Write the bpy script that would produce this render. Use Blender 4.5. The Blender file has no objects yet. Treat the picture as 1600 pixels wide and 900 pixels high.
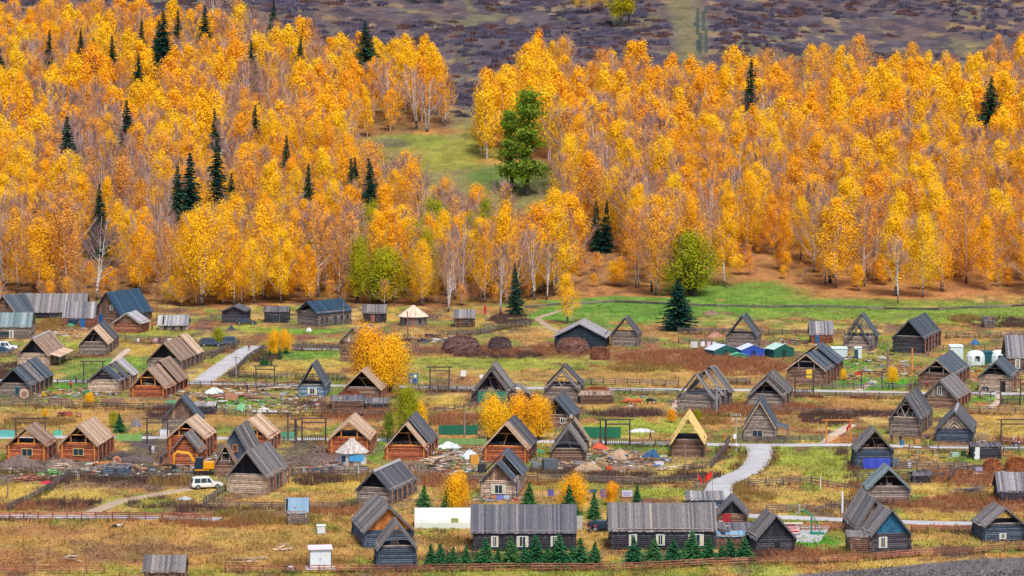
import bpy, math, random
import numpy as np
from mathutils import Vector, Matrix
R = math.radians
C = bpy.context.scene.collection
scene = bpy.context.scene

# ------------------------------------------------------------------ camera, sky, sun, exposure
FPX, CAMZ = 5000.0, 78.0
PITCH = math.atan(487.0 / FPX)
cam = bpy.data.cameras.new('camera')
cam.sensor_width = 36.0
cam.lens = FPX / 1600.0 * 36.0
cam.clip_start = 5.0
cam.clip_end = 20000.0
camo = bpy.data.objects.new('camera', cam)
C.objects.link(camo)
camo.location = (0, 0, CAMZ)
camo.rotation_euler = (math.pi / 2 - PITCH, 0, 0)
scene.camera = camo

SUN_EL, SUN_AZ = 60.0, 160.0          # azimuth from +Y, clockwise seen from above
w = bpy.data.worlds.new('World')
scene.world = w
w.use_nodes = True
nt = w.node_tree
bg = nt.nodes['Background']
sky = nt.nodes.new('ShaderNodeTexSky')
sky.sky_type = 'NISHITA'
sky.sun_disc = False
sky.sun_elevation = R(SUN_EL)
sky.sun_rotation = R(SUN_AZ)
sky.dust_density = 2.0
nt.links.new(sky.outputs[0], bg.inputs[0])
bg.inputs[1].default_value = 0.062
sl = bpy.data.lights.new('sun', 'SUN')
sl.energy = 1.5
sl.angle = R(16)
sl.color = (1.0, 0.93, 0.82)
so = bpy.data.objects.new('sun', sl)
C.objects.link(so)
sd = Vector((math.sin(R(SUN_AZ)) * math.cos(R(SUN_EL)), math.cos(R(SUN_AZ)) * math.cos(R(SUN_EL)), math.sin(R(SUN_EL))))
so.rotation_euler = sd.to_track_quat('Z', 'Y').to_euler()
so.location = (0, 400, 300)
vs = scene.view_settings
scene.display_settings.display_device = 'sRGB'
vs.view_transform = 'Standard'
vs.look = 'None'
vs.exposure = 1.36
vs.gamma = 1.0
vs.use_curve_mapping = False

# ------------------------------------------------------------------ terrain and projection
CA, SA = math.cos(PITCH), math.sin(PITCH)

def _hash(ix, iy, seed):
    n = (ix.astype(np.int64) * 374761393 + iy.astype(np.int64) * 668265263 + seed * 974711) & 0x7fffffff
    n = ((n ^ (n >> 13)) * 1274126177) & 0x7fffffff
    return ((n ^ (n >> 16)) & 0xffff) / 65535.0

def vnoise(x, y, seed=0):
    x = np.asarray(x, float); y = np.asarray(y, float)
    ix, iy = np.floor(x), np.floor(y)
    fx, fy = x - ix, y - iy
    fx = fx * fx * (3 - 2 * fx); fy = fy * fy * (3 - 2 * fy)
    a = _hash(ix, iy, seed); b = _hash(ix + 1, iy, seed)
    c = _hash(ix, iy + 1, seed); d = _hash(ix + 1, iy + 1, seed)
    return (a * (1 - fx) + b * fx) * (1 - fy) + (c * (1 - fx) + d * fx) * fy

def fbm(x, y, seed=0, o=4):
    s = 0; a = 0.5; t = 0
    for i in range(o):
        s = s + a * vnoise(x * 2 ** i, y * 2 ** i, seed + i * 17); t += a; a *= 0.5
    return s / t

def zt(x, y):
    x = np.asarray(x, float); y = np.asarray(y, float)
    t = np.clip(y - 762, 0, None)
    z = np.where(t < 60, 0.13 * t * t / 120, 0.13 * (t - 30))
    far = np.clip(y - 1900, 0, None)
    z = z - 0.13 * far + 0.13 * 300 * (1 - np.exp(-far / 300))
    k = np.clip(t / 120, 0, 1)
    z = z + k * (fbm(x / 70, y / 70, 5, 3) - 0.5) * 7
    return z

def z1(x, y):
    return float(zt(x, y))

def ray(px, py):
    u, v = (px - 800) / FPX, (450 - py) / FPX
    return Vector((u, CA + v * SA, -SA + v * CA))

def ground(px, py):
    d = ray(px, py)
    if d.z < 0:
        t = -CAMZ / d.z
        if d.y * t < 760:
            return Vector((d.x * t, d.y * t, 0.0))
    t = 700.0
    while t < 4000:
        p = d * t
        if CAMZ + p.z < z1(p.x, p.y):
            break
        t += 2.0
    lo, hi = t - 2, t
    for _ in range(12):
        m = (lo + hi) / 2; p = d * m
        if CAMZ + p.z < z1(p.x, p.y): hi = m
        else: lo = m
    p = d * hi
    return Vector((p.x, p.y, z1(p.x, p.y)))

def at_z(px, py, z):
    d = ray(px, py); t = (z - CAMZ) / d.z
    return Vector((d.x * t, d.y * t, z))

def proj(x, y, z):
    dz = z - CAMZ
    f = y * CA - dz * SA
    up = y * SA + dz * CA
    return 800 + FPX * x / f, 450 - FPX * up / f

def sc(p):
    return FPX / (p.y * CA + (CAMZ - p.z) * SA)

def S(r, g, b, k=1.0):
    f = lambda c: (c / 12.92 if c <= 0.04045 else ((c + 0.055) / 1.055) ** 2.4)
    return tuple(f(c / 255.0) * k for c in (r, g, b))

# ------------------------------------------------------------------ materials
def new_mat(name):
    m = bpy.data.materials.new(name); m.use_nodes = True
    n = m.node_tree; b = n.nodes['Principled BSDF']
    return m, n, b

def N(n, t, **kw):
    x = n.nodes.new(t)
    for k, v in kw.items():
        setattr(x, k, v)
    return x

_plain = {}
def plain(col, rough=0.7, metal=0.0, var=0.12, scale=1.5):
    key = (tuple(round(c, 4) for c in col), rough, metal, var)
    if key in _plain: return _plain[key]
    m, n, b = new_mat('painted')
    tc = N(n, 'ShaderNodeTexCoord'); no = N(n, 'ShaderNodeTexNoise')
    no.inputs['Scale'].default_value = scale; no.inputs['Detail'].default_value = 5
    n.links.new(tc.outputs['Object'], no.inputs['Vector'])
    mr = N(n, 'ShaderNodeMapRange'); mr.inputs['From Min'].default_value = .3; mr.inputs['From Max'].default_value = .7
    mr.inputs['To Min'].default_value = 1 - var; mr.inputs['To Max'].default_value = 1 + var
    n.links.new(no.outputs[0], mr.inputs[0])
    mx = N(n, 'ShaderNodeMix', data_type='RGBA', blend_type='MULTIPLY')
    mx.inputs['Factor'].default_value = 1; mx.inputs['A'].default_value = (*col, 1)
    n.links.new(mr.outputs[0], mx.inputs['B']); n.links.new(mx.outputs['Result'], b.inputs['Base Color'])
    b.inputs['Roughness'].default_value = rough; b.inputs['Metallic'].default_value = metal
    _plain[key] = m
    return m

def wood(name, c1, c2, c3=None, stretch=(1, 1, 1), rough=0.85):
    """weathered wood: each board (mesh island) its own tone, grain and stain on top"""
    m, n, b = new_mat(name)
    geo = N(n, 'ShaderNodeNewGeometry'); tc = N(n, 'ShaderNodeTexCoord')
    oi = N(n, 'ShaderNodeObjectInfo')
    cr = N(n, 'ShaderNodeValToRGB'); e = cr.color_ramp.elements
    e[0].color = (*c1, 1); e[1].color = (*c2, 1)
    if c3:
        x = cr.color_ramp.elements.new(0.93); x.color = (*c2, 1); e[-1].color = (*c3, 1)
    n.links.new(geo.outputs['Random Per Island'], cr.inputs[0])
    mp = N(n, 'ShaderNodeMapping'); mp.inputs['Scale'].default_value = stretch
    n.links.new(tc.outputs['Object'], mp.inputs[0])
    no = N(n, 'ShaderNodeTexNoise'); no.inputs['Scale'].default_value = 2.2; no.inputs['Detail'].default_value = 8
    n.links.new(mp.outputs[0], no.inputs['Vector'])
    mr = N(n, 'ShaderNodeMapRange'); mr.inputs['From Min'].default_value = .3; mr.inputs['From Max'].default_value = .7
    mr.inputs['To Min'].default_value = .58; mr.inputs['To Max'].default_value = 1.38
    n.links.new(no.outputs[0], mr.inputs[0])
    orr = N(n, 'ShaderNodeMapRange'); orr.inputs['To Min'].default_value = .82; orr.inputs['To Max'].default_value = 1.15
    n.links.new(oi.outputs['Random'], orr.inputs[0])
    mu = N(n, 'ShaderNodeMath', operation='MULTIPLY'); n.links.new(mr.outputs[0], mu.inputs[0]); n.links.new(orr.outputs[0], mu.inputs[1])
    mx = N(n, 'ShaderNodeMix', data_type='RGBA', blend_type='MULTIPLY'); mx.inputs['Factor'].default_value = 1
    n.links.new(cr.outputs[0], mx.inputs['A']); n.links.new(mu.outputs[0], mx.inputs['B'])
    n.links.new(mx.outputs['Result'], b.inputs['Base Color'])
    b.inputs['Roughness'].default_value = rough
    bu = N(n, 'ShaderNodeBump'); bu.inputs['Strength'].default_value = .5; bu.inputs['Distance'].default_value = .03
    n.links.new(no.outputs[0], bu.inputs['Height']); n.links.new(bu.outputs[0], b.inputs['Normal'])
    return m

RS = (1, 6, 1)
MR = {
    'grey':  wood('roof_grey', S(84, 82, 86), S(132, 126, 126), S(164, 154, 144), RS),
    'dark':  wood('roof_dark', S(64, 66, 78), S(108, 106, 112), S(136, 130, 128), RS),
    'tan':   wood('roof_tan', S(156, 130, 110), S(206, 176, 148), S(222, 198, 170), RS),
    'brown': wood('roof_brown', S(118, 96, 84), S(166, 138, 118), S(186, 160, 136), RS),
    'blue':  wood('roof_blue', S(26, 50, 74), S(44, 74, 98), None, RS),
    'slate': wood('roof_slate', S(54, 64, 80), S(90, 98, 108), S(118, 118, 122), RS),
    'light': wood('roof_light', S(122, 120, 128), S(174, 170, 172), S(206, 200, 196), RS),
    'teal':  wood('roof_teal', S(86, 108, 116), S(134, 148, 152), S(160, 166, 166), RS),
    'yellow': wood('roof_yellow', S(222, 184, 110), S(240, 208, 140), None, RS, .7),
    'stripe': wood('roof_stripe', S(84, 84, 96), S(146, 142, 144), S(206, 198, 192), RS),
    'metal': wood('roof_metal', S(86, 128, 160), S(122, 160, 186), None, RS, .5),
}
MW = {
    'grey':  wood('logs_grey', S(104, 94, 92), S(164, 146, 134), S(186, 168, 150)),
    'brown': wood('logs_brown', S(98, 72, 62), S(156, 122, 104), S(176, 142, 118)),
    'red':   wood('logs_red', S(128, 66, 42), S(190, 108, 72), S(206, 136, 96)),
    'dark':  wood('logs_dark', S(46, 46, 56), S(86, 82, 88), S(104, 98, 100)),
    'slate': wood('logs_slate', S(48, 60, 80), S(88, 98, 114), S(110, 114, 124)),
    'pale':  wood('logs_pale', S(156, 134, 116), S(204, 180, 158), S(216, 196, 176)),
    'blue':  wood('logs_blue', S(84, 104, 124), S(138, 156, 170), None),
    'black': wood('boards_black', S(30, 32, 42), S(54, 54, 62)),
    'orange': wood('boards_orange', S(158, 92, 40), S(204, 128, 58)),
    'bluepaint': wood('boards_blue', S(32, 92, 128), S(44, 110, 146)),
    'navy': wood('boards_navy', S(34, 48, 62), S(48, 62, 76)),
    'fence': wood('fence_grey', S(66, 60, 64), S(118, 106, 102), S(146, 132, 124)),
    'fencered': wood('fence_red', S(116, 66, 54), S(168, 104, 84), S(184, 126, 102)),
    'gatewood': wood('gate_wood', S(58, 50, 52), S(92, 80, 76)),
    'post': wood('post_new', S(190, 110, 48), S(222, 146, 70)),
    'palered': wood('post_red', S(120, 70, 56), S(176, 118, 96)),
}
PANE = plain(S(40, 58, 72), .15, 0, .1)
DARK = plain(S(26, 28, 36), .9)
WHITE = plain(S(226, 228, 232), .5, 0, .05)
CONC = plain(S(188, 192, 200), .9, 0, .12, .6)
STEEL = plain(S(150, 156, 164), .45, .4)
TYRE = plain(S(28, 28, 32), .85)

# ------------------------------------------------------------------ mesh helpers
class MB:
    def __init__(s): s.v = []; s.f = []; s.m = []
    def add(s, vs, fs, mi=0):
        o = len(s.v); s.v.extend([tuple(v) for v in vs])
        for f in fs: s.f.append(tuple(i + o for i in f)); s.m.append(mi)
        return s
    def hexa(s, p, mi=0):
        return s.add(p, [(0, 3, 2, 1), (4, 5, 6, 7), (0, 1, 5, 4), (1, 2, 6, 5), (2, 3, 7, 6), (3, 0, 4, 7)], mi)
    def box(s, c, d, mi=0, rot=0.0):
        cx, cy, cz = c; a, b, h = d[0] / 2, d[1] / 2, d[2] / 2
        cr, sr = math.cos(rot), math.sin(rot)
        p = []
        for z in (-h, h):
            for x, y in ((-a, -b), (a, -b), (a, b), (-a, b)):
                p.append((cx + x * cr - y * sr, cy + x * sr + y * cr, cz + z))
        return s.hexa(p, mi)
    def tube(s, p0, p1, r0, r1=None, n=6, mi=0, caps=True):
        r1 = r0 if r1 is None else r1
        p0, p1 = Vector(p0), Vector(p1); d = (p1 - p0).normalized()
        a = d.orthogonal().normalized(); b = d.cross(a)
        vs = []
        for p, r in ((p0, r0), (p1, r1)):
            for i in range(n):
                t = 2 * math.pi * i / n + .3
                vs.append(p + a * (r * math.cos(t)) + b * (r * math.sin(t)))
        fs = [(i, (i + 1) % n, n + (i + 1) % n, n + i) for i in range(n)]
        if caps: fs += [tuple(range(n - 1, -1, -1)), tuple(range(n, 2 * n))]
        return s.add(vs, fs, mi)
    def path(s, pts, rs, n=6, mi=0):
        for i in range(len(pts) - 1):
            s.tube(pts[i], pts[i + 1], rs[i], rs[i + 1], n, mi)
        return s
    def prism(s, prof, y0, y1, mi=0):
        n = len(prof)
        vs = [(x, y0, z) for x, z in prof] + [(x, y1, z) for x, z in prof]
        fs = [(i, (i + 1) % n, n + (i + 1) % n, n + i) for i in range(n)] + [tuple(range(n - 1, -1, -1)), tuple(range(n, 2 * n))]
        return s.add(vs, fs, mi)
    def lathe(s, prof, n=16, mi=0, c=(0, 0, 0)):
        vs = []
        for r, z in prof:
            for i in range(n):
                t = 2 * math.pi * i / n
                vs.append((c[0] + r * math.cos(t), c[1] + r * math.sin(t), c[2] + z))
        fs = []
        for k in range(len(prof) - 1):
            for i in range(n):
                fs.append((k * n + i, k * n + (i + 1) % n, (k + 1) * n + (i + 1) % n, (k + 1) * n + i))
        return s.add(vs, fs, mi)
    def mesh(s, name, mats):
        me = bpy.data.meshes.new(name)
        me.from_pydata(s.v, [], s.f)
        for m in (mats if isinstance(mats, (list, tuple)) else [mats]): me.materials.append(m)
        if any(s.m): me.polygons.foreach_set('material_index', s.m)
        me.update()
        return me
    def build(s, name, mats, parent=None, loc=None, rz=0):
        return link(name, s.mesh(name, mats), parent, loc, rz)

def link(name, me, parent=None, loc=None, rz=0):
    o = bpy.data.objects.new(name, me); C.objects.link(o)
    if parent: o.parent = parent
    if loc is not None: o.location = loc
    if rz: o.rotation_euler = (0, 0, rz)
    return o

def npmesh(name, verts, faces, mats, cols=None, smooth=False):
    me = bpy.data.meshes.new(name)
    nv, (nf, k) = len(verts), faces.shape
    me.vertices.add(nv); me.vertices.foreach_set('co', np.ascontiguousarray(verts, np.float32).ravel())
    me.loops.add(nf * k); me.loops.foreach_set('vertex_index', np.ascontiguousarray(faces, np.int32).ravel())
    me.polygons.add(nf)
    me.polygons.foreach_set('loop_start', np.arange(0, nf * k, k, dtype=np.int32))
    if cols is not None:
        ca = me.color_attributes.new('Col', 'FLOAT_COLOR', 'POINT')
        c4 = np.ones((nv, 4), np.float32); c4[:, :cols.shape[1]] = cols
        ca.data.foreach_set('color', c4.ravel())
    for m in (mats if isinstance(mats, (list, tuple)) else [mats]): me.materials.append(m)
    me.update(calc_edges=True)
    if smooth: me.polygons.foreach_set('use_smooth', np.ones(nf, bool))
    return me

def tag(o, label=None, cat=None, group=None, kind=None):
    if label: o['label'] = label
    if cat: o['category'] = cat
    if group: o['group'] = group
    if kind: o['kind'] = kind
    return o

def empty(name, loc, rz=0, label=None, cat=None, group=None):
    o = bpy.data.objects.new(name, None); C.objects.link(o)
    o.empty_display_size = .5
    o.location = loc; o.rotation_euler = (0, 0, rz)
    return tag(o, label, cat, group)

def copy_tree(o, parent=None):
    c = o.copy(); C.objects.link(c)
    if parent: c.parent = parent
    for ch in list(o.children): copy_tree(ch, c)
    return c

def poly_in(px, py, poly):
    px = np.asarray(px, float); py = np.asarray(py, float)
    ins = np.zeros(px.shape, bool); n = len(poly)
    for i in range(n):
        x0, y0 = poly[i]; x1, y1 = poly[(i + 1) % n]
        c = ((y0 > py) != (y1 > py))
        with np.errstate(divide='ignore', invalid='ignore'):
            xi = (x1 - x0) * (py - y0) / ((y1 - y0) if y1 != y0 else 1e-9) + x0
        ins ^= c & (px < xi)
    return ins

# outlines (as seen in the photograph) of the two woods, used to plant trees and colour the floor
F_LEFT = [(-60, 482), (160, 470), (300, 480), (460, 474), (560, 478), (700, 480), (800, 474), (850, 468), (872, 448), (866, 432), (800, 422), (735, 402), (665, 375), (600, 346), (552, 306), (538, 262), (545, 222), (590, 212), (660, 208), (700, 203), (706, 190), (690, 165), (640, 150), (560, 140), (500, 138), (430, 95), (330, 88), (290, 70), (200, 40), (100, 20), (-60, 20)]
F_RIGHT = [(850, 470), (960, 462), (1060, 466), (1100, 452), (1180, 440), (1300, 452), (1420, 468), (1500, 462), (1660, 462), (1660, 150), (1560, 158), (1450, 172), (1380, 168), (1250, 172), (1180, 178), (1080, 178), (980, 165), (900, 160), (850, 150), (800, 190), (765, 215), (745, 245), (780, 252), (850, 248), (875, 290), (885, 330), (872, 415)]
# ------------------------------------------------------------------ ground sheet
OCH, OCH2, YEL = S(186, 142, 82), S(162, 120, 74), S(196, 166, 82)
YG, GRN, LAWN = S(156, 162, 66), S(92, 138, 58), S(82, 152, 46)
RBR, BRN, DIRT = S(150, 100, 72), S(124, 94, 78), S(122, 104, 96)
DDIRT, SAND, PLOW = S(92, 80, 80), S(188, 160, 130), S(112, 106, 108)
FLOORL, FLOORR = S(158, 114, 74), S(184, 130, 82)
HEATH, HEATH2, OLIVE = S(98, 88, 94), S(110, 90, 84), S(140, 132, 82)
PATCH = [  # px x, px y, half width, half height, colour, strength
    (300, 850, 420, 60, OCH, .9), (80, 880, 130, 20, RBR, .5), (200, 862, 120, 14, BRN, .5), (430, 845, 120, 16, OCH2, .6), (60, 830, 80, 8, RBR, .4),
    (330, 893, 330, 9, YG, .5), (900, 893, 300, 9, YG, .6), (820, 840, 170, 24, OCH, .5),
    (60, 792, 70, 10, YEL, .9), (30, 765, 40, 14, YEL, .9), (110, 775, 60, 10, YEL, .8), (90, 792, 70, 9, BRN, .7), (230, 786, 70, 9, YG, .6), (300, 770, 50, 8, YEL, .6),
    (300, 795, 60, 8, BRN, .8), (180, 756, 120, 7, BRN, .8), (400, 800, 80, 10, BRN, .5), (500, 755, 80, 14, YEL, .7), (500, 780, 90, 12, OCH, .7), (440, 840, 120, 12, YEL, .4),
    (170, 728, 190, 20, DDIRT, .95), (60, 735, 70, 18, DIRT, .9), (240, 700, 40, 22, DDIRT, .9), (330, 720, 50, 20, DDIRT, .8), (490, 715, 50, 30, DIRT, .95), (470, 700, 30, 10, DDIRT, .7),
    (150, 650, 160, 22, OCH, .9), (330, 655, 60, 12, OCH, .8), (450, 655, 90, 10, OCH, .8), (90, 640, 60, 8, YEL, .6), (250, 650, 50, 12, BRN, .5),
    (390, 630, 70, 10, LAWN, .8), (420, 638, 90, 8, YG, .6), (560, 645, 60, 14, RBR, .6), (500, 632, 60, 8, BRN, .6), (710, 655, 70, 12, RBR, .6), (690, 628, 50, 8, YEL, .7),
    (120, 605, 60, 14, LAWN, .7), (150, 575, 60, 16, GRN, .6), (110, 540, 40, 10, YG, .8), (200, 545, 80, 12, YEL, .6), (215, 565, 40, 8, LAWN, .5), (90, 510, 50, 14, OCH2, .8),
    (250, 520, 70, 8, YG, .6), (350, 560, 60, 6, YG, .6), (470, 555, 80, 10, LAWN, .6), (470, 575, 90, 14, YEL, .6), (430, 515, 90, 5, YG, .8), (490, 518, 70, 4, LAWN, .5), (430, 528, 100, 5, RBR, .5),
    (480, 540, 70, 4, BRN, .7), (380, 530, 50, 6, OCH2, .5), (350, 548, 60, 4, BRN, .5),
    (760, 570, 130, 16, YG, .8), (760, 585, 150, 8, OCH, .6), (820, 525, 60, 10, OCH, .7), (700, 515, 80, 6, OCH2, .6), (800, 550, 150, 9, RBR, .7), (830, 546, 60, 7, BRN, .7), (640, 540, 30, 8, BRN, .6),
    (900, 585, 80, 10, OCH, .6), (1000, 480, 160, 26, GRN, .95), (1000, 496, 130, 8, YG, .4), (900, 478, 70, 18, GRN, .8), (1180, 458, 110, 14, LAWN, .6), (1200, 480, 220, 12, LAWN, .65), (1440, 490, 200, 14, YG, .6), (1440, 486, 200, 7, GRN, .6),
    (1050, 520, 90, 8, OCH2, .7), (1080, 560, 120, 20, RBR, .85), (1020, 588, 110, 14, OCH, .8), (1140, 592, 90, 14, OCH, .7), (1200, 570, 60, 14, RBR, .7), (1030, 578, 30, 5, YG, .5),
    (1230, 540, 60, 6, OCH, .7), (1330, 532, 60, 8, OCH2, .5), (1500, 530, 90, 8, OCH, .8), (1380, 560, 60, 14, YG, .6), (1300, 600, 50, 8, LAWN, .9), (1370, 600, 70, 9, LAWN, .8), (1320, 570, 40, 5, LAWN, .7),
    (1430, 595, 50, 10, LAWN, .5), (1570, 620, 50, 8, LAWN, .6), (1580, 640, 40, 8, OCH, .7), (1540, 650, 60, 12, OCH, .8), (1570, 668, 50, 10, YEL, .8),
    (1350, 630, 80, 12, OCH, .9), (1290, 640, 60, 6, RBR, .6), (1340, 648, 70, 5, BRN, .6), (1150, 640, 90, 12, RBR, .7), (1110, 655, 80, 12, OCH, .6), (1230, 660, 50, 14, OCH2, .7), (1000, 625, 60, 8, GRN, .5), (1010, 635, 50, 5, OCH, .8),
    (980, 645, 50, 7, BRN, .8), (1000, 668, 70, 12, YG, .95), (1010, 700, 50, 8, GRN, .7), (980, 720, 70, 14, DIRT, .8), (1060, 735, 90, 10, YEL, .7), (1120, 715, 40, 8, GRN, .5), (1150, 720, 20, 16, YG, .6), (1040, 770, 70, 8, YG, .8), (940, 755, 80, 10, BRN, .6),
    (700, 725, 70, 24, DIRT, .85), (700, 712, 50, 10, SAND, .5), (730, 728, 30, 5, LAWN, .5), (680, 750, 70, 10, RBR, .6), (900, 735, 60, 12, DIRT, .6), (830, 715, 30, 12, GRN, .6), (590, 700, 20, 18, LAWN, .6),
    (830, 775, 90, 14, OCH, .6), (700, 790, 60, 12, OCH2, .5), (900, 760, 60, 8, YG, .6), (590, 735, 40, 8, OCH2, .5),
    (1280, 720, 80, 24, YG, .95), (1250, 740, 60, 12, OCH, .4), (1310, 740, 60, 10, LAWN, .25), (1190, 770, 60, 14, OCH2, .6), (1260, 775, 90, 10, YEL, .7), (1310, 785, 50, 8, OCH, .5),
    (1470, 712, 80, 10, YG, .7), (1450, 720, 40, 12, OCH, .7), (1520, 720, 60, 6, LAWN, .5), (1400, 740, 60, 8, YG, .6), (1500, 745, 80, 12, RBR, .7), (1490, 785, 100, 14, RBR, .8), (1460, 765, 60, 8, YEL, .6), (1560, 772, 50, 6, OCH, .6),
    (1490, 840, 110, 14, OCH, .7), (1440, 850, 60, 8, YG, .5), (1470, 806, 110, 5, YEL, .6), (1270, 845, 50, 10, LAWN, .9), (1290, 858, 50, 6, GRN, .4), (1230, 868, 70, 6, RBR, .6),
    (1260, 822, 90, 5, OCH, .6), (1380, 690, 80, 10, BRN, .3), (1540, 690, 80, 6, BRN, .5), (1580, 700, 40, 5, GRN, .6),
]
HB = [(168, 504), (147, 554), (52, 573), (22, 619), (162, 613), (232, 621), (257, 579), (482, 509), (488, 620), (566, 621), (768, 629), (878, 629), (1159, 545), (1260, 601), (1341, 547), (1420, 551), (1463, 605), (1468, 638), (1555, 612), (292, 716), (368, 741), (387, 771), (546, 708), (634, 719), (585, 788), (607, 855), (620, 889), (778, 778), (790, 722), (888, 722), (1087, 642), (1197, 637), (1075, 714), (1187, 689), (1366, 731), (1388, 786), (1414, 680), (1491, 690), (1569, 845), (1391, 864), (1211, 864), (820, 866), (1037, 864)]
for _i, (_x, _y) in enumerate(HB):
    PATCH += [(_x + 6, _y + 2, 40, 3.5, (DIRT, BRN, S(150, 120, 92))[_i % 3], .6), (_x + 40, _y - 6, 14, 7, (BRN, DIRT, GRN)[_i % 3], .5), (_x - 34, _y - 4, 12, 6, (GRN, BRN, YG)[_i % 3], .45)]
PATCH += [(1010, 478, 170, 22, S(104, 146, 58), .9), (900, 482, 60, 16, S(104, 146, 58), .8), (1230, 470, 150, 10, S(110, 150, 56), .8), (1420, 492, 240, 9, S(128, 152, 62), .75), (1560, 492, 90, 10, S(128, 150, 64), .7)]
FLOOR_PATCH = [(700, 238, 90, 24, S(150, 152, 64), .75), (640, 218, 70, 9, S(128, 142, 62), .6), (600, 224, 46, 7, S(100, 90, 84), .7), (780, 280, 60, 24, S(96, 122, 58), .85), (850, 292, 44, 22, S(88, 98, 58), .85), (690, 205, 50, 5, S(184, 130, 76), .7), (780, 252, 40, 6, S(190, 140, 76), .6), (700, 175, 24, 30, S(110, 92, 84), .5), (1400, 450, 220, 22, FLOORR, .9), (1150, 445, 120, 16, OCH2, .5), (1270, 440, 90, 12, FLOORR, .8), (1150, 455, 110, 14, S(104, 146, 58), .85), (1300, 474, 300, 7, S(112, 148, 58), .6), (760, 486, 60, 6, FLOORR, .8)]  # darker clearing patches paint shade and shrub tones into the grass colour

def ground_colour(x, y):
    px, py = proj(x, y, zt(x, y))
    n = len(x)
    n1 = fbm(x / 22, y / 30, 1); n2 = fbm(x / 5, y / 8, 2); n3 = fbm(x / 1.6, y / 3, 3, 2)
    col = np.zeros((n, 3))
    def mix(c, a):
        a = np.clip(a, 0, 1)[:, None]
        col[:] = col * (1 - a) + np.array(c) * a
    col[:] = OCH
    mix(YG, (n1 - .55) * 5); mix(OCH2, (n2 - .48) * 5); mix(RBR, (fbm(x / 7, y / 9, 19) - .55) * 7); mix(YEL, (fbm(x / 9, y / 12, 9) - .58) * 6)
    m1 = fbm(x / 2.6, y / 5.5, 71, 3); m2 = fbm(x / 4.5, y / 9, 81, 3); m3 = fbm(x / 3.5, y / 7, 95, 3); m4 = fbm(x / 5, y / 11, 99, 3)
    def NZ(k):
        mix(S(136, 106, 74), np.clip((m1 - .56) * 9, 0, .75) * k); mix(S(208, 182, 108), np.clip((m2 - .58) * 9, 0, .7) * k); mix(S(128, 144, 62), np.clip((m3 - .55) * 9, 0, .8) * k); mix(S(114, 92, 82), np.clip((m4 - .62) * 10, 0, .75) * k)
    NZ(1)
    wob = (n2 - .5) * 1.4 + (n3 - .5) * .8
    for cx, cy, rx, ry, c, s in PATCH:
        k = np.nonzero((np.abs(px - cx) < 2 * rx) & (np.abs(py - cy) < 2 * ry))[0]
        if not len(k): continue
        q = np.sqrt(((px[k] - cx) / rx) ** 2 + ((py[k] - cy) / ry) ** 2)
        a = (np.clip((1.2 - q + wob[k] * 1.1) * 2.6, 0, 1) * min(1, s * 1.2))[:, None]
        col[k] = col[k] * (1 - a) + np.array(c) * a
    NZ(.18)
    # hill above
    up = (py < 452) & (y > 770)
    hl = np.clip((455 - py) / 12, 0, 1) * (y > 770)
    mix(OLIVE, hl)
    g = hl * np.clip((n1 - .42) * 5, 0, 1); mix(S(150, 140, 66), g * .8); mix(S(96, 108, 62), hl * np.clip((n2 - .55) * 5, 0, 1) * .7)
    fl = poly_in(px, py, F_LEFT); fr = poly_in(px, py, F_RIGHT)
    mix(FLOORL, fl * (.75 + (n2 - .5))); mix(FLOORR, fr * (.85 + (n2 - .5)))
    mix(S(96, 66, 50), (fl | fr) * np.clip((n3 - .5) * 4, 0, .6))
    for cx, cy, rx, ry, c, s in FLOOR_PATCH:
        q = np.sqrt(((px - cx) / rx) ** 2 + ((py - cy) / ry) ** 2)
        mix(c, np.clip((1.15 - q + wob * .7) * 2.2, 0, 1) * s)
    # heath on the upper hill
    bx = np.interp(px, [-100, 300, 500, 700, 730, 800, 850, 1600, 1700], [60, 100, 140, 185, 190, 160, 150, 165, 165])
    hh = np.clip((bx - py) / 14 + (n2 - .5), 0, 1) * (y > 900)
    mix(HEATH, hh); mix(HEATH2, hh * np.clip((n1 - .45) * 5, 0, .8)); mix(S(122, 116, 86), hh * np.clip((fbm(x / 14, y / 40, 21) - .57) * 7, 0, .7)); mix(S(70, 62, 80), hh * np.clip((fbm(x / 5, y / 12, 23) - .5) * 7, 0, .7))
    mix(S(176, 146, 96), hh * np.clip((fbm(x / 9, y / 22, 31) - .64) * 9, 0, .45))
    # track strip on the heath
    tx = np.interp(py, [-100, 0, 30, 60, 95], [1052, 1062, 1072, 1076, 1078])
    a = np.clip(1.3 - np.abs(px - tx) / 30 + (n2 - .5), 0, 1) * hh; mix(OLIVE, a * .6)
    for off in (1090, 1101):
        lx = off + np.interp(py, [0, 15, 25, 40, 55, 75, 90], [1, 1, -1, -2, 3, 2, 4])
        mix(S(62, 76, 74), (np.abs(px - lx) < 2.6) * (py > 12) * (py < 84) * hh)
    mix(S(150, 142, 78), (np.abs(px - np.interp(py, [195, 215, 235, 250], [720, 712, 690, 655])) < 5) * (py > 195) * (py < 250) * .6)
    # ploughed field
    pl = np.clip((py - np.interp(px, [1180, 1290, 1420, 1520, 1620], [905, 893, 882, 872, 868])) / 3 + wob, 0, 1) * (px > 1000)
    mix(PLOW, pl)
    bl = np.clip((fbm(x / 3.2, y / 4.5, 61, 3) - .5) * 5, -.5, 1)
    v = (.80 + .40 * n3) * (1 - .16 * bl)
    return col * v[:, None] * (0.85 + .3 * n2)[:, None] * np.array([.80, .80, .80])

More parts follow.
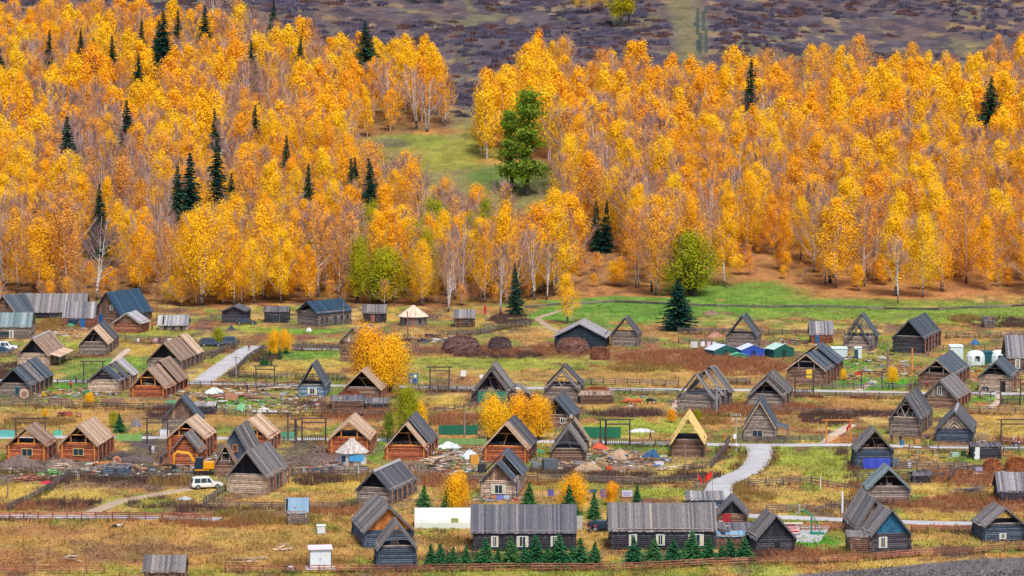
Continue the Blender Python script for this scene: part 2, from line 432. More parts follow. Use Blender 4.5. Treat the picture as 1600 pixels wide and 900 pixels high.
ys = np.concatenate([[-800, -300, 0, 150, 260], np.arange(330, 560, .75), np.arange(560, 800, 1.0), np.arange(800, 1420, 1.8), [1440, 1480, 1540, 1620, 1720, 1850, 2000, 2200, 2500, 3000, 4000, 6000, 9000]])
us = np.concatenate([[-3, -1.5, -.8, -.6], np.linspace(-.5, -.19, 60), np.linspace(-.185, .185, 420), np.linspace(.19, .5, 60), [.6, .8, 1.5, 3]])
YY, UU = np.meshgrid(ys, us, indexing='ij')
XX = UU * np.maximum(YY, 420)
ny, nx = YY.shape
gx, gy = XX.ravel(), YY.ravel()
gz = zt(gx, gy) + (fbm(gx / 6, gy / 6, 44, 3) - .5) * .22
idx = np.arange(ny * nx).reshape(ny, nx)
gf = np.stack([idx[:-1, :-1].ravel(), idx[:-1, 1:].ravel(), idx[1:, 1:].ravel(), idx[1:, :-1].ravel()], 1)
ysafe = np.maximum(gy, 300)
gcol = ground_colour(gx, ysafe)

def col_mat(name, rough=.95, bump=True, nscale=3.0, lo=.72, hi=1.28, transl=0.0):
    m, n, b = new_mat(name)
    at = N(n, 'ShaderNodeAttribute', attribute_name='Col')
    tc = N(n, 'ShaderNodeTexCoord'); no = N(n, 'ShaderNodeTexNoise')
    no.inputs['Scale'].default_value = nscale; no.inputs['Detail'].default_value = 6
    n.links.new(tc.outputs['Object'], no.inputs['Vector'])
    mr = N(n, 'ShaderNodeMapRange'); mr.inputs['From Min'].default_value = .3; mr.inputs['From Max'].default_value = .7
    mr.inputs['To Min'].default_value = lo; mr.inputs['To Max'].default_value = hi
    n.links.new(no.outputs[0], mr.inputs[0])
    mx = N(n, 'ShaderNodeMix', data_type='RGBA', blend_type='MULTIPLY'); mx.inputs['Factor'].default_value = 1
    n.links.new(at.outputs['Color'], mx.inputs['A']); n.links.new(mr.outputs[0], mx.inputs['B'])
    n.links.new(mx.outputs['Result'], b.inputs['Base Color'])
    b.inputs['Roughness'].default_value = rough
    b.inputs['Specular IOR Level'].default_value = .15
    if bump:
        bu = N(n, 'ShaderNodeBump'); bu.inputs['Strength'].default_value = .8; bu.inputs['Distance'].default_value = .25
        n.links.new(no.outputs[0], bu.inputs['Height']); n.links.new(bu.outputs[0], b.inputs['Normal'])
    return m

GM = col_mat('ground_soil', nscale=1.2)
tag(link('ground', npmesh('ground', np.stack([gx, gy, gz], 1), gf, GM, gcol, True)), 'rolling autumn grassland of the village and hill', 'ground', kind='structure')

# ------------------------------------------------------------------ roads and paths
def strip(name, pts, wid, mat, lift=.14, label='', step=2.0, edge=.14):
    P = [ground(*p) for p in pts]
    q = []
    for i in range(len(P) - 1):
        a, b = P[i], P[i + 1]; n = max(1, int((b - a).length / step))
        for k in range(n): q.append(a.lerp(b, k / n))
    q.append(P[-1])
    for _ in range(3):
        q = [q[0]] + [(q[i - 1] + q[i] * 2 + q[i + 1]) / 4 for i in range(1, len(q) - 1)] + [q[-1]]
    rnd = random.Random(len(pts) * 7 + int(pts[0][0]))
    v, f = [], []
    for i, p in enumerate(q):
        t = (q[min(i + 1, len(q) - 1)] - q[max(i - 1, 0)]); t.z = 0; t.normalize()
        nrm = Vector((-t.y, t.x, 0))
        ww = wid / 2
        for s in (-1, -.5, 0, .5, 1):
            o = p + nrm * (s * (ww + (rnd.uniform(-edge, edge) if abs(s) == 1 else 0)))
            v.append((o.x, o.y, z1(o.x, o.y) + lift - (.12 if abs(s) == 1 else 0)))
        if i:
            a = (i - 1) * 5
            for k in range(4): f.append((a + k, a + k + 1, a + k + 6, a + k + 5))
    mb = MB(); mb.add(v, f)
    o = mb.build(name, mat)
    return tag(o, label, name.split('_')[-1], kind='structure')

def road_mat(name, c, var=.09):
    m, n, b = new_mat(name)
    tc = N(n, 'ShaderNodeTexCoord'); no = N(n, 'ShaderNodeTexNoise')
    no.inputs['Scale'].default_value = .22; no.inputs['Detail'].default_value = 8; no.inputs['Roughness'].default_value = .6
    n.links.new(tc.outputs['Object'], no.inputs['Vector'])
    cr = N(n, 'ShaderNodeValToRGB'); e = cr.color_ramp.elements
    e[0].position = .36; e[1].position = .64
    e[0].color = (*[x * (1 - var * 1.4) for x in c], 1); e[1].color = (*[x * (1 + var) for x in c], 1)
    n.links.new(no.outputs[0], cr.inputs[0]); n.links.new(cr.outputs[0], b.inputs['Base Color'])
    b.inputs['Roughness'].default_value = .9
    return m
MROAD = road_mat('concrete_road', S(176, 174, 176))
MDIRT = road_mat('dirt_track', S(168, 146, 122))
MPATH = road_mat('plank_path', S(190, 170, 150))
strip('road', [(-60, 806), (150, 808), (240, 809), (300, 810), (345, 812)], 3.2, MROAD, label='concrete lane behind the red rail fence')
strip('road', [(1165, 806), (1310, 812), (1400, 816), (1530, 819), (1660, 820)], 3.4, MROAD, label='concrete lane')
strip('road', [(-60, 684), (110, 683), (250, 684), (440, 686), (520, 687), (740, 689), (930, 691), (1060, 693), (1160, 696), (1340, 695), (1420, 698), (1660, 700)], 3.1, MROAD, label='concrete village lane')
strip('road', [(-60, 594), (140, 596), (300, 599), (470, 602), (640, 605), (750, 606), (910, 607), (1060, 609), (1230, 610), (1420, 614), (1540, 615), (1660, 616)], 3.1, MROAD, label='concrete village lane')
strip('road', [(398, 541), (372, 556), (345, 575), (312, 599)], 4.6, MROAD, label='concrete lane')
strip('road', [(398, 541), (460, 545), (540, 547)], 2.4, MROAD, label='concrete lane')
strip('road', [(1184, 695), (1188, 703), (1188, 710), (1183, 722), (1174, 734), (1158, 742), (1135, 750), (1124, 758), (1121, 770), (1121, 800)], 4.3, MROAD, lift=.18, label='curving concrete lane')
strip('track', [(295, 765), (230, 775), (190, 782), (160, 794), (130, 806)], 2.4, MDIRT, label='dirt track')
strip('path', [(200, 546), (188, 556), (172, 572)], 1.5, MPATH, label='plank path')
strip('path', [(1330, 664), (1308, 676), (1286, 694)], 2.0, MPATH, label='gravel path')
strip('path', [(1366, 596), (1350, 604), (1340, 612)], 1.6, MPATH, label='plank path')
strip('path', [(1558, 610), (1562, 622), (1555, 632), (1545, 638)], 1.4, MPATH, label='plank path')
strip('path', [(1670, 652), (1668, 688)], 1.4, MPATH, label='path')
strip('path', [(1060, 626), (1048, 645)], 1.3, MPATH, label='trodden path')
strip('path', [(905, 477), (838, 497), (858, 512), (876, 520)], 1.6, MDIRT, label='trodden path')
strip('path', [(640, 528), (690, 531)], 3, MROAD, label='concrete yard')
strip('yard', [(1236, 833), (1290, 835)], 14, MROAD, label='concrete yard')

# ------------------------------------------------------------------ grass, brush and heath shrubs (uncounted cover)
rng = np.random.default_rng(7)
def tufts(px_boxes, n, h, wd, blades, lean, colf, density=None, seed=1):
    r = np.random.default_rng(seed)
    xs, ysx = [], []
    tot = 0
    while tot < n:
        d = 1.0 / r.uniform(1 / 800, 1 / 395, n) if px_boxes is None else r.uniform(px_boxes[0], px_boxes[1], n)
        x = r.uniform(-.175, .175, n) * d
        k = density(x, d) > r.random(n) if density else np.ones(n, bool)
        xs.append(x[k]); ysx.append(d[k]); tot += k.sum()
    x = np.concatenate(xs)[:n]; y = np.concatenate(ysx)[:n]
    return blades_mesh(x, y, h, wd, blades, lean, colf, r)

def blades_mesh(x, y, h, wd, blades, lean, colf, r, spread=.25):
    n = len(x)
    X = np.repeat(x, blades) + r.normal(0, spread, n * blades); Y = np.repeat(y, blades) + r.normal(0, spread, n * blades)
    Z = zt(X, Y) - .05
    H = np.repeat(np.broadcast_to(h, n), blades) * r.uniform(.55, 1.25, n * blades)
    A = r.uniform(0, math.pi, n * blades)
    W = wd * r.uniform(.6, 1.4, n * blades) / 2
    dx, dy = np.cos(A) * W, np.sin(A) * W
    tx, ty = X + r.normal(0, lean, len(X)) * H, Y + r.normal(0, lean, len(X)) * H
    v = np.stack([np.stack([X - dx, Y - dy, Z], 1), np.stack([X + dx, Y + dy, Z], 1), np.stack([tx, ty, Z + H], 1)], 1).reshape(-1, 3)
    c = colf(x, y)
    c = np.repeat(np.repeat(c, blades, 0), 3, 0) * r.uniform(.7, 1.3, (n * blades, 1)).repeat(3, 0)
    f = np.arange(len(v)).reshape(-1, 3)
    return v, f, c

def road_free(x, y):
    return np.ones(len(x))
_rp = []
for o in C.objects:
    if o.get('kind') == 'structure' and o.name.split('.')[0] in ('road', 'track', 'path', 'yard'):
        a = np.array([v.co[:2] for v in o.data.vertices]); _rp.append(a.reshape(-1, 5, 2)[:, 2])
_rp = np.concatenate(_rp)
def off_road(x, y, rad=2.3):
    ok = np.ones(len(x), bool)
    for i in range(0, len(x), 20000):
        d = (x[i:i + 20000, None] - _rp[None, :, 0]) ** 2 + (y[i:i + 20000, None] - _rp[None, :, 1]) ** 2
        ok[i:i + 20000] = d.min(1) > rad * rad
    return ok
GRASS = col_mat('grass_blades', bump=False, nscale=.8, lo=.85, hi=1.15)
def meadow(x, y):
    c = gcd(x, y); g = c[:, 1] / (c[:, 0] + 1e-6)
    grey = np.abs(c[:, 0] - c[:, 2]) / (c[:, 0] + 1e-6)
    return off_road(x, y, 1.75) * np.where(grey < .42, .12, 1.0) * np.where(y > 770, .7, 1)
gcd = lambda x, y: ground_colour(x, y)
v, f, c = tufts(None, 90000, .36, .2, 3, .35, lambda x, y: gcd(x, y) * 1.12, meadow, 11)
tag(link('grass', npmesh('grass', v, f, GRASS, c)), 'tufts of ochre and green autumn grass over the village fields', 'grass', kind='stuff')

BRUSH = [(60, 792, 75, 7, 0), (110, 788, 60, 6, 1), (235, 786, 40, 9, 1), (300, 798, 60, 8, 1), (370, 808, 60, 7, 2), (350, 820, 60, 6, 0), (170, 752, 110, 6, 1), (270, 752, 40, 8, 2), (240, 816, 60, 5, 0), (300, 818, 60, 5, 0),
         (560, 648, 60, 9, 0), (500, 635, 70, 6, 1), (710, 658, 60, 9, 0), (800, 549, 150, 7, 0), (780, 556, 70, 5, 1), (1080, 562, 120, 14, 0), (1010, 575, 60, 8, 2), (1150, 575, 80, 12, 0), (980, 647, 60, 5, 1), (1150, 642, 90, 10, 0), (1230, 640, 60, 8, 0),
         (1340, 648, 70, 5, 1), (1500, 748, 60, 12, 0), (1490, 786, 110, 10, 0), (1530, 776, 40, 8, 2), (1350, 790, 60, 8, 1), (1160, 770, 14, 14, 2), (1180, 778, 30, 8, 2), (1250, 866, 70, 6, 0), (1180, 866, 30, 6, 1), (1340, 866, 50, 6, 2), (690, 752, 60, 10, 0), (590, 748, 90, 6, 2), (500, 752, 40, 8, 1),
         (860, 735, 40, 8, 1), (940, 745, 80, 6, 1), (1050, 745, 90, 6, 1), (1290, 655, 40, 12, 1), (1570, 505, 60, 7, 1), (1520, 500, 40, 6, 2), (800, 500, 40, 8, 1), (90, 508, 40, 10, 2), (420, 560, 20, 8, 1), (480, 545, 80, 4, 1), (650, 530, 40, 5, 1), (730, 800, 20, 8, 2), (720, 848, 40, 8, 2),
         (720, 870, 30, 6, 1), (820, 760, 60, 6, 0), (1320, 715, 10, 20, 1), (1250, 620, 30, 5, 0), (1560, 690, 20, 6, 2), (20, 580, 30, 14, 1), (60, 660, 60, 6, 2), (260, 645, 30, 10, 1), (1280, 595, 20, 5, 2), (910, 615, 40, 8, 2), (1100, 655, 40, 10, 2), (640, 640, 40, 8, 2), (430, 815, 120, 6, 2), (520, 800, 80, 8, 0), (540, 850, 60, 6, 2), (440, 880, 120, 6, 2)]
BC = [np.array(S(172, 116, 82, .8)), np.array(S(104, 78, 74, .8)), np.array(S(160, 128, 76, .8))]
BV = []
for i, (cx, cy, rx, ry, k) in enumerate(BRUSH):
    p = ground(cx, cy); s = sc(p); r = np.random.default_rng(100 + i)
    rw = rx / s; rd = max(2.0, (ground(cx, cy - ry).y - ground(cx, cy + ry).y) / 2)
    n = int(min(5200, max(90, rw * rd * 3.2 * 4.5)))
    a = r.uniform(0, 2 * math.pi, n); q = np.sqrt(r.random(n))
    x = p.x + rw * q * np.cos(a); y = p.y + rd * q * np.sin(a)
    k2 = (fbm(x / 3, y / 3, 77 + i, 2) > .42) & off_road(x, y, 2.2) & (y > 380)
    x, y = x[k2], y[k2]
    if len(x) == 0: continue
    BV.append(blades_mesh(x, y, r.uniform(.5, 1.15, len(x)), .10, 5, .22, lambda x, y, k=k: np.broadcast_to(BC[k], (len(x), 3)), r, .3))
def cat(L):
    o = 0; V, F, Cc = [], [], []
    for v, f, c in L: V.append(v); F.append(f + o); Cc.append(c); o += len(v)
    return np.concatenate(V), np.concatenate(F), np.concatenate(Cc)
WEED_LINES = [[(12, 800), (60, 776), (108, 745)], [(-20, 738), (108, 744), (160, 750), (300, 750)], [(320, 795), (450, 797), (560, 790)], [(456, 745), (575, 744)], [(296, 606), (467, 609)], [(360, 589), (462, 593), (540, 595)], [(412, 549), (360, 591)], [(300, 565), (374, 540)], [(440, 545), (530, 549)], [(180, 534), (320, 541)], [(-20, 637), (270, 641)], [(335, 649), (610, 653)],
 [(640, 612), (745, 613)], [(905, 602), (1060, 605)], [(908, 615), (1060, 619)], [(1130, 601), (1172, 601)], [(1232, 621), (1418, 624)], [(1060, 522), (1265, 525)], [(1478, 529), (1640, 525)], [(700, 527), (830, 509)], [(985, 698), (1050, 699)], [(1140, 691), (1124, 717), (1070, 737)], [(810, 753), (1098, 756)], [(1170, 761), (1268, 757)], [(1198, 803), (1320, 799)], [(1420, 708), (1640, 709)], [(1340, 753), (1474, 751)], [(1500, 646), (1640, 649)], [(1180, 646), (1330, 651)],
 [(352, 894), (800, 892), (1040, 888), (1280, 880), (1430, 870), (1620, 859)], [(-30, 813), (330, 815)], [(1424, 833), (1640, 833)], [(100, 560), (190, 556)], [(380, 690), (520, 694)], [(1160, 704), (1166, 720), (1140, 738)], [(1212, 700), (1206, 722), (1160, 752)], [(1020, 650), (1170, 652)], [(660, 660), (740, 662)], [(560, 792), (650, 796)], [(1330, 730), (1340, 790)]]
r = np.random.default_rng(21)
for i, line in enumerate(WEED_LINES):
    P = [ground(*q) for q in line]
    for a, b in zip(P[:-1], P[1:]):
        n = int((b - a).length * 9); t = r.random(n)
        x = a.x + (b.x - a.x) * t + r.normal(0, .7, n); y = a.y + (b.y - a.y) * t + r.normal(0, .9, n)
        k = off_road(x, y, 2.0) & (fbm(x / 4, y / 4, 300 + i, 2) > .40); x, y = x[k], y[k]
        if len(x) == 0: continue
        cc = np.array([np.array(S(134, 92, 66, .8)), np.array(S(170, 132, 72, .8)), np.array(S(108, 108, 56, .8)), np.array(S(98, 76, 74, .8))])[(fbm(x / 6, y / 6, 500 + i, 2) * 7).astype(int) % 4]
        BV.append(blades_mesh(x, y, r.uniform(.35, .95, len(x)), .11, 4, .25, lambda x, y, c=cc: c, r, .25))
v, f, c = cat(BV)
tag(link('weeds', npmesh('weeds', v, f, GRASS, c)), 'dry reddish brown weeds standing between the houses and fences', 'weeds', kind='stuff')

# heath shrubs on the hill above the woods
r = np.random.default_rng(5)
n = 8000
d = r.uniform(930, 1420, n); x = r.uniform(-.19, .19, n) * d
px, py = proj(x, d, zt(x, d))
hb = np.interp(px, [-100, 300, 500, 700, 730, 800, 850, 1600, 1700], [40, 85, 130, 175, 188, 150, 140, 155, 155])
k = (py < hb) & ~((np.abs(px - 1078) < 36) & (py < 90)) & (fbm(x / 30, d / 60, 3) > .40) & ~poly_in(px, py, F_LEFT) & ~poly_in(px, py, F_RIGHT)
x, d = x[k], d[k]
HV = []
for i in range(len(x)):
    m = int(r.integers(60, 150)); rw = r.uniform(.7, 3.6); rd = r.uniform(.7, 2.2); hh = r.uniform(.6, 1.9)
    a = r.uniform(0, 2 * math.pi, m); q = np.sqrt(r.random(m))
    X = x[i] + rw * q * np.cos(a); Y = d[i] + rd * q * np.sin(a)
    base = np.array(S(104, 98, 118, .85)) * r.uniform(.65, 1.35) if r.random() < .75 else np.array(S(120, 88, 86, .85))
    HV.append(blades_mesh(X, Y, hh * (1.15 - q * .7), .34, 2, .3, lambda x, y, b=base: np.broadcast_to(b, (len(x), 3)), r, .15))
v, f, c = cat(HV)
tag(link('shrubs', npmesh('shrubs', v, f, GRASS, c)), 'low purplish heath shrubs spread over the open upper hillside', 'shrubs', kind='stuff')

# clods in the ploughed field and debris on trodden earth
r = np.random.default_rng(8)
L = []
for (cx, cy, rx, ry, n, s0, col) in [(1450, 893, 190, 22, 5000, .16, S(128, 120, 122, .8)), (170, 728, 180, 16, 1500, .2, S(118, 96, 84, .8)), (490, 715, 45, 24, 500, .18, S(140, 124, 116, .8)), (700, 722, 60, 20, 700, .22, S(170, 146, 130, .8)), (970, 722, 60, 12, 500, .2, S(160, 136, 118, .8)), (900, 738, 50, 8, 400, .2, S(150, 130, 110, .8)), (330, 725, 40, 14, 300, .2, S(130, 110, 100, .8))]:
    p = ground(cx, cy); s = sc(p)
    rd = (ground(cx, cy - ry).y - ground(cx, min(cy + ry, 915)).y) / 2
    x = p.x + rx / s * r.uniform(-1, 1, n); y = p.y + rd * r.uniform(-1, 1, n)
    ppx, ppy = proj(x, y, 0 * x)
    if col[0] < .3 and cy > 880:
        k = ppy > np.interp(ppx, [1180, 1290, 1420, 1520, 1620], [907, 895, 884, 874, 870]); x, y = x[k], y[k]
    k = off_road(x, y, 2.4); x, y = x[k], y[k]
    cc = np.array(col) * r.uniform(.5, 1.5, (len(x), 1))
    L.append(blades_mesh(x, y, s0, s0 * 1.8, 2, .9, lambda a, b, cc=cc: cc, r, .1))
v, f, c = cat(L)
tag(link('clods', npmesh('clods', v, f, GRASS, c)), 'clods of earth and chips strewn over bare ground', 'soil', kind='stuff')

r = np.random.default_rng(77)
L = []
for (cx, cy, rx, ry, n) in [(150, 615, 160, 10, 260), (410, 625, 100, 22, 330), (520, 736, 60, 8, 200), (712, 716, 52, 26, 300), (940, 722, 110, 18, 320), (1350, 575, 70, 28, 260), (160, 736, 160, 12, 330), (330, 720, 50, 14, 120), (1530, 735, 70, 8, 120), (1560, 590, 60, 40, 120), (110, 520, 40, 8, 70), (690, 530, 50, 8, 70), (780, 780, 40, 5, 60), (1010, 628, 60, 8, 40), (1460, 712, 90, 14, 60), (1250, 535, 40, 6, 50)]:
    a = r.uniform(0, 6.28, n); q = np.sqrt(r.random(n))
    pts = [ground(cx + rx * k * math.cos(t), cy + ry * k * math.sin(t)) for k, t in zip(q, a)]
    x = np.array([v.x for v in pts]); y = np.array([v.y for v in pts])
    pal = np.array([S(206, 200, 196), S(176, 140, 112), S(120, 92, 78), S(150, 150, 158), S(196, 160, 120), S(70, 66, 72), S(80, 120, 170), S(190, 70, 60), S(90, 150, 110)])
    w = np.array([.18, .24, .2, .14, .12, .06, .025, .02, .015]); c = pal[r.choice(9, n, p=w / w.sum())] * .8
    for i in range(n):
        sx, sy, sz = r.uniform(.12, .9) if r.random() < .6 else r.uniform(.8, 2.0), r.uniform(.1, .45), r.uniform(.06, .4)
        mb = MB().box((x[i], y[i], sz / 2 - .03), (sx, sy, sz), rot=r.uniform(-.8, .8))
        L.append((np.array(mb.v), np.array(mb.f), np.broadcast_to(c[i], (8, 3))))
v, f, c = cat(L)
tag(link('litter', npmesh('litter', v, f, GRASS, c)), 'scattered boards, scraps and litter lying about the yards', 'litter', kind='stuff')
# ------------------------------------------------------------------ houses
def log_wall(mb, W, L, h, rnd):
    r = .15; n = max(2, round(h / .27)); d = h / n
    b = W / 2
    for i in range(n):
        z = (i + .5) * d
        ext = .28
        for y in (0, L):
            e0, e1 = ext + rnd.uniform(-.08, .1), ext + rnd.uniform(-.08, .1)
            mb.tube((-b - e0, y, z), (b + e1, y, z), d * .56, n=7)
        z2 = min(z + d * .45, h - .04)
        for x in (-b, b):
            mb.tube((x, -ext + rnd.uniform(-.1, .05), z2), (x, L + ext, z2), d * .54, n=7)
    mb.box((0, L / 2, h / 2 - .05), (W - .06, L - .06, h - .1))

CURT = plain(S(206, 200, 170), .9)
def window(parent, x, y, z, w, h, fm, side=False, mull=1, name='window'):
    f = MB(); t = .09; dp = .09
    def bx(mb, u, zz, a, c, dd, off=0.0):
        if side: mb.box((x + off, y + u, zz), (dd, a, c))
        else: mb.box((x + u, y - off, zz), (a, dd, c))
    for s in (-1, 1):
        bx(f, s * (w / 2), z, t, h + t, dp); bx(f, 0, z + s * (h / 2), w - t, t, dp)
    for k in range(mull):
        bx(f, -w / 2 + w * (k + 1) / (mull + 1), z, .06, h - t, dp * .8)
    fo = f.build(name, fm, parent)
    p = MB(); bx(p, 0, z, w - t, h - t, .04, -.01)
    p.build('pane', PANE, fo)
    if fm is WHITE and w > .85 and not side or (fm is WHITE and side and h > 1.2):
        c = MB(); c_ = .22 * w
        for s in (-1, 1): bx(c, s * (w / 2 - c_ / 2 - .06), z, c_, h - t - .05, .03, .03)
        c.build('curtain', CURT, fo)
    return fo

def door(parent, x, y, z0, w, h, m, side=False):
    d = MB()
    for k in range(4):
        u = -w / 2 + w * (k + .5) / 4
        if side: d.box((x, y + u, z0 + h / 2), (.08, w / 4 - .015, h))
        else: d.box((x + u, y, z0 + h / 2), (w / 4 - .015, .08, h))
    do = d.build('door', m, parent)
    k = MB()
    if side: k.box((x + .07, y + w * .36, z0 + h * .48), (.08, .05, .14))
    else: k.box((x + w * .36, y - .07, z0 + h * .48), (.05, .08, .14))
    k.build('handle', STEEL, do)
    return do

def roof_boards(mb, b, a, h, y0, y1, over, dz, rnd, bw=.34, sides=(-1, 1), th=.05, sag=.0):
    ln = math.hypot(b, a - h); tx, tz = b / ln, (h - a) / ln
    nx_, nz_ = (a - h) / ln, b / ln
    n = max(1, round((y1 - y0) / bw)); w_ = (y1 - y0) / n
    for s in sides:
        for i in range(n):
            ya, yb = y0 + i * w_ + .008, y0 + (i + 1) * w_ - .008
            if rnd.random() < .012: continue
            off = .06 + dz - sag * math.sin(math.pi * (i + .5) / n) + rnd.uniform(0, .035) + (.03 if i % 2 else 0)
            d0 = -.02 + rnd.uniform(-.02, .02); d1 = ln + over + rnd.uniform(-.09, .09)
            p = []
            for t in (off, off + th):
                for d, yy in ((d0, ya), (d1, ya), (d1, yb), (d0, yb)):
                    p.append((s * (d * tx + t * nx_), yy, a + d * tz + t * nz_))
            if s < 0: p = [p[1], p[0], p[3], p[2], p[5], p[4], p[7], p[6]]
            mb.hexa(p)

def house(name, cat_, label, P0, yaw, W, L, h, a, roof='grey', wall='grey', gable='open', gcol='black', see=False, barge=None, win=None, door_=None,
          swin=None, posts=0, over=.5, front=.55, back=.4, ridge=False, steps=None, group=None, wincol=None, collar=True, chim=None, porch=None, gwin=None, bgable='boards', doorside=None, bw=.34):
    rnd = random.Random(int(P0.x * 13 + P0.y * 7))
    root = empty(name, P0, yaw, label, cat_, group)
    b = W / 2
    mb = MB(); log_wall(mb, W, L, h, rnd); mb.build('wall', MW[wall], root)
    fl = MB(); n = max(2, int(L / .4))
    for i in range(n): fl.box((0, (i + .5) * L / n, h + .03), (W + .1, L / n - .02, .06))
    fl.build('attic_floor', MW['dark'], root)
    secs = roof if isinstance(roof, list) else [(0, 1, roof, 0)]
    tot = L + front + back
    for f0, f1, c, dz in secs:
        mb = MB(); roof_boards(mb, b, a, h, -front + f0 * tot, -front + f1 * tot, over, dz, rnd, bw, sag=rnd.uniform(0, .16))
        mb.build('roof', MR[c], root)
        if ridge or dz > .15:
            r = MB(); y0, y1 = -front + f0 * tot, -front + f1 * tot
            for s in (-1, 1):
                r.hexa([(0, y0 - .02, a + dz + .16), (s * .28, y0 - .02, a + dz - .1), (s * .28, y1, a + dz - .1), (0, y1, a + dz + .16), (0, y0 - .02, a + dz + .2), (s * .28, y0 - .02, a + dz - .06), (s * .28, y1, a + dz - .06), (0, y1, a + dz + .2)])
            r.build('ridge_board', MR['light' if ridge else c], root)
    ln = math.hypot(b, a - h); tx, tz = b / ln, (h - a) / ln
    # barge boards
    bb = MB(); bz = secs[0][3]
    for s in (-1, 1):
        p = []
        for yy in (-front - .07, -front - .01):
            for d, t in ((0, -.16), (ln + over, -.16), (ln + over, .1), (0, .1)):
                p.append((s * d * tx, yy, a + bz + d * tz + t))
        bb.hexa(p)
    bb.build('barge_board', MR[barge] if barge else MR[secs[0][2]], root)
    # rafters and tie beam
    rf = MB()
    ny_ = max(2, int(L / 2.6))
    for i in range(ny_ + 1):
        yy = .1 + (L - .2) * i / ny_
        if secs[0][0] > 0: pass
        for s in (-1, 1): rf.tube((0, yy, a - .1), (s * (b + .3 * tx), yy, h - .08 + .3 * tz), .08, n=5)
    rf.tube((0, -front + .05, a - .06), (0, L + back - .05, a - .06), .09, n=5)
    for s in (-1, 1): rf.tube((s * b, -front + .05, h + .06), (s * b, L + back - .05, h + .06), .1, n=5)
    rf.build('rafters', MW['brown'] if wall == 'red' else MW['grey'], root)
    zline = lambda x: a - (a - h) * abs(x) / b - .04
    def infill(y, m, nm, vert=True, hole=None):
        g = MB()
        if vert:
            n = int(W / .28)
            for i in range(n):
                x0, x1 = -b + W * i / n, -b + W * (i + 1) / n - .012
                xa, xb = x0, x1
                g.hexa([(xa, y - .03, h + .02), (xb, y - .03, h + .02), (xb, y + .03, h + .02), (xa, y + .03, h + .02), (xa, y - .03, max(h + .05, zline(xa))), (xb, y - .03, max(h + .05, zline(xb))), (xb, y + .03, max(h + .05, zline(xb))), (xa, y + .03, max(h + .05, zline(xa)))])
        else:
            n = int((a - h) / .26)
            for i in range(n):
                z = h + (i + .5) * (a - h) / n; xx = b * (a - z - .1) / (a - h)
                if xx > .2: g.tube((-xx, y, z), (xx, y, z), .14, n=6)
        return g.build(nm, m, root)
    if gable == 'dark': infill(1.3, MW['black'], 'gable')  # set-back black boards put the shade of the attic interior into their colour
    elif gable == 'boards': infill(-.05, MW[gcol], 'gable')
    elif gable == 'logs': infill(0, MW[gcol], 'gable', False)
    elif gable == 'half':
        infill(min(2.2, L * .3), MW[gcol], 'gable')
    elif gable == 'chevron':
        infill(0, MW[gcol], 'gable')
        g = MB()
        for q in (.25, .5, .75):
            for s in (-1, 1): g.tube((0, -.08, h + (a - h) * q * .9), (s * b * q * .92, -.08, h + .1), .1, n=5)
        g.build('chevron_boards', MW['pale'], root)
    if gable in ('posts', 'truss', 'open', 'dark', 'half'):
        g = MB(); y = -front + .12
        if gable == 'posts':
            for s in (-.42, .42): g.tube((s * b, y + .25, h - .2), (s * b, y + .25, zline(s * b) - .02), .12, n=6)
            if collar: g.tube((-.42 * b, y + .25, h + (a - h) * .5), (.42 * b, y + .25, h + (a - h) * .5), .1, n=6)
        if gable == 'truss':
            zc = h + (a - h) * .62; xc = b * .37
            g.tube((-xc, 0, zc), (xc, 0, zc), .1, n=5)
            g.tube((-xc, 0, zc), (0, 0, h + .2), .09, n=5); g.tube((xc, 0, zc), (0, 0, h + .2), .09, n=5)
            g.tube((-b * .6, 0, h + (a - h) * .4), (-b * .45, 0, h), .08, n=5); g.tube((b * .6, 0, h + (a - h) * .4), (b * .45, 0, h), .08, n=5)
        g.tube((-b - .15, -.02, h + .12), (b + .15, -.02, h + .12), .13, n=6)
        if gable in ('open', 'half') and collar and not see:
            zc = h + (a - h) * .55; g.tube((-b * .45, .4, zc), (b * .45, .4, zc), .07, n=5)
            g.tube((rnd.uniform(-.3, .3) * b, .5, h), (rnd.uniform(-.2, .2) * b, .5, h + (a - h) * .6), .06, n=5)
        g.build('gable_frame', MW['post'] if wall == 'red' else MW['grey'], root)
        if not see and gable != 'dark' and rnd.random() < .8:
            s_ = MB()
            for k in range(rnd.randint(3, 7)):
                s_.box((rnd.uniform(-.55, .55) * b, rnd.uniform(.6, 2), h + .2 + rnd.uniform(0, .3)), (rnd.uniform(.4, 1.6), .6, rnd.uniform(.2, .6)), rot=rnd.uniform(-.4, .4))
            s_.build('stored_hay', MW[rnd.choice(['brown', 'grey', 'dark'])], root)
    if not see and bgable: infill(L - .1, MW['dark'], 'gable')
    if wall == 'red':
        for s in (-1, 1):
            MB().tube((s * (b - .25), -.3, 0), (s * (b - .25), -.3, h + .1), .13, n=8).build('post', MW['post'], root)
    if win:
        for (fx, fz, ww, hh, fc) in win: window(root, fx * b, -.2, h * fz, ww, hh, fc)
    if gwin: window(root, gwin[0] * b, -.13 if gable != 'logs' else -.2, h + (a - h) * gwin[1], gwin[2], gwin[3], WHITE if len(gwin) < 5 else gwin[4])
    if door_: door(root, door_[0] * b, -.2, 0.05, door_[1], door_[2], door_[3])
    if doorside: door(root, b + .2, doorside[0] * L, .05, doorside[1], doorside[2], doorside[3], True)
    if swin is None: swin = [(.25, .8, .55, 1.2, None), (.55, .9, .5, 1.6, None), (.82, .8, .55, 1.2, None)] if L > 6 else []
    for (fy, ww, fz, hh, fc) in swin:
        window(root, b + .2, fy * L, h * fz, ww, min(hh, h * .8), fc or MW['fence'], True)
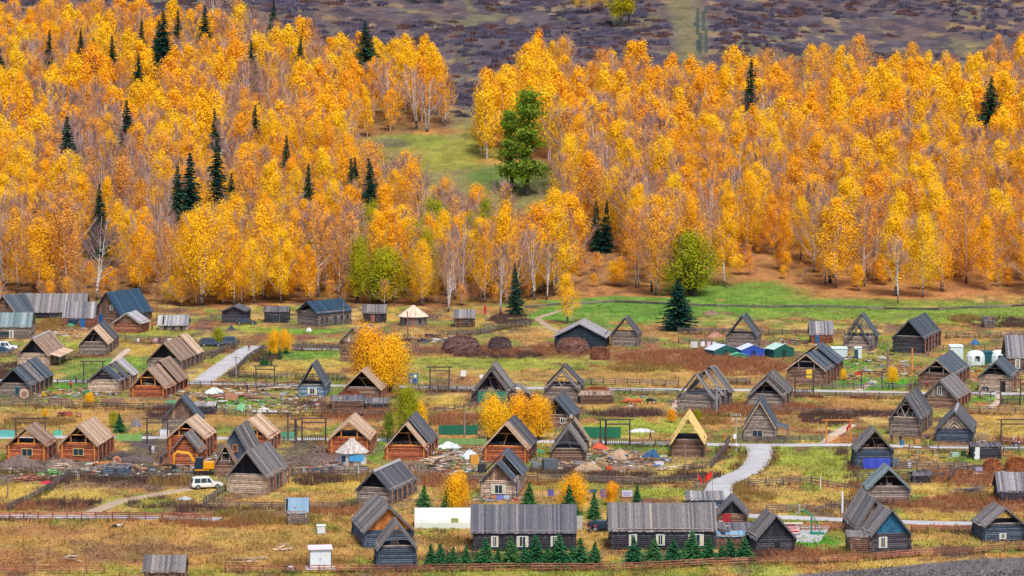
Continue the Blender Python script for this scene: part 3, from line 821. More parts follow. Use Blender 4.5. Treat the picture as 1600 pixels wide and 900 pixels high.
    if posts:
        for s in (1,):
            for i in range(posts):
                yy = -.15 + (L + .1) * i / (posts - 1)
                MB().tube((s * (b + .38), yy, 0), (s * (b + .38), yy, h - .12), .13, n=6).build('post', MW['palered'] if wall != 'grey' else MW['brown'], root)
    if chim:
        x, y, hh = chim
        MB().tube((x * b, y * L, zline(x * b)), (x * b, y * L, zline(x * b) + hh), .1, n=8).tube((x * b, y * L, zline(x * b) + hh), (x * b, y * L, zline(x * b) + hh + .12), .17, n=8).build('stove_pipe', STEEL, root)
    if porch:
        y0, y1, c, wd = porch
        p = MB(); z0 = h - .1; n = max(1, round((y1 - y0) * L / .34))
        for i in range(n):
            ya, yb = (y0 + (y1 - y0) * i / n) * L, (y0 + (y1 - y0) * (i + 1) / n) * L - .02
            t = rnd.uniform(0, .03)
            p.hexa([(b + .1, ya, z0 + t), (b + wd, ya, z0 - .55 + t), (b + wd, yb, z0 - .55 + t), (b + .1, yb, z0 + t), (b + .1, ya, z0 + .05 + t), (b + wd, ya, z0 - .5 + t), (b + wd, yb, z0 - .5 + t), (b + .1, yb, z0 + .05 + t)])
        po = p.build('porch_roof', MR[c], root)
        for k in range(3):
            yy = (y0 + (y1 - y0) * (k + .02) / 2.04) * L
            MB().tube((b + wd - .12, yy + .1, 0), (b + wd - .12, yy + .1, z0 - .52), .09, n=6).build('post', MW['brown'], po)
    return root

def H(label, bx, by, wpx, hw, ha, dx, dy, name='log_house', cat_='house', Lx=None, yawx=None, maxL=15, **o):
    P = ground(bx, by); s = sc(P)
    a = ha / s; h = hw / s
    ax, ay = proj(P.x, P.y, P.z + a)
    Q = at_z(ax + dx, ay + dy, P.z + a)
    d = Vector((Q.x - P.x, Q.y - P.y))
    L = d.length
    yaw = math.atan2(-d.x, d.y)
    if yawx is not None: yaw = R(yawx)
    L = min(maxL, max(4.5, L - .8))
    if Lx: L = Lx
    W = wpx / s / math.cos(yaw)
    return house(name, cat_, label, P, yaw, W, L, h, a, **o)

def LB(label, x0, x1, by, hw, ridge_y, W, tilt=0.0, name='log_house', cat_='house', **o):
    P = ground(x0, by); s = sc(P); L = (x1 - x0) / s / math.cos(R(tilt)); h = hw / s
    t = R(tilt); dirv = Vector((math.cos(t), math.sin(t), 0)); sidev = Vector((-math.sin(t), math.cos(t), 0))
    P0 = P + sidev * (W / 2); P0.z = z1(P0.x, P0.y)
    dist = P.y + W / 2
    a = at_z_from_y(P0, ridge_y)
    return house(name, cat_, label, P0, math.atan2(-dirv.x, dirv.y), W, L, h, a, **o)

def at_z_from_y(P0, py):
    lo, hi = 0.0, 30.0
    for _ in range(40):
        m = (lo + hi) / 2
        if proj(P0.x, P0.y, P0.z + m)[1] > py: lo = m
        else: hi = m
    return lo

YW = MR['yellow']; BLUE = plain(S(40, 60, 150), .5); TEALP = plain(S(30, 140, 150), .6); REDP = plain(S(170, 40, 50), .6); BLUED = plain(S(30, 100, 160), .6)
BR = [(.2, .8, .5, 1.2, None), (.5, .8, .5, 1.2, None), (.8, .8, .5, 1.2, None)]

# --- top row
LB('long weathered grey barn behind the teal roofed shed, with dark plank front', 30, 132, 497, 10, 459, 8.5, name='barn', cat_='barn', roof='grey', wall='dark', swin=[(.55, 2.2, .4, 1.2, None)], over=.4)
H('reddish log cross gable with pale barge boards joined to the long grey barn', 8, 497, 46, 10, 36, 24, -2, roof='slate', wall='brown', gable='logs', gcol='brown', barge='light', Lx=7, gwin=(.2, .45, .5, 1.4, MW['dark']), swin=[])
LB('low plank shed with pale teal board roof beside the parked cars', -6, 47, 530, 20, 489, 6, name='shed', cat_='shed', roof='teal', wall='grey', swin=[(.25, 2, .45, .8, None), (.45, .9, .4, 1.6, WHITE)], over=.35)
LB('shed with pale striped board roof and a blue door', 101, 147, 511, 15, 472, 5.5, name='shed', cat_='shed', roof='stripe', wall='palered', swin=[(.3, 2.4, .5, 1.2, BLUED)], doorside=(.62, 1.1, 2, BLUED), over=.3)
H('big house with steep dark blue metal roof and green balcony at the forest edge', 168, 504, 44, 14, 47, 51, -7, roof='blue', wall='brown', gable='boards', gcol='brown', gwin=(.35, .3, .9, 1.1), door_=(-.5, 1.2, 1.9, BLUED), swin=BR, maxL=14)
H('small log shed with low pale roof beside the big blue roofed house', 199, 520, 40, 17, 31, 14, -4, name='shed', cat_='shed', roof='light', wall='palered', gable='logs', gcol='brown', Lx=5, swin=[], over=.6)
LB('low white walled shelter under a flat pale roof at the forest edge', 250, 292, 516, 9, 493, 5, name='shed', cat_='shed', roof='light', wall='pale', swin=BR, over=.5)
H('log house whose roof is half new tan boards and half dark', 147, 554, 42, 19, 42, 16, -12, roof=[(0, .5, 'tan', 0), (.52, 1, 'dark', .12)], wall='grey', gable='open', porch=None, posts=4)
H('brown roofed log house with stove pipe and plank porch along its side', 52, 573, 46, 20, 45, 27, -12, roof='brown', wall='pale', gable='dark', porch=(.05, .95, 'tan', 2.4), chim=(.45, .7, 1.2), ridge=True)
H('log house with patched dark grey roof in three stepped sections', 22, 619, 48, 19, 43, 44, -19, roof=[(0, .3, 'slate', 0), (.31, .62, 'grey', .16), (.63, 1, 'slate', .3)], wall='grey', gable='dark', posts=6, win=[(.25, .45, .8, 1.3, TEALP)])
H('log house with three separate grey roof pieces and gaps between them', 162, 613, 46, 19, 39, 28, -12, roof=[(0, .3, 'slate', 0), (.38, .6, 'dark', .1), (.7, 1.1, 'light', .2)], wall='pale', gable='open', see=True, posts=5, barge='dark')
H('reddish log house with two tier brown plank roof by the sloping lane', 232, 621, 52, 17, 46, 38, -17, roof=[(0, .5, 'brown', 0), (.5, 1, 'brown', .35)], wall='red', gable='posts', gcol='black', posts=6)
H('long brown roofed log house with rows of side posts next to the sloping lane', 257, 579, 50, 18, 44, 39, -15, roof=[(0, .66, 'brown', 0), (.67, 1, 'tan', .2)], wall='grey', gable='dark', posts=6)
H('mossy old log hut half hidden at the birch trunks', 366, 505, 34, 20, 27, 8, -4, name='log_hut', cat_='hut', roof='dark', wall='dark', gable='logs', gcol='dark', Lx=5, swin=[])
LB('dark flat roofed plank shed under the birches', 415, 449, 504, 17, 479, 5, name='shed', cat_='shed', roof='dark', wall='dark', swin=[(.5, 1.4, .4, 1.6, None)], over=.3)
H('grey log house with deep blue metal roof and long windowed side', 482, 509, 33, 22, 38, 54, -5, roof='blue', wall='grey', gable='half', gcol='black', swin=[(.12, .7, .55, 1.1, None), (.25, .7, .55, 1.1, None), (.52, .8, .45, 1.7, None), (.72, .7, .55, 1.1, None), (.9, .7, .55, 1.1, None)], maxL=13)
LB('small dark timber shed with red door right of the blue roofed log house', 570, 601, 504, 16, 476, 4.5, name='shed', cat_='shed', roof='grey', wall='dark', swin=[], doorside=(.4, .9, 1.7, MW['palered']), over=.45)
H('old log store with tan board gable partly hidden by the yellow tree', 553, 566, 40, 32, 54, 30, -6, roof='dark', wall='brown', gable='boards', gcol='pale', Lx=7, swin=[])
H('narrow steep house with see through attic and bluish painted front', 488, 620, 40, 18, 52, 9, -9, roof='slate', wall='blue', gable='open', see=True, win=[(0, .5, 1.6, 1.2, WHITE)], maxL=7, swin=[])
H('log house with broad tan plank roof in front of the yellow tree', 566, 621, 56, 15, 43, 22, -17, roof='tan', wall='brown', gable='open', see=False, posts=7)
LB('little log shed with grey board roof and a plank bench in front of it', 712, 740, 511, 15, 484, 5, tilt=0, name='shed', cat_='shed', roof='grey', wall='brown', swin=[(.6, .6, .5, .8, None)], over=.45)
H('wide dark slate clad barn with thin pale roof edges behind the haystacks', 906, 546, 74, 22, 41, 4, -4, name='barn', cat_='barn', roof='light', wall='navy', gable='boards', gcol='navy', barge='light', Lx=9, swin=[], over=.8)
H('steep roofed house with green tarpaulin across its open front', 768, 629, 58, 18, 56, 9, -12, roof=[(0, .3, 'grey', -.5), (.36, 1, 'grey', 0)], wall='dark', gable='half', gcol='dark', maxL=9)
H('log house with two grey roof strips and a gap between, by the upper lane', 878, 629, 52, 23, 51, 9, -13, roof=[(0, .3, 'grey', -.25), (.48, 1, 'dark', .15)], wall='grey', gable='truss', see=True, maxL=9)
H('tiny log hut with open see through attic on the green meadow edge', 976, 541, 38, 21, 45, 3, -2, name='log_hut', cat_='hut', roof='dark', wall='grey', gable='open', see=True, Lx=4.5, swin=[])
H('tall log hut with dark blue roof standing behind the blue tents', 1159, 545, 44, 22, 52, 7, -5, name='log_hut', cat_='hut', roof='slate', wall='grey', gable='open', see=True, maxL=7, swin=[])
LB('small grey board roofed shed with reddish wall and blue door', 1269, 1300, 536, 14, 502, 4.5, name='shed', cat_='shed', roof='stripe', wall='palered', swin=[], doorside=(.25, .8, 1.7, BLUED), over=.3)
H('log house with stepped dark roof and tan barge boards beside the lawn', 1260, 601, 56, 25, 48, 36, -19, roof=[(0, .52, 'slate', 0), (.52, 1, 'slate', .5)], wall='brown', gable='posts', barge='tan', posts=6)
H('log hut with a lower front gable under its open steep roof', 1341, 547, 42, 20, 51, 9, -7, name='log_hut', cat_='hut', roof=[(0, .3, 'slate', -1.2), (.4, 1, 'slate', .2)], wall='grey', gable='truss', see=True, maxL=8, swin=[])
H('tall barn like log house with wide dark blue plank roof', 1420, 551, 44, 25, 51, 31, -14, roof='slate', wall='dark', gable='dark', posts=6, ridge=False)
LB('tiny grey outhouse alone in the green meadow', 1540, 1553, 512, 11, 495, 1.8, name='outhouse', cat_='outhouse', roof='slate', wall='grey', swin=[], over=.25)
LB('house with grey plank roof and dark windowed wall beside the white dome tents', 1577, 1640, 579, 21, 524, 7, roof='stripe', wall='brown', swin=[(.2, .9, .5, 1.8, WHITE), (.45, 1.6, .55, 1.2, None)], over=.4)
H('log house with smooth grey roof and tan posts in its open gable', 1463, 605, 50, 21, 44, 24, -14, roof='slate', wall='brown', gable='posts', barge='tan', posts=5)
H('house with grey plank gable holding one tall white window', 1468, 638, 48, 18, 44, 22, -12, roof='grey', wall='brown', gable='boards', gcol='grey', gwin=(0, .38, .7, 1.5), posts=5)
H('reddish log house with dark roof and dark gable behind the picket gate', 1555, 612, 46, 25, 46, 11, -10, roof='slate', wall='pale', gable='half', gcol='black', door_=(.5, 1.0, 2.0, DARK), posts=3)
# --- middle rows
H('new reddish log house with yellow window frame, smaller of two, near the gate frame', 42, 719, 60, 25, 51, 16, -10, roof='brown', wall='red', gable='posts', see=True, win=[(.03, .5, 1.7, 1.2, YW)], posts=3)
H('new reddish log house with yellow window frame and wide tan plank roof', 123, 720, 56, 27, 55, 26, -15, roof='tan', wall='red', gable='posts', win=[(.0, .52, 1.7, 1.1, YW)], posts=5)
H('house with steep slate roof and brown plank gable behind the tan roofed logs', 284, 674, 56, 20, 54, 6, -6, roof='slate', wall='grey', gable='boards', gcol='brown', maxL=8, swin=[])
H('new log house with tan roof standing behind the yellow excavator', 292, 716, 56, 34, 59, 17, -11, roof='tan', wall='red', gable='posts', posts=4)
H('small log annex with grey roof and plank awning directly behind the excavator', 290, 727, 42, 24, 50, 8, -6, roof='grey', wall='red', gable='logs', gcol='red', Lx=4.5, swin=[])
H('unfinished log house with open tan roof behind the dark gabled house', 390, 706, 60, 24, 52, 17, -10, roof='tan', wall='red', gable='posts', see=True, posts=4)
H('tall dark gabled log house with reddish board patch in the gable', 368, 741, 54, 24, 73, 8, -5, roof='grey', wall='brown', gable='boards', gcol='slate', gwin=(.0, .35, .7, 1.1, MW['post']), Lx=8, swin=[])
H('large pale log house with smooth grey plank roof next to the white car', 387, 771, 60, 29, 67, 34, -16, roof='grey', wall='pale', gable='dark', posts=4, swin=[(.2, .8, .5, 1.3, None), (.5, 1.0, .45, 1.8, None), (.68, .8, .45, 1.8, None)])
H('reddish log house with tan roof standing behind the grey yurt', 546, 708, 60, 24, 51, 10, -13, roof='tan', wall='red', gable='posts', see=True, posts=4)
H('log house with new tan front boards and a dark roof, beside the green hedge bush', 634, 719, 62, 22, 59, 17, -18, roof=[(0, .2, 'tan', -.12), (.28, 1, 'dark', .05)], wall='red', gable='open', barge='tan', posts=4)
H('low log house with dark plank roof and white ridge board', 585, 788, 50, 25, 53, 41, -18, roof='dark', wall='grey', gable='dark', posts=6, ridge=True)
H('long log house seen from its left eave with orange board gable', 607, 855, 72, 28, 64, -20, -21, roof='grey', wall='slate', gable='boards', gcol='orange', swin=[], maxL=13)
H('dark log barn with open attic in front of the orange gabled house', 620, 889, 56, 35, 72, -4, -9, name='barn', cat_='barn', roof='grey', wall='slate', gable='open', see=False, bgable=None, maxL=8, swin=[])
LB('long dark log house with dark board roof, right beside the white greenhouse', 742, 897, 861, 31, 789, 7.5, roof='dark', wall='dark', bw=.26, over=.45,
   swin=[(.20, .9, .5, 1.4, WHITE), (.48, 1.5, .5, 1.4, WHITE), (.80, .9, .5, 1.4, WHITE)], gable='dark')
LB('long dark log house with striped grey board roof, left of the lean-to sheds', 957, 1116, 859, 32, 786, 7.5, roof='grey', wall='dark', bw=.26, over=.45,
   swin=[(.2, 1.0, .5, 1.5, WHITE), (.47, 1.1, .5, 1.4, WHITE), (.82, 2.0, .5, 1.5, WHITE)], gable='dark')
LB('low lean-to shed with purple grey roof between the long house and the dark barn', 1119, 1176, 852, 22, 817, 6, name='shed', cat_='shed', roof='dark', wall='brown', swin=[], over=.4)
LB('short shed with pale metal skylight roof in front of the lean-to', 1119, 1160, 858, 21, 830, 3, name='shed', cat_='shed', roof='metal', wall='brown', swin=[], over=.3)
H('log cottage with steep double gable, blue side door and white window', 778, 778, 50, 28, 56, 19, -20, roof=[(0, .34, 'slate', 0), (.42, 1, 'slate', .45)], wall='pale', gable='boards', gcol='brown', win=[(.05, .5, 2.1, 1.3, WHITE)], doorside=(.12, 1.0, 2.2, BLUE), swin=[], maxL=11)
H('reddish log house with broad tan barge boards behind the double gable cottage', 790, 722, 66, 24, 61, 8, -7, roof=[(0, .28, 'tan', 0), (.3, 1, 'dark', .1)], wall='red', gable='open', barge='tan', Lx=9)
H('log house with grey front gable and higher pale tan gable behind it', 888, 722, 50, 20, 55, 9, -26, roof=[(0, .38, 'grey', 0), (.52, .8, 'tan', .6)], wall='brown', gable='open', maxL=12)
H('dark barn with slate roof just right of the big yellow bushes', 868, 669, 46, 20, 47, 14, -11, name='barn', cat_='barn', roof='slate', wall='brown', gable='half', gcol='black', win=[(.5, .6, .8, .9, WHITE)])
LB('earth roofed cellar with low plank front and grass on top', 909, 957, 631, 13, 612, 6, name='cellar', cat_='cellar', roof='brown', wall='brown', swin=[], over=.2)
H('roofless looking log house with three bare grey roof strips by the upper lane', 1087, 642, 52, 23, 58, 30, -11, roof=[(0, .14, 'grey', 0), (.44, .58, 'grey', .1), (.72, 1.02, 'grey', .3)], wall='grey', gable='open', see=True, barge='grey')
H('log house with weathered grey roof and pole chimney by the upper lane', 1197, 637, 54, 20, 46, 12, -14, roof=[(0, .22, 'grey', -.25), (.3, 1, 'grey', .05)], wall='grey', gable='open', posts=3)
H('log hut with bright new yellow board roof', 1075, 714, 48, 26, 64, 2, -9, name='log_hut', cat_='hut', roof='yellow', wall='brown', gable='open', barge='yellow', see=True, Lx=8, swin=[], front=1.3)
H('steep grey A-frame house with plank gable at the lane junction', 1187, 689, 46, 24, 62, 3, -9, roof='slate', wall='grey', gable='logs', gcol='grey', barge='tan', win=[(-.15, .45, 1.7, 1.4, MW['pale'])], Lx=8, porch=(.1, .7, 'slate', 2.2), swin=[])
H('log barn with blue tarpaulin hung across its lower front', 1366, 731, 54, 30, 60, -7, -7, name='barn', cat_='barn', roof='grey', wall='slate', gable='open', maxL=8, swin=[])
H('weathered log barn with open attic above the reddish weeds', 1388, 786, 62, 25, 55, -6, -7, name='barn', cat_='barn', roof='teal', wall='grey', gable='open', bgable='boards', maxL=9, swin=[])
H('log house with V shaped truss in its gable and a second roof behind', 1414, 680, 44, 27, 61, 20, -16, roof=[(0, .42, 'dark', 0), (.5, 1.02, 'dark', .1)], wall='grey', gable='truss', posts=3, maxL=12)
H('log house with chevron boards in its gable beside the lane', 1491, 690, 52, 20, 48, 6, -14, roof='dark', wall='slate', gable='chevron', gcol='grey', ridge=True, maxL=10)
LB('low flat log shed with small white door', 1522, 1562, 718, 20, 692, 4, name='shed', cat_='shed', roof='dark', wall='dark', swin=[], doorside=(.1, .9, 2.0, WHITE), over=.2)
LB('tall grey plank shed with snow white eave strip', 1565, 1640, 785, 17, 738, 6, name='shed', cat_='shed', roof='stripe', wall='dark', swin=[], over=.2)
LB('tiny dark shed in the small fenced paddock', 1428, 1452, 754, 11, 736, 2.6, name='shed', cat_='shed', roof='dark', wall='dark', swin=[], over=.25)
H('low log barn with purple grey roof and white eave window', 1569, 845, 62, 26, 52, -20, -10, name='barn', cat_='barn', roof='grey', wall='slate', gable='open', win=[(-.1, .3, .9, .7, WHITE)], see=True, bgable=None, maxL=10, swin=[])
H('long barn roof of grey boards right behind the blue gabled house', 1366, 846, 52, 22, 66, -23, -20, name='barn', cat_='barn', roof='grey', wall='brown', gable='boards', gcol='brown', maxL=12, swin=[])
H('house with bright blue painted gable and dark log wall', 1391, 864, 60, 32, 69, -12, -6, roof='grey', wall='dark', gable='boards', gcol='bluepaint', win=[(-.42, .55, 1.1, 1.4, WHITE)], Lx=4.2, swin=[])
LB('low plank porch room with board roof joined to the blue gabled house', 1330, 1360, 865, 26, 829, 4.5, name='lean_to', cat_='shed', roof='grey', wall='brown', swin=[], over=.2)
H('dark closed barn with two pale poles against its plank gable', 1211, 864, 58, 26, 60, -16, -10, name='barn', cat_='barn', roof='grey', wall='dark', gable='boards', gcol='black', win=[(.1, .55, .6, .5, DARK)], maxL=8, swin=[])
H('small dark shed with red door beside the curving lane', 1144, 818, 42, 16, 38, 0, -5, name='shed', cat_='shed', roof='dark', wall='brown', gable='boards', gcol='black', door_=(-.4, 1.2, 1.4, REDP), Lx=5, swin=[])
LB('gatehouse with low hipped board roof over the lane', 1078, 1128, 793, 13, 768, 5, name='gatehouse', cat_='gatehouse', roof='stripe', wall='blue', swin=[], over=.5)
LB('bottom edge log hut with mossy board roof in the ochre field', 230, 285, 925, 33, 868, 4.5, name='log_hut', cat_='hut', roof='grey', wall='brown', swin=[], over=.35)
LB('little hut with light blue metal roof in the field', 452, 478, 820, 20, 778, 2.6, name='log_hut', cat_='hut', roof='metal', wall='grey', swin=[], over=.2)
LB('grey plank shack with flat roof among the earth heaps', 163, 199, 743, 13, 728, 3, name='shed', cat_='shed', roof='dark', wall='blue', swin=[(.5, .6, .5, .8, None)], over=.15)
LB('low log lean-to beside the tan roofed house by the yellow tree', 521, 566, 641, 14, 618, 5, name='lean_to', cat_='shed', roof='dark', wall='brown', swin=[], over=.2)
LB('open sided dark shelter below the tan roofed house', 572, 606, 640, 10, 622, 4, name='lean_to', cat_='shed', roof='grey', wall='dark', swin=[(.5, 2.5, .5, 1, None)], over=.2)
LB('little grey roofed hut beside the tall slate gable', 308, 334, 648, 13, 628, 4, name='shed', cat_='shed', roof='light', wall='dark', swin=[], over=.2)

H('small open rafter frame right of the steep house with green tarpaulin', 808, 628, 44, 12, 28, 3, -3, name='lean_to', cat_='shed', roof=[(0, .4, 'grey', 0)], wall='palered', gable='open', see=True, Lx=3.5, swin=[], bgable=None)
H('low brown gabled porch at the left front of the tall dark gabled house', 353, 744, 30, 23, 50, 3, -3, name='log_porch', cat_='porch', roof='brown', wall='brown', gable='posts', Lx=3, swin=[])
# ------------------------------------------------------------------ trees
def leaf_mat(name, c1, c2, c3, transl=.14, jitter=1.25):
    m, n, b = new_mat(name)
    out = n.nodes['Material Output']; n.nodes.remove(b)
    geo = N(n, 'ShaderNodeNewGeometry'); oi = N(n, 'ShaderNodeObjectInfo'); at = N(n, 'ShaderNodeAttribute', attribute_name='Col')
    ad = N(n, 'ShaderNodeMath', operation='ADD'); n.links.new(oi.outputs['Random'], ad.inputs[0]); n.links.new(at.outputs['Fac'], ad.inputs[1])
    fr = N(n, 'ShaderNodeMath', operation='FRACT'); n.links.new(ad.outputs[0], fr.inputs[0])
    tc = N(n, 'ShaderNodeTexCoord'); no = N(n, 'ShaderNodeTexNoise'); no.inputs['Scale'].default_value = .45; no.inputs['Detail'].default_value = 2
    n.links.new(tc.outputs['Object'], no.inputs['Vector'])
    def mad(a, k, c):
        x = N(n, 'ShaderNodeMath', operation='MULTIPLY_ADD'); n.links.new(a, x.inputs[0]); x.inputs[1].default_value = k
        if isinstance(c, float): x.inputs[2].default_value = c
        else: n.links.new(c, x.inputs[2])
        return x.outputs[0]
    t = mad(fr.outputs[0], .62 * jitter, 0.0); t = mad(geo.outputs['Random Per Island'], .12, t); t = mad(no.outputs[0], .5, t)
    t = mad(t, 1.0, -.2)
    cr = N(n, 'ShaderNodeValToRGB'); e = cr.color_ramp.elements
    e[0].color = (*c1, 1); e[1].color = (*c3, 1); x = cr.color_ramp.elements.new(.5); x.color = (*c2, 1)
    n.links.new(t, cr.inputs[0])
    d = N(n, 'ShaderNodeBsdfDiffuse'); tr = N(n, 'ShaderNodeBsdfTranslucent'); mx = N(n, 'ShaderNodeMixShader'); mx.inputs[0].default_value = transl
    n.links.new(cr.outputs[0], d.inputs[0]); n.links.new(cr.outputs[0], tr.inputs[0])
    n.links.new(d.outputs[0], mx.inputs[1]); n.links.new(tr.outputs[0], mx.inputs[2]); n.links.new(mx.outputs[0], out.inputs[0])
    return m

LG = leaf_mat('leaves_golden', (.95, .64, .025), (.95, .52, .020), (.91, .38, .025))
LO = leaf_mat('leaves_orange', (.92, .52, .04), (.86, .40, .05), (.76, .36, .09))
LT = leaf_mat('twigs_bare', S(172, 144, 140), S(182, 146, 130), S(136, 114, 122), .1)
LGR = leaf_mat('leaves_green', (.10, .22, .02), (.16, .28, .025), (.30, .34, .03), .3)
LYG = leaf_mat('leaves_yellowgreen', (.55, .45, .02), (.36, .40, .025), (.60, .42, .02), .35)
NEED = leaf_mat('needles_spruce', (.018, .062, .050), (.024, .078, .056), (.034, .095, .058), .1)
NEEDY = leaf_mat('needles_young', (.035, .15, .07), (.05, .18, .07), (.09, .22, .07), .1)
LARCH = leaf_mat('needles_larch', (.07, .20, .03), (.13, .28, .035), (.26, .36, .04), .3)
def bark_mat():
    m, n, b = new_mat('birch_bark')
    tc = N(n, 'ShaderNodeTexCoord'); mp = N(n, 'ShaderNodeMapping'); mp.inputs['Scale'].default_value = (1, 1, 3.5)
    no = N(n, 'ShaderNodeTexNoise'); no.inputs['Scale'].default_value = .9; no.inputs['Detail'].default_value = 5
    n.links.new(tc.outputs['Object'], mp.inputs[0]); n.links.new(mp.outputs[0], no.inputs['Vector'])
    sx = N(n, 'ShaderNodeSeparateXYZ'); n.links.new(tc.outputs['Object'], sx.inputs[0])
    mr = N(n, 'ShaderNodeMapRange'); mr.inputs['From Min'].default_value = 0; mr.inputs['From Max'].default_value = 4; mr.inputs['To Min'].default_value = .28; mr.inputs['To Max'].default_value = 0
    n.links.new(sx.outputs['Z'], mr.inputs[0])
    ad = N(n, 'ShaderNodeMath', operation='SUBTRACT'); n.links.new(no.outputs[0], ad.inputs[0]); n.links.new(mr.outputs[0], ad.inputs[1])
    cr = N(n, 'ShaderNodeValToRGB'); e = cr.color_ramp.elements
    e[0].position = .33; e[0].color = (*S(50, 46, 50), 1); e[1].position = .45; e[1].color = (*S(214, 204, 202), 1)
    n.links.new(ad.outputs[0], cr.inputs[0]); n.links.new(cr.outputs[0], b.inputs['Base Color']); b.inputs['Roughness'].default_value = .8
    return m
BARK = bark_mat()
BARKD = plain(S(66, 58, 58), .9)

def quads(P, size, r, elong=1.0, flat=0.0, nrm=None):
    """leaf sized facets at points P, random facing"""
    n = len(P)
    nr = r.normal(size=(n, 3)); nr[:, 2] = nr[:, 2] * (1 + flat) + .35
    if nrm is not None: nr = nrm + .28 * r.normal(size=(n, 3))
    nr /= np.linalg.norm(nr, axis=1)[:, None]
    h = r.normal(size=(n, 3)); a = np.cross(nr, h); a /= np.linalg.norm(a, axis=1)[:, None]; b = np.cross(nr, a)
    s = (size * r.uniform(.6, 1.35, n))[:, None] / 2
    a = a * s; b = b * s * elong
    v = np.stack([P - a, P - b * .8, P + a, P + b], 1).reshape(-1, 3)
    return v, np.arange(4 * n).reshape(-1, 4)

def tri_twigs(P0, P1, w, r):
    n = len(P0); d = P1 - P0
    h = r.normal(size=(n, 3)); a = np.cross(d, h); a /= np.linalg.norm(a, axis=1)[:, None] + 1e-9
    v = np.stack([P0 - a * w / 2, P0 + a * w / 2, P1], 1).reshape(-1, 3)
    return v

def birch_parts(seed, Ht, Wd, nleaf, lsize, ntwig, base=.28, lobes=14, stems=1):
    """returns trunk MB, crown leaf points, twig tris"""
    r = np.random.default_rng(seed); rnd = random.Random(seed)
    tb = MB(); tips = []
    for st in range(stems):
        lean = Vector((rnd.uniform(-.05, .05) * (1 + st), rnd.uniform(-.05, .05) * (1 + st), 0))
        pts, rs = [], []
        o = Vector((rnd.uniform(-.5, .5), rnd.uniform(-.5, .5), 0)) * (st > 0)
        for i in range(7):
            t = i / 6
            pts.append(o + lean * Ht * t + Vector((rnd.uniform(-.12, .12), rnd.uniform(-.12, .12), Ht * .93 * t - (.4 if i == 0 else 0))))
            rs.append(.17 * (1 - .86 * t) + .012)
        tb.path(pts, rs, 6)
        nl = 16 if st == 0 else 9
        for k in range(nl):
            t = rnd.uniform(base * .85, .92); p = pts[0].lerp(pts[-1], t)
            az = rnd.uniform(0, 2 * math.pi); ln_ = Wd * .5 * (1.15 - t) * rnd.uniform(.8, 1.3) + .6
            e = p + Vector((math.cos(az) * ln_, math.sin(az) * ln_, ln_ * rnd.uniform(.9, 1.7)))
            mid = p.lerp(e, .5) + Vector((math.cos(az), math.sin(az), -.3)) * ln_ * .1
            tb.path([p, mid, e], [.075 * (1.1 - t), .045 * (1.1 - t), .012], 4)
            tips.append((mid, e))
    # leaf lobes: egg-shaped crown made of hanging clumps
    L = []; NL = []
    per = nleaf // lobes
    for k in range(lobes):
        t = (k + rnd.random()) / lobes; zz = Ht * (base + (1 - base) * t * .93)
        prof = math.sin(math.pi * min(1, (t * .86 + .13))) ** .7
        az = k * 2.4 + rnd.uniform(-.5, .5); rr = Wd * .5 * prof * rnd.uniform(.2, .8)
        c = np.array([math.cos(az) * rr, math.sin(az) * rr, zz])
        R_ = np.array([Wd * .25, Wd * .25, Wd * .34]) * rnd.uniform(.7, 1.25) * (.6 + .55 * prof)
        pk = int(per * (.45 + .9 * t)); u = r.normal(size=(pk, 3)); u /= np.linalg.norm(u, axis=1)[:, None]
        q = r.random(pk) ** .6
        p = c + u * q[:, None] * R_
        cr_ = p * np.array([1, 1, .0]) / (Wd * .5) * .6
        L.append(p); NL.append(u * .75 * (q[:, None] + .2) + cr_ + np.array([0, 0, .30]))
    L = np.concatenate(L); NL = np.concatenate(NL); k_ = L[:, 2] > Ht * .12; L = np.concatenate([L[k_], NL[k_]], 1)
    T = None
    if ntwig:
        m = len(tips); ii = r.integers(0, m, ntwig)
        A = np.array([t[0] for t in tips]); B = np.array([t[1] for t in tips])
        s = r.uniform(0, 1.1, ntwig)[:, None]
        P0 = A[ii] * (1 - s) + B[ii] * s + r.normal(0, .15, (ntwig, 3))
        out = P0.copy(); out[:, 2] = 0; out /= np.linalg.norm(out, axis=1)[:, None] + .3
        d = out * r.uniform(0, .9, (ntwig, 1)) + r.normal(0, .35, (ntwig, 3)) + np.array([0, 0, 1.0])
        P1 = P0 + d * r.uniform(.7, 2.0, (ntwig, 1))
        T = tri_twigs(P0, P1, .075, r)
    return tb, L, T

def crown_mesh(name, leafpts, lsize, mats, seed, twigs=None, leafmat_i=0):
    r = np.random.default_rng(seed)
    v, f = quads(leafpts[:, :3], lsize, r, nrm=leafpts[:, 3:] if leafpts.shape[1] > 3 else None) if leafpts is not None and len(leafpts) else (np.zeros((0, 3)), np.zeros((0, 4), int))
    if twigs is None: return npmesh(name, v, f, mats)
    nv = len(v); k = len(twigs) // 3
    me = bpy.data.meshes.new(name)
    V = np.concatenate([v, twigs]); nl = f.size + 3 * k
    me.vertices.add(len(V)); me.vertices.foreach_set('co', V.astype(np.float32).ravel())
    me.loops.add(nl); me.loops.foreach_set('vertex_index', np.concatenate([f.ravel(), nv + np.arange(3 * k)]).astype(np.int32))
    me.polygons.add(len(f) + k)
    me.polygons.foreach_set('loop_start', np.concatenate([np.arange(len(f)) * 4, f.size + np.arange(k) * 3]).astype(np.int32))
    for m in mats: me.materials.append(m)
    me.polygons.foreach_set('material_index', np.concatenate([np.zeros(len(f)), np.ones(k)]).astype(np.int32))
    me.update(calc_edges=True)
    return me

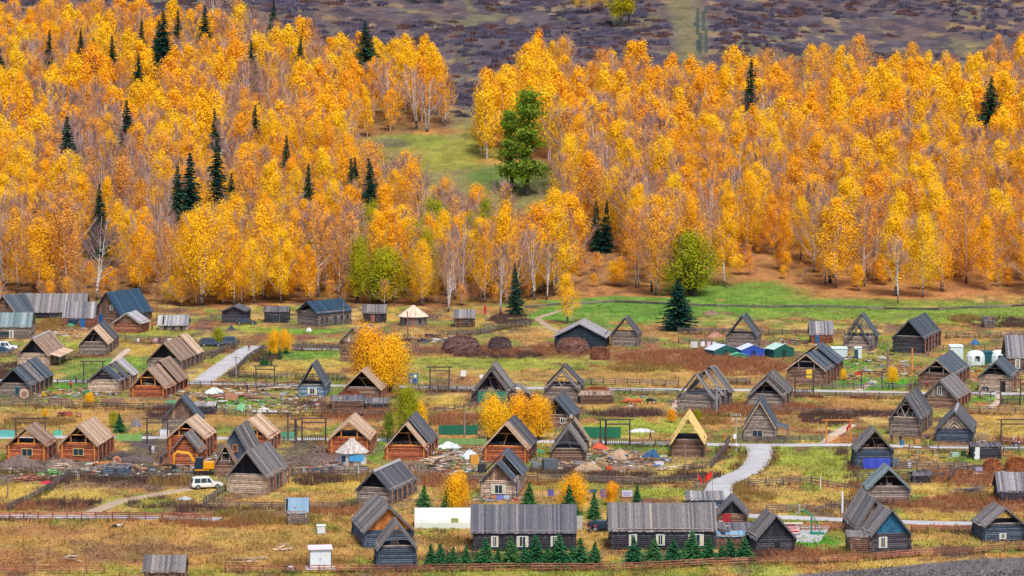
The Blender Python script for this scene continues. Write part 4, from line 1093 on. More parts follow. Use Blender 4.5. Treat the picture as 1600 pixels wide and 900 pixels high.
def tree_protos(kind, n, Ht, Wd, nleaf, lsize, ntwig, mat, twmat=None, base=.28, seed=0, stems=1, bark=None, lobes=14):
    out = []
    for i in range(n):
        rr = random.Random(seed + i * 31)
        w_ = Wd * rr.uniform(.8, 1.2)
        tb, L, T = birch_parts(seed + i * 31, Ht, w_, nleaf, lsize, ntwig, base * rr.uniform(.8, 1.15), lobes, stems if i % 3 else max(1, stems - 1))
        tm = tb.mesh('trunk', bark or BARK)
        cm = crown_mesh('crown', L if nleaf else None, lsize, [mat] + ([twmat] if ntwig else []), seed + i, T)
        out.append((tm, cm, L))
    return out

HT = 20.0
PG = tree_protos('golden', 10, HT, 9.6, 12500, .235, 320, LG, LT, seed=100, stems=2, base=.18, lobes=15)
PO = tree_protos('orange', 7, HT, 8.4, 6500, .23, 520, LO, LT, seed=300, stems=2, base=.18, lobes=22)
PT = tree_protos('thin', 6, HT, 7.4, 2200, .235, 1000, LO, LT, seed=500, stems=2, base=.22, lobes=20)
LIME = tree_protos('lime', 3, HT, 8.4, 10500, .235, 100, LYG, LT, seed=1500, stems=2, base=.14, lobes=22)
PB = tree_protos('bare', 4, HT, 6.4, 0, .4, 900, LT, LT, seed=700, stems=3)

def plant(name, label, cat_, group, p, tm, cm, s, rz, sx=None):
    root = empty(name, p, rz, label, cat_, group)
    root.scale = (s * (sx or 1), s * (sx or 1), s)
    root.rotation_euler = (rnd.uniform(-.04, .04), rnd.uniform(-.04, .04), rz)
    a = link('trunk', tm, root); b = link('crown', cm, root)
    return root

rnd = random.Random(42)
# ---- conifers
def spruce_mesh(seed, Ht, Wd, dens, mat, bs=.04):
    r = np.random.default_rng(seed); rn = random.Random(seed)
    P0, P1 = [], []
    tiers = int(Ht * dens * 1.5)
    for k in range(tiers):
        t = k / tiers; z = Ht * (bs + (1 - bs) * t)
        R_ = Wd / 2 * (1 - t) ** 1.0 * rn.uniform(.75, 1.2) + .05
        nb = int(9 + 7 * (1 - t))
        for j in range(nb):
            az = rn.uniform(0, 2 * math.pi); rr = R_ * rn.uniform(.7, 1.15)
            n = max(3, int(rr * 5))
            for q in range(n):
                u = (q + rn.random()) / n
                P0.append((math.cos(az) * rr * u, math.sin(az) * rr * u, z - rr * .30 * u + rr * .10 * u * u))
                a2 = az + rn.uniform(-1.1, 1.1)
                l = .6 * min(1.0, .3 + R_ / 1.6) * (1.2 - .4 * u)
                P1.append((P0[-1][0] + math.cos(a2) * l, P0[-1][1] + math.sin(a2) * l, P0[-1][2] - .22 * l + rn.uniform(-.12, .1)))
    v = tri_twigs(np.array(P0), np.array(P1), .50 if Ht > 9 else .24, r)
    cm = npmesh('crown', v, np.arange(len(v)).reshape(-1, 3), [mat])
    tb = MB(); tb.path([(0, 0, -.3), (0, 0, Ht * .5), (0, 0, Ht * .98)], [.02 * Ht ** .9, .011 * Ht, .02], 6)
    return tb.mesh('trunk', BARKD), cm
SP = [spruce_mesh(900 + i, 18, w_, 1.5, NEED) for i, w_ in enumerate((8.0, 9.6, 6.6))]
def find_top(px, ytop, Ht, ylim=(760, 1300)):
    """world spot on the slope where a tree of this height has its tip at the pixel"""
    best = None
    for d in np.arange(ylim[0], ylim[1], 2.0):
        x = (px - 800) / FPX * d
        z = z1(x, d) + Ht
        q = proj(x, d, z)
        if best is None or abs(q[1] - ytop) < best[0]: best = (abs(q[1] - ytop), x, d)
    return Vector((best[1], best[2], z1(best[1], best[2])))
KEEP = []
def spruce_at(px, ytop, Ht, k, label, group=None, name='spruce_tree', sx=1.0):
    p = find_top(px, ytop, Ht)
    KEEP.append((px, ytop, p.y, 20 if group else 34, 26 if group else 46))
    tm, cm = SP[k]
    plant(name, label, 'tree', group, p, tm, cm, Ht / 18.0, rnd.uniform(0, 6), sx)
GS = 'dark spruces among the golden birches'
LS = 'dark spruce tip standing above the golden birches'
for px, yt, h, k in [(76, 44, 21, 2), (126, 43, 21, 2), (145, 57, 20, 2), (177, 52, 20, 2), (222, 29, 22, 2), (394, 61, 20, 0), (467, 54, 21, 2), (427, 0, 22, 0), (0, 55, 21, 2), (216, 83, 22, 0), (338, 168, 22, 2), (398, 162, 21, 0),
                      (448, 210, 22, 2), (545, 246, 20, 2), (557, 244, 20, 2), (365, 268, 20, 0), (480, 255, 19, 2), (280, 12, 20, 2)]:
    spruce_at(px, yt, h + 1, k, LS, GS, sx=.95)
for px, yt, h, k, sx, lab in [(255, 14, 27, 0, 1.05, 'broad dark spruce leaning high in the upper left wood'), (247, 30, 22, 0, 1.0, 'shorter dark spruce close beside the broad spruce of the upper left wood'), (322, 7, 26, 0, 1, 'tall dark spruce before the heath at the top of the left wood'),
                              (575, 31, 24, 1, 1.15, 'wide dark spruce rising at the heath edge above the left wood'), (204, 154, 26, 0, 1, 'tall dark spruce in the middle of the left wood'), (108, 180, 27, 0, 1, 'dark spruce beside the big round golden crown, left wood'),
                              (336, 216, 26, 0, 1, 'dark spruce right of the long leaning spruce, left wood'), (292, 236, 28, 0, 1, 'long leaning dark spruce in the left wood'), (280, 258, 25, 0, 1, 'dark spruce under the long leaning spruce'), (153, 286, 17, 0, 1, 'dark spruce cone low in the left wood above the barns'),
                              (583, 246, 24, 0, 1.0, 'dark spruce at the tip of the sloping clearing'), (1168, 90, 28, 2, .9, 'slim dark spruce near the top of the right wood'), (1545, 118, 25, 1, 1.1, 'broad dark spruce high in the right wood'), (933, 309, 12, 2, .9, 'left of two dark spruce tips in the middle wood'), (946, 311, 12, 2, .9, 'right of two dark spruce tips in the middle wood')]:
    spruce_at(px, yt, h + 2, k, lab, sx=sx * 1.05)
def tree_base(name, label, bx, by, ytop, tm, cm, href, sx=1.0, group=None, catn='tree', rz=None):
    p = ground(bx, by); p = Vector((p.x, p.y, p.z))
    h = at_z_from_y(p, ytop)
    s = h / href
    return plant(name, label, catn, group, p, tm, cm, s, rnd.uniform(0, 6) if rz is None else rz, sx)
# dark conifers and special trees get their spots first
taken = []
def scatter(poly, spacing, seed):
    rr = random.Random(seed); P = []
    g = {}
    rq = np.random.default_rng(seed)
    ya = 1.0 / rq.uniform(1 / 1180.0, 1 / 748.0, 60000); xa = rq.uniform(-.185, .185, 60000) * ya
    pxa, pya = proj(xa, ya, zt(xa, ya))
    ka = poly_in(pxa, pya, poly) & (pxa > -70) & (pxa < 1670)
    for x, y, px, py in zip(xa[ka], ya[ka], pxa[ka], pya[ka]):
        k = (int(x // spacing), int(y // spacing)); ok = True
        for i in (-1, 0, 1):
            for j in (-1, 0, 1):
                for q in g.get((k[0] + i, k[1] + j), ()):
                    if (q[0] - x) ** 2 + (q[1] - y) ** 2 < spacing ** 2: ok = False
        if ok:
            g.setdefault(k, []).append((x, y)); P.append((x, y, px, py))
    return P
for q in ((1080, 462, 362, 32), (596, 474, 388, 26), (560, 474, 372, 14)): KEEP.append((q[0], q[2], ground(q[0], q[1]).y, q[3], 90))
PL = scatter(F_LEFT, 6.2, 1); PR = scatter(F_RIGHT, 6.4, 2)
print('forest trees', len(PL), len(PR))
spots = [(x, y, px, py, 0) for x, y, px, py in PL] + [(x, y, px, py, 1) for x, y, px, py in PR]
spots.sort(key=lambda q: q[1])
XS = np.array([q[0] for q in spots]); YS = np.array([q[1] for q in spots])
cl = fbm(XS / 14, YS / 20, 91, 3) * .7 + np.random.default_rng(3).normal(0, .13, len(XS))
qs = np.quantile(cl, [.55, .72, .84])
SIDE = ['left', 'right']
cnt = {'g': 0, 'o': 0, 't': 0, 'b': 0}
REST = []
for i, (x, y, px, py, sd_) in enumerate(spots):
    # keep the village houses at the wood's foot clear
    if py > 462 and (y < 800) and any(abs(px - a) < w_ and py > b for a, b, w_ in ((65, 462, 75), (195, 458, 42), (515, 474, 40), (1060, 470, 30), (890, 474, 14))): continue
    ptop = proj(x, y, z1(x, y) + 21)[1]
    if any(abs(px - q[0]) < q[3] and y < q[2] + 2 and ptop < q[1] + q[4] and py > q[1] for q in KEEP): continue
    if px > 1090 and py > 405 and rnd.random() < .45: continue
    k = 'g' if cl[i] < qs[0] else 'o' if cl[i] < qs[1] else 't' if cl[i] < qs[2] else 'b'
    if (725 < px < 870 and py < 262) or (530 < px < 720 and py < 215 and rnd.random() < .6): k = 'g'
    H_ = rnd.choice((rnd.uniform(.7, .95), rnd.uniform(.9, 1.2), rnd.uniform(.95, 1.25)))
    if py < 230 and sd_ == 0 and px > 520: H_ *= .95
    rz = rnd.uniform(0, 6.28); sx = rnd.uniform(.85, 1.35)
    p = (x, y, z1(x, y) - .1)
    if py > 425 and 370 < px < 770 and rnd.random() < .16:
        tm, cm, _ = LIME[i % 3]; plant('lime_birch_tree', 'birch with lime yellow leaves at the front of the left wood', 'tree', 'lime yellow birches at the front of the left wood', p, tm, cm, H_ * .95, rz, sx); continue
    cnt[k] += 1
    if cnt[k] > 300:
        REST.append((k, p, H_, rz, sx)); continue
    where = ('on the wooded slope at left' if sd_ == 0 else 'on the wooded slope at right') if py < 440 else ('along the front of the left wood' if sd_ == 0 else 'along the front of the right wood')
    if k == 'g': tm, cm, _ = rnd.choice(PG); lab = 'white stemmed birch in full golden yellow leaf ' + where; nm = 'golden_birch_tree'
    elif k == 'o': tm, cm, _ = rnd.choice(PO); lab = 'white stemmed birch with orange autumn leaves ' + where; nm = 'orange_birch_tree'
    elif k == 't': tm, cm, _ = rnd.choice(PT); lab = 'half bare birch with thin rusty leaves ' + where; nm = 'rusty_birch_tree'
    else: tm, cm, _ = rnd.choice(PB); lab = 'leafless birch with pinkish grey twigs ' + where; nm = 'bare_birch_tree'
    plant(nm, lab, 'tree', lab.split(' birch')[0] + ' birches ' + where, p, tm, cm, H_, rz, sx)
print('kinds', cnt, 'rest', len(REST))

# young undergrowth birches at the feet of the woods
rq = np.random.default_rng(31)
for i in range(300):
    if rq.random() < .62: px, py = rq.uniform(-20, 860), rq.uniform(440, 482)
    else: px, py = rq.uniform(880, 1620), rq.uniform(360, 455)
    if not (poly_in([px], [py], F_LEFT)[0] or poly_in([px], [py], F_RIGHT)[0]): continue
    p = ground(px, py); s_ = rq.uniform(.16, .36)
    k = int(rq.integers(0, 3)); tm, cm, _ = (PG[i % 10], PO[i % 7], PT[i % 6])[k]
    lab = ('low golden birch sapling', 'low orange birch sapling', 'low rusty birch sapling')[k] + (' among the trunks of the left wood' if px < 870 else ' among the trunks of the right wood')
    plant(('golden_birch_sapling', 'orange_birch_sapling', 'rusty_birch_sapling')[k], lab, 'tree', lab.replace('sapling', 'saplings'), p, tm, cm, s_, rq.uniform(0, 6), 1.7)

# the farther golden birches beyond the first 300 of their kind: one uncounted mass
V, F, CC, MI, TV, TF = [], [], [], [], [], []
o = 0; o2 = 0
r = np.random.default_rng(12)
for k, p, s, rz, sx in REST:
    tm, cm, L = (PG if k == 'g' else PO if k == 'o' else PT if k == 't' else PB)[int(r.integers(0, 4))]
    c, s_ = math.cos(rz), math.sin(rz)
    def tf(A): 
        return np.stack([(A[:, 0] * c - A[:, 1] * s_) * s * sx + p[0], (A[:, 0] * s_ + A[:, 1] * c) * s * sx + p[1], A[:, 2] * s + p[2]], 1)
    if L is not None and len(L):
        LL = L[r.random(len(L)) < .34]; Q = tf(LL[:, :3]); nn = LL[:, 3:].copy(); nn[:, 0], nn[:, 1] = nn[:, 0] * c - nn[:, 1] * s_, nn[:, 0] * s_ + nn[:, 1] * c; v, f = quads(Q, .38 * s, r, nrm=nn)
        V.append(v); F.append(f + o); o += len(v)
        CC.append(np.full((len(v), 1), r.random()))
    nvt = len(tm.vertices); A = np.empty(nvt * 3, np.float32); tm.vertices.foreach_get('co', A); A = tf(A.reshape(-1, 3))
    for pl in tm.polygons: TF.append(tuple(i + o2 for i in pl.vertices))
    TV.append(A); o2 += nvt
if REST:
    cc = np.repeat(np.concatenate(CC), 3, 1)
    me = npmesh('far_birch_wood', np.concatenate(V), np.concatenate(F), [LG], cc)
    fo = link('far_birch_wood', me)
    tag(fo, 'farther golden birches massed near the top of the wooded slopes', 'wood', kind='stuff')
    tme = bpy.data.meshes.new('trunks'); tme.from_pydata(np.concatenate(TV).tolist(), [], TF); tme.materials.append(BARK)
    tag(link('trunks', tme, fo), kind='stuff')

tree_base('spruce_tree', 'slim dark spruce standing free at the forest foot beside the little log shed', 806, 494, 408, *SP[2], 18, 1.0)
tree_base('spruce_tree', 'big dark spruce alone on the green meadow', 1060, 516, 433, *SP[1], 18, 1.6)
YS_ = [spruce_mesh(950 + i, 6, w_, 3.2, NEEDY, .03) for i, w_ in enumerate((3.6, 4.2))]
def young(px, py, yt, label, group=None, sx=1.0, k=0):
    tree_base('young_spruce_tree', label, px, py, yt, *YS_[k], 6, sx, group)
for i, (px, yt) in enumerate([(674, 850), (688, 848), (709, 854), (728, 851), (746, 862), (759, 840), (778, 856), (799, 838), (820, 850), (837, 834), (856, 852), (875, 834), (893, 852), (906, 840), (928, 846), (702, 862), (790, 864)]):
    young(px, 886 + (i % 3) - 1, yt, 'young green spruce in the planted row before the long house beside the greenhouse', 'young spruces planted before the long house beside the greenhouse', 1.35, i % 2)
for i, (px, yt) in enumerate([(990, 838), (1021, 840), (1052, 840), (1080, 828), (1108, 838), (1128, 851), (1141, 838), (1163, 838), (1100, 856)]):
    young(px, 881 - (i > 4) * 4, yt, 'young green spruce in the planted row before the long house with the lean-to sheds', 'young spruces planted before the long house with lean-to', 1.4, i % 2)
for px, py, yt, lab, sx in [(662, 802, 757, 'bluish young spruce left of the orange bush, behind the greenhouse', 1.2), (698, 804, 760, 'young spruce half in front of the orange bush behind the greenhouse', .95), (826, 792, 752, 'young spruce just right of the double gable cottage', 1.1), (890, 806, 756, 'young spruce before the orange bush by the washing line', 1.15), (928, 812, 767, 'young spruce between the two long log houses', .95), (995, 786, 755, 'small spruce beside the banner left of the flags', .9)]:
    young(px, py, yt, lab, None, sx)
for px, py, yt in [(421, 559, 546), (436, 556, 542), (447, 553, 540), (411, 570, 554), (417, 571, 560), (424, 572, 564), (437, 562, 552)]:
    young(px, py, yt, 'very small spruce on the lawn beside the sloping lane', 'very small spruces beside the sloping lane', 1.3)
young(187, 676, 645, 'little bluish spruce between the yellow bush and the new log house', None, 1.2)

# ---- broad green larches in the clearing
def larch():
    r = np.random.default_rng(77); rn = random.Random(77)
    Ht = 26; tb = MB(); tb.path([(0, 0, -.4), (.3, 0, Ht * .3), (0, .2, Ht * .65), (.2, 0, Ht * .97)], [.55, .4, .24, .05], 7)
    L = []
    for k in range(52):
        t = rn.uniform(.16, .97); az = rn.uniform(0, 6.28); l = (3.9 * (1.12 - t) ** .7 + .5) * rn.uniform(.6, 1.15)
        a = Vector((.1, .1, Ht * t)); e = a + Vector((math.cos(az) * l, math.sin(az) * l, rn.uniform(-.1, .4) * l))
        tb.path([a, e], [.11 * (1.1 - t), .03], 4)
        m = 120
        u = r.random(m)[:, None]
        p = np.array(a) * (1 - u) + np.array(e) * u + r.normal(0, .62, (m, 3)) * np.array([1, 1, .8]); L.append(p)
    L = np.concatenate(L)
    return tb.mesh('trunk', BARKD), crown_mesh('crown', L, .5, [LARCH], 5)
LA = larch()
LA2 = (LA[0], LA[1].copy()); LA2[1].materials[0] = LYG
tree_base('larch_tree', 'tall green larch at the foot of the clearing, taller of the two', 824, 306, 138, *LA, 26, 1.35)
tree_base('larch_tree', 'green larch close on the left of the taller larch', 801, 296, 172, *LA, 26, 1.35)

# ---- single broadleaf trees and bushes
PY = tree_protos('yard', 3, 10, 9.4, 17000, .235, 40, LG, LT, base=.12, seed=1100, stems=3, bark=BARKD, lobes=16)
PYG = tree_protos('yardgreen', 2, 10, 7.8, 12000, .22, 40, LYG, LT, base=.12, seed=1200, stems=3, bark=BARKD, lobes=16)
PGR = tree_protos('green', 2, 10, 8.5, 3600, .32, 0, LGR, None, base=.05, seed=1300, stems=3, bark=BARKD, lobes=16)
def bush(name, lab, bx, by, yt, P, k, sx=1.0, catn='tree', group=None):
    tm, cm, _ = P[k % len(P)]
    return tree_base(name, lab, bx, by, yt, tm, cm, 10.2, sx, group, catn)
BT = 'yellow_tree'
bush(BT, 'bright yellow tree behind the tan roofed house, left crown', 577, 610, 516, PY, 0, .82)
bush(BT, 'bright yellow tree behind the tan roofed house, right crown', 610, 612, 530, PY, 1, .92)
bush(BT, 'small orange yellow tree on the lawn by the lane, left of a pair', 428, 556, 518, PY, 2, .85)
bush(BT, 'small yellow tree on the lawn by the lane, right of a pair', 446, 552, 517, PY, 1, .8)
bush(BT, 'large yellow bush behind the tan fronted houses, leftmost of three crowns', 775, 690, 622, PY, 1, .92)
bush(BT, 'large yellow bush behind the tan fronted houses, middle of three crowns', 808, 688, 622, PY, 0, .9)
bush(BT, 'large yellow bush behind the tan fronted houses, rightmost of three crowns', 842, 688, 622, PY, 2, .95)
bush('yellow_green_tree', 'tall yellow green tree behind the new tan fronted house', 633, 690, 604, PYG, 0, .75)
bush(BT, 'golden bush between the yellow green tree and the dark roof', 656, 680, 632, PY, 2, .8)
bush('green_bush', 'dark green bush left of the tan fronted house', 606, 690, 646, PGR, 0, .75, 'bush')
bush('green_bush', 'bright green bush in front of the yurt fence', 1428 - 808, 622, 600, PYG, 1, 1.1, 'bush')
bush(BT, 'orange yellow bush behind the greenhouse', 713, 802, 742, PY, 0, .95)
bush(BT, 'orange yellow bush with a young spruce in front, by the washing line', 893, 802, 745, PY, 1, 1.0)
bush(BT, 'orange bush at the left end of the second long house', 955, 790, 755, PY, 2, 1.0)
bush('green_birch_tree', 'round yellow green birch at the foot of the right wood', 1080, 462, 362, PYG, 1, 1.45)
bush('green_tree', 'green tree under the yellow green birch', 1076, 458, 398, PGR, 1, 1.2)
bush('green_birch_tree', 'yellow green birch at the front of the left wood', 600, 474, 388, PYG, 0, 1.3)
bush('green_tree', 'green bushy tree at the front of the left wood', 590, 474, 412, PGR, 0, 1.2)
bush('green_birch_tree', 'slender yellow green birch at the forest foot beside the green tree', 560, 474, 372, PYG, 1, .7)
tm, cm, _ = PG[2]
tree_base('golden_birch_tree', 'golden birch standing out on the meadow before the middle wood', 887, 505, 424, tm, cm, 20.3, 1.3)
for i, (bx, by, yt, lab) in enumerate([(1403, 474, 350, 'leafless forked birch alone before the right wood'), (783, 492, 372, 'pinkish leafless birch beside the free standing spruce'), (700, 488, 380, 'leafless birch behind the little log shed'), (1290, 446, 300, 'leafless birch rising in the front of the right wood')]):
    tm, cm, _ = PB[i % 4]; tree_base('bare_birch_tree', lab, bx, by, yt, tm, cm, 21, .9)
for i, (bx, by, yt, lab) in enumerate([(902, 20, -50, 'golden birch on the heath, left of the hilltop trio'), (922, 22, -46, 'golden birch on the heath, middle of the hilltop trio'), (943, 18, -52, 'golden birch on the heath, right of the hilltop trio'), (655, 6, -100, 'golden birch on the skyline heath above the left wood'), (686, 5, -100, 'second golden birch on the skyline heath above the left wood')]):
    tm, cm, _ = PG[i]; tree_base('golden_birch_tree', lab, bx, by, yt, tm, cm, 20.3, 1.0)
tree_base('larch_tree', 'dark trunked larch on the heath beside the hilltop birches', 971, 42, -100, *LA2, 26, 1.0)
tree_base('larch_tree', 'thinner larch on the heath right of the dark trunked one', 983, 38, -90, *LA2, 26, .7)
for bx, by, yt, lab in [(340, 540, 513, 'small yellow green sapling beside the dark parked cars'), (70, 652, 640, 'yellow shrub in the ochre meadow'), (177, 668, 643, 'yellow green shrub by the little bluish spruce'), (1049, 660, 640, 'tiny golden sapling in the meadow left of the reed weeds'), (1089, 660, 640, 'tiny green gold sapling near the yellow roofed hut'), (1284, 594, 578, 'golden sapling by the dark stepped roof house'), (1394, 600, 575, 'golden sapling on the lawn beside two walkers'), (1475, 590, 578, 'little golden sapling before the smooth grey roof'), (1317, 594, 578, 'golden sapling on the lawn beside the red umbrella'), (140, 636, 615, 'thin orange tree by the garden shed'), (68, 620, 612, 'low yellow shrub beside the round hay bale')]:
    bush('sapling_tree', lab, bx, by, yt, PY if 'green' not in lab else PYG, 0, 1.0, 'tree')
for bx, by, yt, lab, sx in [(833, 768, 752, 'dry bush', 1)][:0]: pass
# ------------------------------------------------------------------ fences, gates, poles
def fence(label, pts, h=1.2, gap=2.6, rails=3, mat='fence', pal=False, name='rail_fence', group=None, rr=.075, mess=0.0, posth=1.0):
    rn = random.Random(int(pts[0][0] * 3 + pts[0][1]))
    P = [ground(*p) for p in pts]
    q = [P[0]]
    for i in range(len(P) - 1):
        n = max(1, round((P[i + 1] - P[i]).length / gap))
        for k in range(1, n + 1): q.append(P[i].lerp(P[i + 1], k / n))
    o = P[0]
    root = empty(name, o, 0, label, 'fence', group)
    pm = MB().tube((0, 0, -.25), (0, 0, h * posth), .10, .09, n=6).mesh('post', MW[mat])
    for i, p in enumerate(q):
        if len(q) > 100 and i % 2: continue
        po = link('post', pm, root, p - o + Vector((0, 0, rn.uniform(-.06, .1))))
        po.rotation_euler = (rn.uniform(-.05, .05), rn.uniform(-.05, .05), rn.uniform(0, 6))
    for k in range(rails):
        m = MB(); z = h * (.92 - k * .78 / max(1, rails))
        for i in range(len(q) - 1):
            a = q[i] - o; b = q[i + 1] - o; d = (b - a).normalized() * .15
            zb = z * .45 if rn.random() < mess else z
            m.tube(a - d + Vector((0, -.08, z + rn.uniform(-.05, .05))), b + d + Vector((0, -.08, zb + rn.uniform(-.05, .05))), rr, n=5)
        if m.v: m.build('rail', MW[mat], root)
    if pal:
        m = MB()
        for i in range(len(q) - 1):
            a = q[i] - o; b = q[i + 1] - o; n = int((b - a).length / (.22 if pal == 'picket' else .30))
            for k in range(n):
                p = a.lerp(b, (k + rn.uniform(.2, .8)) / n)
                t = Vector((rn.uniform(-.04, .04), 0, 0)) if pal == 'picket' else Vector((rn.uniform(-.35, .35), rn.uniform(-.2, .2), 0))
                hh = h * (rn.uniform(.9, 1.0) if pal == 'picket' else rn.uniform(.6, 1.25))
                m.tube(p + Vector((0, .08, -.1)), p + t + Vector((0, .08, hh)), .05, .035, n=4)
        m.build('pickets', MW[mat], root)
    return root

FR = 'fencered'
fence('long red brown rail fence along the bottom edge before the spruces', [(352, 896), (470, 896), (640, 895), (800, 893), (960, 893), (1040, 889), (1140, 884), (1230, 882), (1280, 882), (1370, 876), (1430, 871), (1520, 866), (1620, 860)], 1.15, 2.5, 3, FR)
fence('short red brown rail fence at the bottom edge of the ochre field', [(-30, 897), (163, 897)], 1.15, 2.4, 3, FR)
fence('red brown rail fence in front of the concrete lane by the ochre field', [(-30, 811), (150, 811), (280, 812), (330, 813)], 1.05, 2.2, 3, FR)
fence('red brown rail fence before the lane beside the blue gabled house', [(1424, 832), (1520, 832)], 1.1, 2.2, 3, FR)
fence('brown rail fence behind the basketball yard', [(1250, 830), (1322, 830)], 1.1, 2.2, 3, FR)
G = 'fence'
fence('tangled grey stick fence climbing from the red tarpaulin to the yellow weeds', [(12, 800), (30, 790), (60, 776), (90, 758), (108, 745)], 1.1, 1.8, 2, G, 'sticks')
fence('low grey stick fence around the earth heaps', [(-20, 738), (40, 741), (108, 744), (160, 750), (300, 748)], 1.2, 2.0, 2, G, 'sticks', mess=.3)
fence('grey rail fence beside the pale log house and white car', [(318, 790), (336, 778), (352, 768)], 1.1, 1.7, 3, G)
fence('grey rail fence crossing the field behind the blue roofed hut', [(320, 795), (400, 795), (450, 796), (530, 796), (560, 790)], 1.1, 2.6, 3, G)
fence('grey paling fence in front of the yurt yard', [(456, 744), (520, 742), (575, 742)], 1.3, 1.8, 3, G, 'picket')
fence('rail fence along the lane behind the yurt house', [(425, 693), (462, 693)], 1.2, 2.2, 3, G)
fence('grey rail fence along the upper lane left of the narrow steep house', [(296, 604), (400, 606), (467, 607)], 1.2, 2.3, 3, G)
fence('dark stick fence along the meadow side of the upper lane', [(360, 588), (420, 592), (462, 592), (540, 594)], 1.1, 1.6, 2, G, 'sticks')
fence('grey stick fence along the right side of the sloping lane', [(412, 547), (388, 562), (372, 578), (360, 590)], 1.2, 1.5, 2, G, 'sticks')
fence('post fence left of the sloping lane and parked cars', [(300, 564), (330, 561), (350, 549), (374, 539)], 1.3, 1.6, 1, G, 'sticks')
fence('dark fence behind the small birch pair on the lawn', [(440, 544), (490, 546), (530, 548)], 1.1, 1.8, 3, G, 'sticks')
fence('grey rail fence behind the half tan roofed house', [(180, 533), (250, 534), (320, 540)], 1.3, 2.4, 3, G)
fence('old fence in front of the teal roofed shed', [(-10, 560), (30, 556)], 1.4, 2, 4, G, 'sticks')
fence('rail fence along the upper lane left of the small gate frame', [(90, 601), (130, 602), (165, 604)], 1.1, 2.2, 3, G)
fence('long rail fence across the ochre meadow under the upper cottages', [(-20, 636), (60, 636), (150, 638), (200, 640), (270, 640)], 1.2, 2.4, 3, G, 'sticks', mess=.2)
fence('grey stick fence along the middle meadow above the tan roofs', [(335, 648), (400, 650), (470, 650), (560, 650), (610, 652)], 1.2, 2.2, 2, G, 'sticks', mess=.2)
fence('rail fence along the upper lane behind the green tarpaulin house', [(640, 610), (700, 612), (745, 612)], 1.2, 2.0, 3, G, 'picket')
fence('long rail fence along the upper lane by the three strip house', [(905, 601), (980, 601), (1060, 604)], 1.2, 2.4, 3, G)
fence('rail fence below the upper lane by the three strip house', [(908, 614), (985, 616), (1060, 618)], 1.1, 2.4, 3, G)
fence('dark rail fence behind the weathered grey roofed house', [(1130, 600), (1172, 600)], 1.2, 2.2, 4, G, 'sticks')
fence('pale rail fence along the upper lane by the lawn', [(1232, 620), (1330, 622), (1418, 623)], 1.1, 2.8, 3, G)
fence('rail fence before the lawn and golden saplings', [(1284, 608), (1334, 609), (1380, 609), (1440, 609)], 1.1, 2.2, 3, G)
fence('grey rail fence crossing the foot of the green meadow', [(1060, 521), (1130, 522), (1180, 524), (1265, 524)], 1.3, 2.8, 4, G)
fence('grey rail fence behind the tents', [(1060, 536), (1130, 540), (1184, 542), (1262, 540)], 1.2, 2.6, 3, G)
fence('long rail fence from the dark blue roofed house to the dome tents', [(1478, 528), (1530, 530), (1580, 526), (1640, 524)], 1.3, 2.8, 3, G)
fence('rail fence before the dome tents', [(1452, 549), (1520, 548), (1576, 548)], 1.3, 3, 2, G)
fence('rail fence between the open roofed hut and the shed', [(1302, 524), (1320, 524)], 1.2, 2.2, 4, G)
fence('dark line of the boundary ditch fence at the foot of the right wood', [(820, 482), (870, 477), (960, 473), (1040, 476), (1100, 479), (1200, 481), (1290, 480), (1380, 484), (1450, 485), (1520, 482), (1640, 478)], .55, 3.2, 3, G, rr=.1)
fence('old grey fence from the log shed to the haystacks', [(700, 526), (745, 524), (790, 514), (830, 508)], 1.3, 2, 4, G, 'sticks')
fence('grey fence behind the long haystack', [(640, 553), (690, 556)], 1.1, 2.4, 2, G)
fence('grey rail fence before the meadow lane by the yellow roofed hut', [(985, 697), (1024, 697), (1050, 698)], 1.1, 2, 3, G)
fence('grey rail fence before the A-frame house', [(1150, 690), (1200, 692), (1225, 693)], 1.1, 2, 3, G)
fence('rail fence right of the A-frame house', [(1226, 691), (1250, 691), (1285, 690)], 1.1, 1.8, 3, G)
fence('tangled grey fence winding down beside the curving lane', [(1140, 690), (1134, 705), (1124, 716), (1112, 732), (1070, 736)], 1.2, 1.7, 2, G, 'sticks')
fence('long dark fence behind the long log houses', [(810, 752), (870, 753), (960, 756), (1040, 756), (1098, 754)], 1.2, 2.6, 4, G, mess=.15)
fence('rail fence right of the curving lane by the brush', [(1170, 760), (1250, 757), (1268, 756)], 1.2, 2.6, 3, G, posth=1.2)
fence('dark fence behind the basketball yard brush', [(1198, 802), (1260, 800), (1320, 798)], 1.2, 2.4, 3, G, mess=.2)
fence('rail fence along the lane by the low flat shed', [(1420, 706), (1466, 707), (1520, 708)], 1.2, 4.4, 2, G, posth=1.25)
fence('rail fence right of the low flat shed', [(1568, 708), (1640, 708)], 1.2, 3, 3, G)
fence('rail fence of the small paddock below the blue tarpaulin barn', [(1340, 752), (1376, 748), (1430, 748), (1474, 750)], 1.2, 3, 3, G)
fence('rail fence above the small paddock', [(1400, 733), (1466, 735), (1490, 734), (1510, 733)], 1.2, 3, 3, G)
fence('rail fence beside the meadow right of the curving lane', [(1268, 757), (1320, 766), (1352, 768)], 1.1, 3, 2, G)
fence('old stake fence around the reed patch', [(1484, 752), (1490, 742), (1500, 738), (1560, 736)], 1.1, 1.2, 2, G, 'sticks')
fence('rail fence along the meadow right of the chevron house', [(1500, 645), (1560, 645), (1640, 648)], 1.2, 2.8, 3, G)
fence('picket fence by the reddish house with dark gable', [(1565, 630), (1600, 631), (1640, 631)], 1.5, 2, 2, G, 'picket')
fence('grey rail fence by the plank path and gate', [(1514, 622), (1548, 624)], 1.4, 2, 3, G)
fence('picket fence along the meadow lane right of the chevron house', [(1555, 695), (1580, 696), (1640, 697)], 1.4, 2.4, 2, 'palered', 'picket')
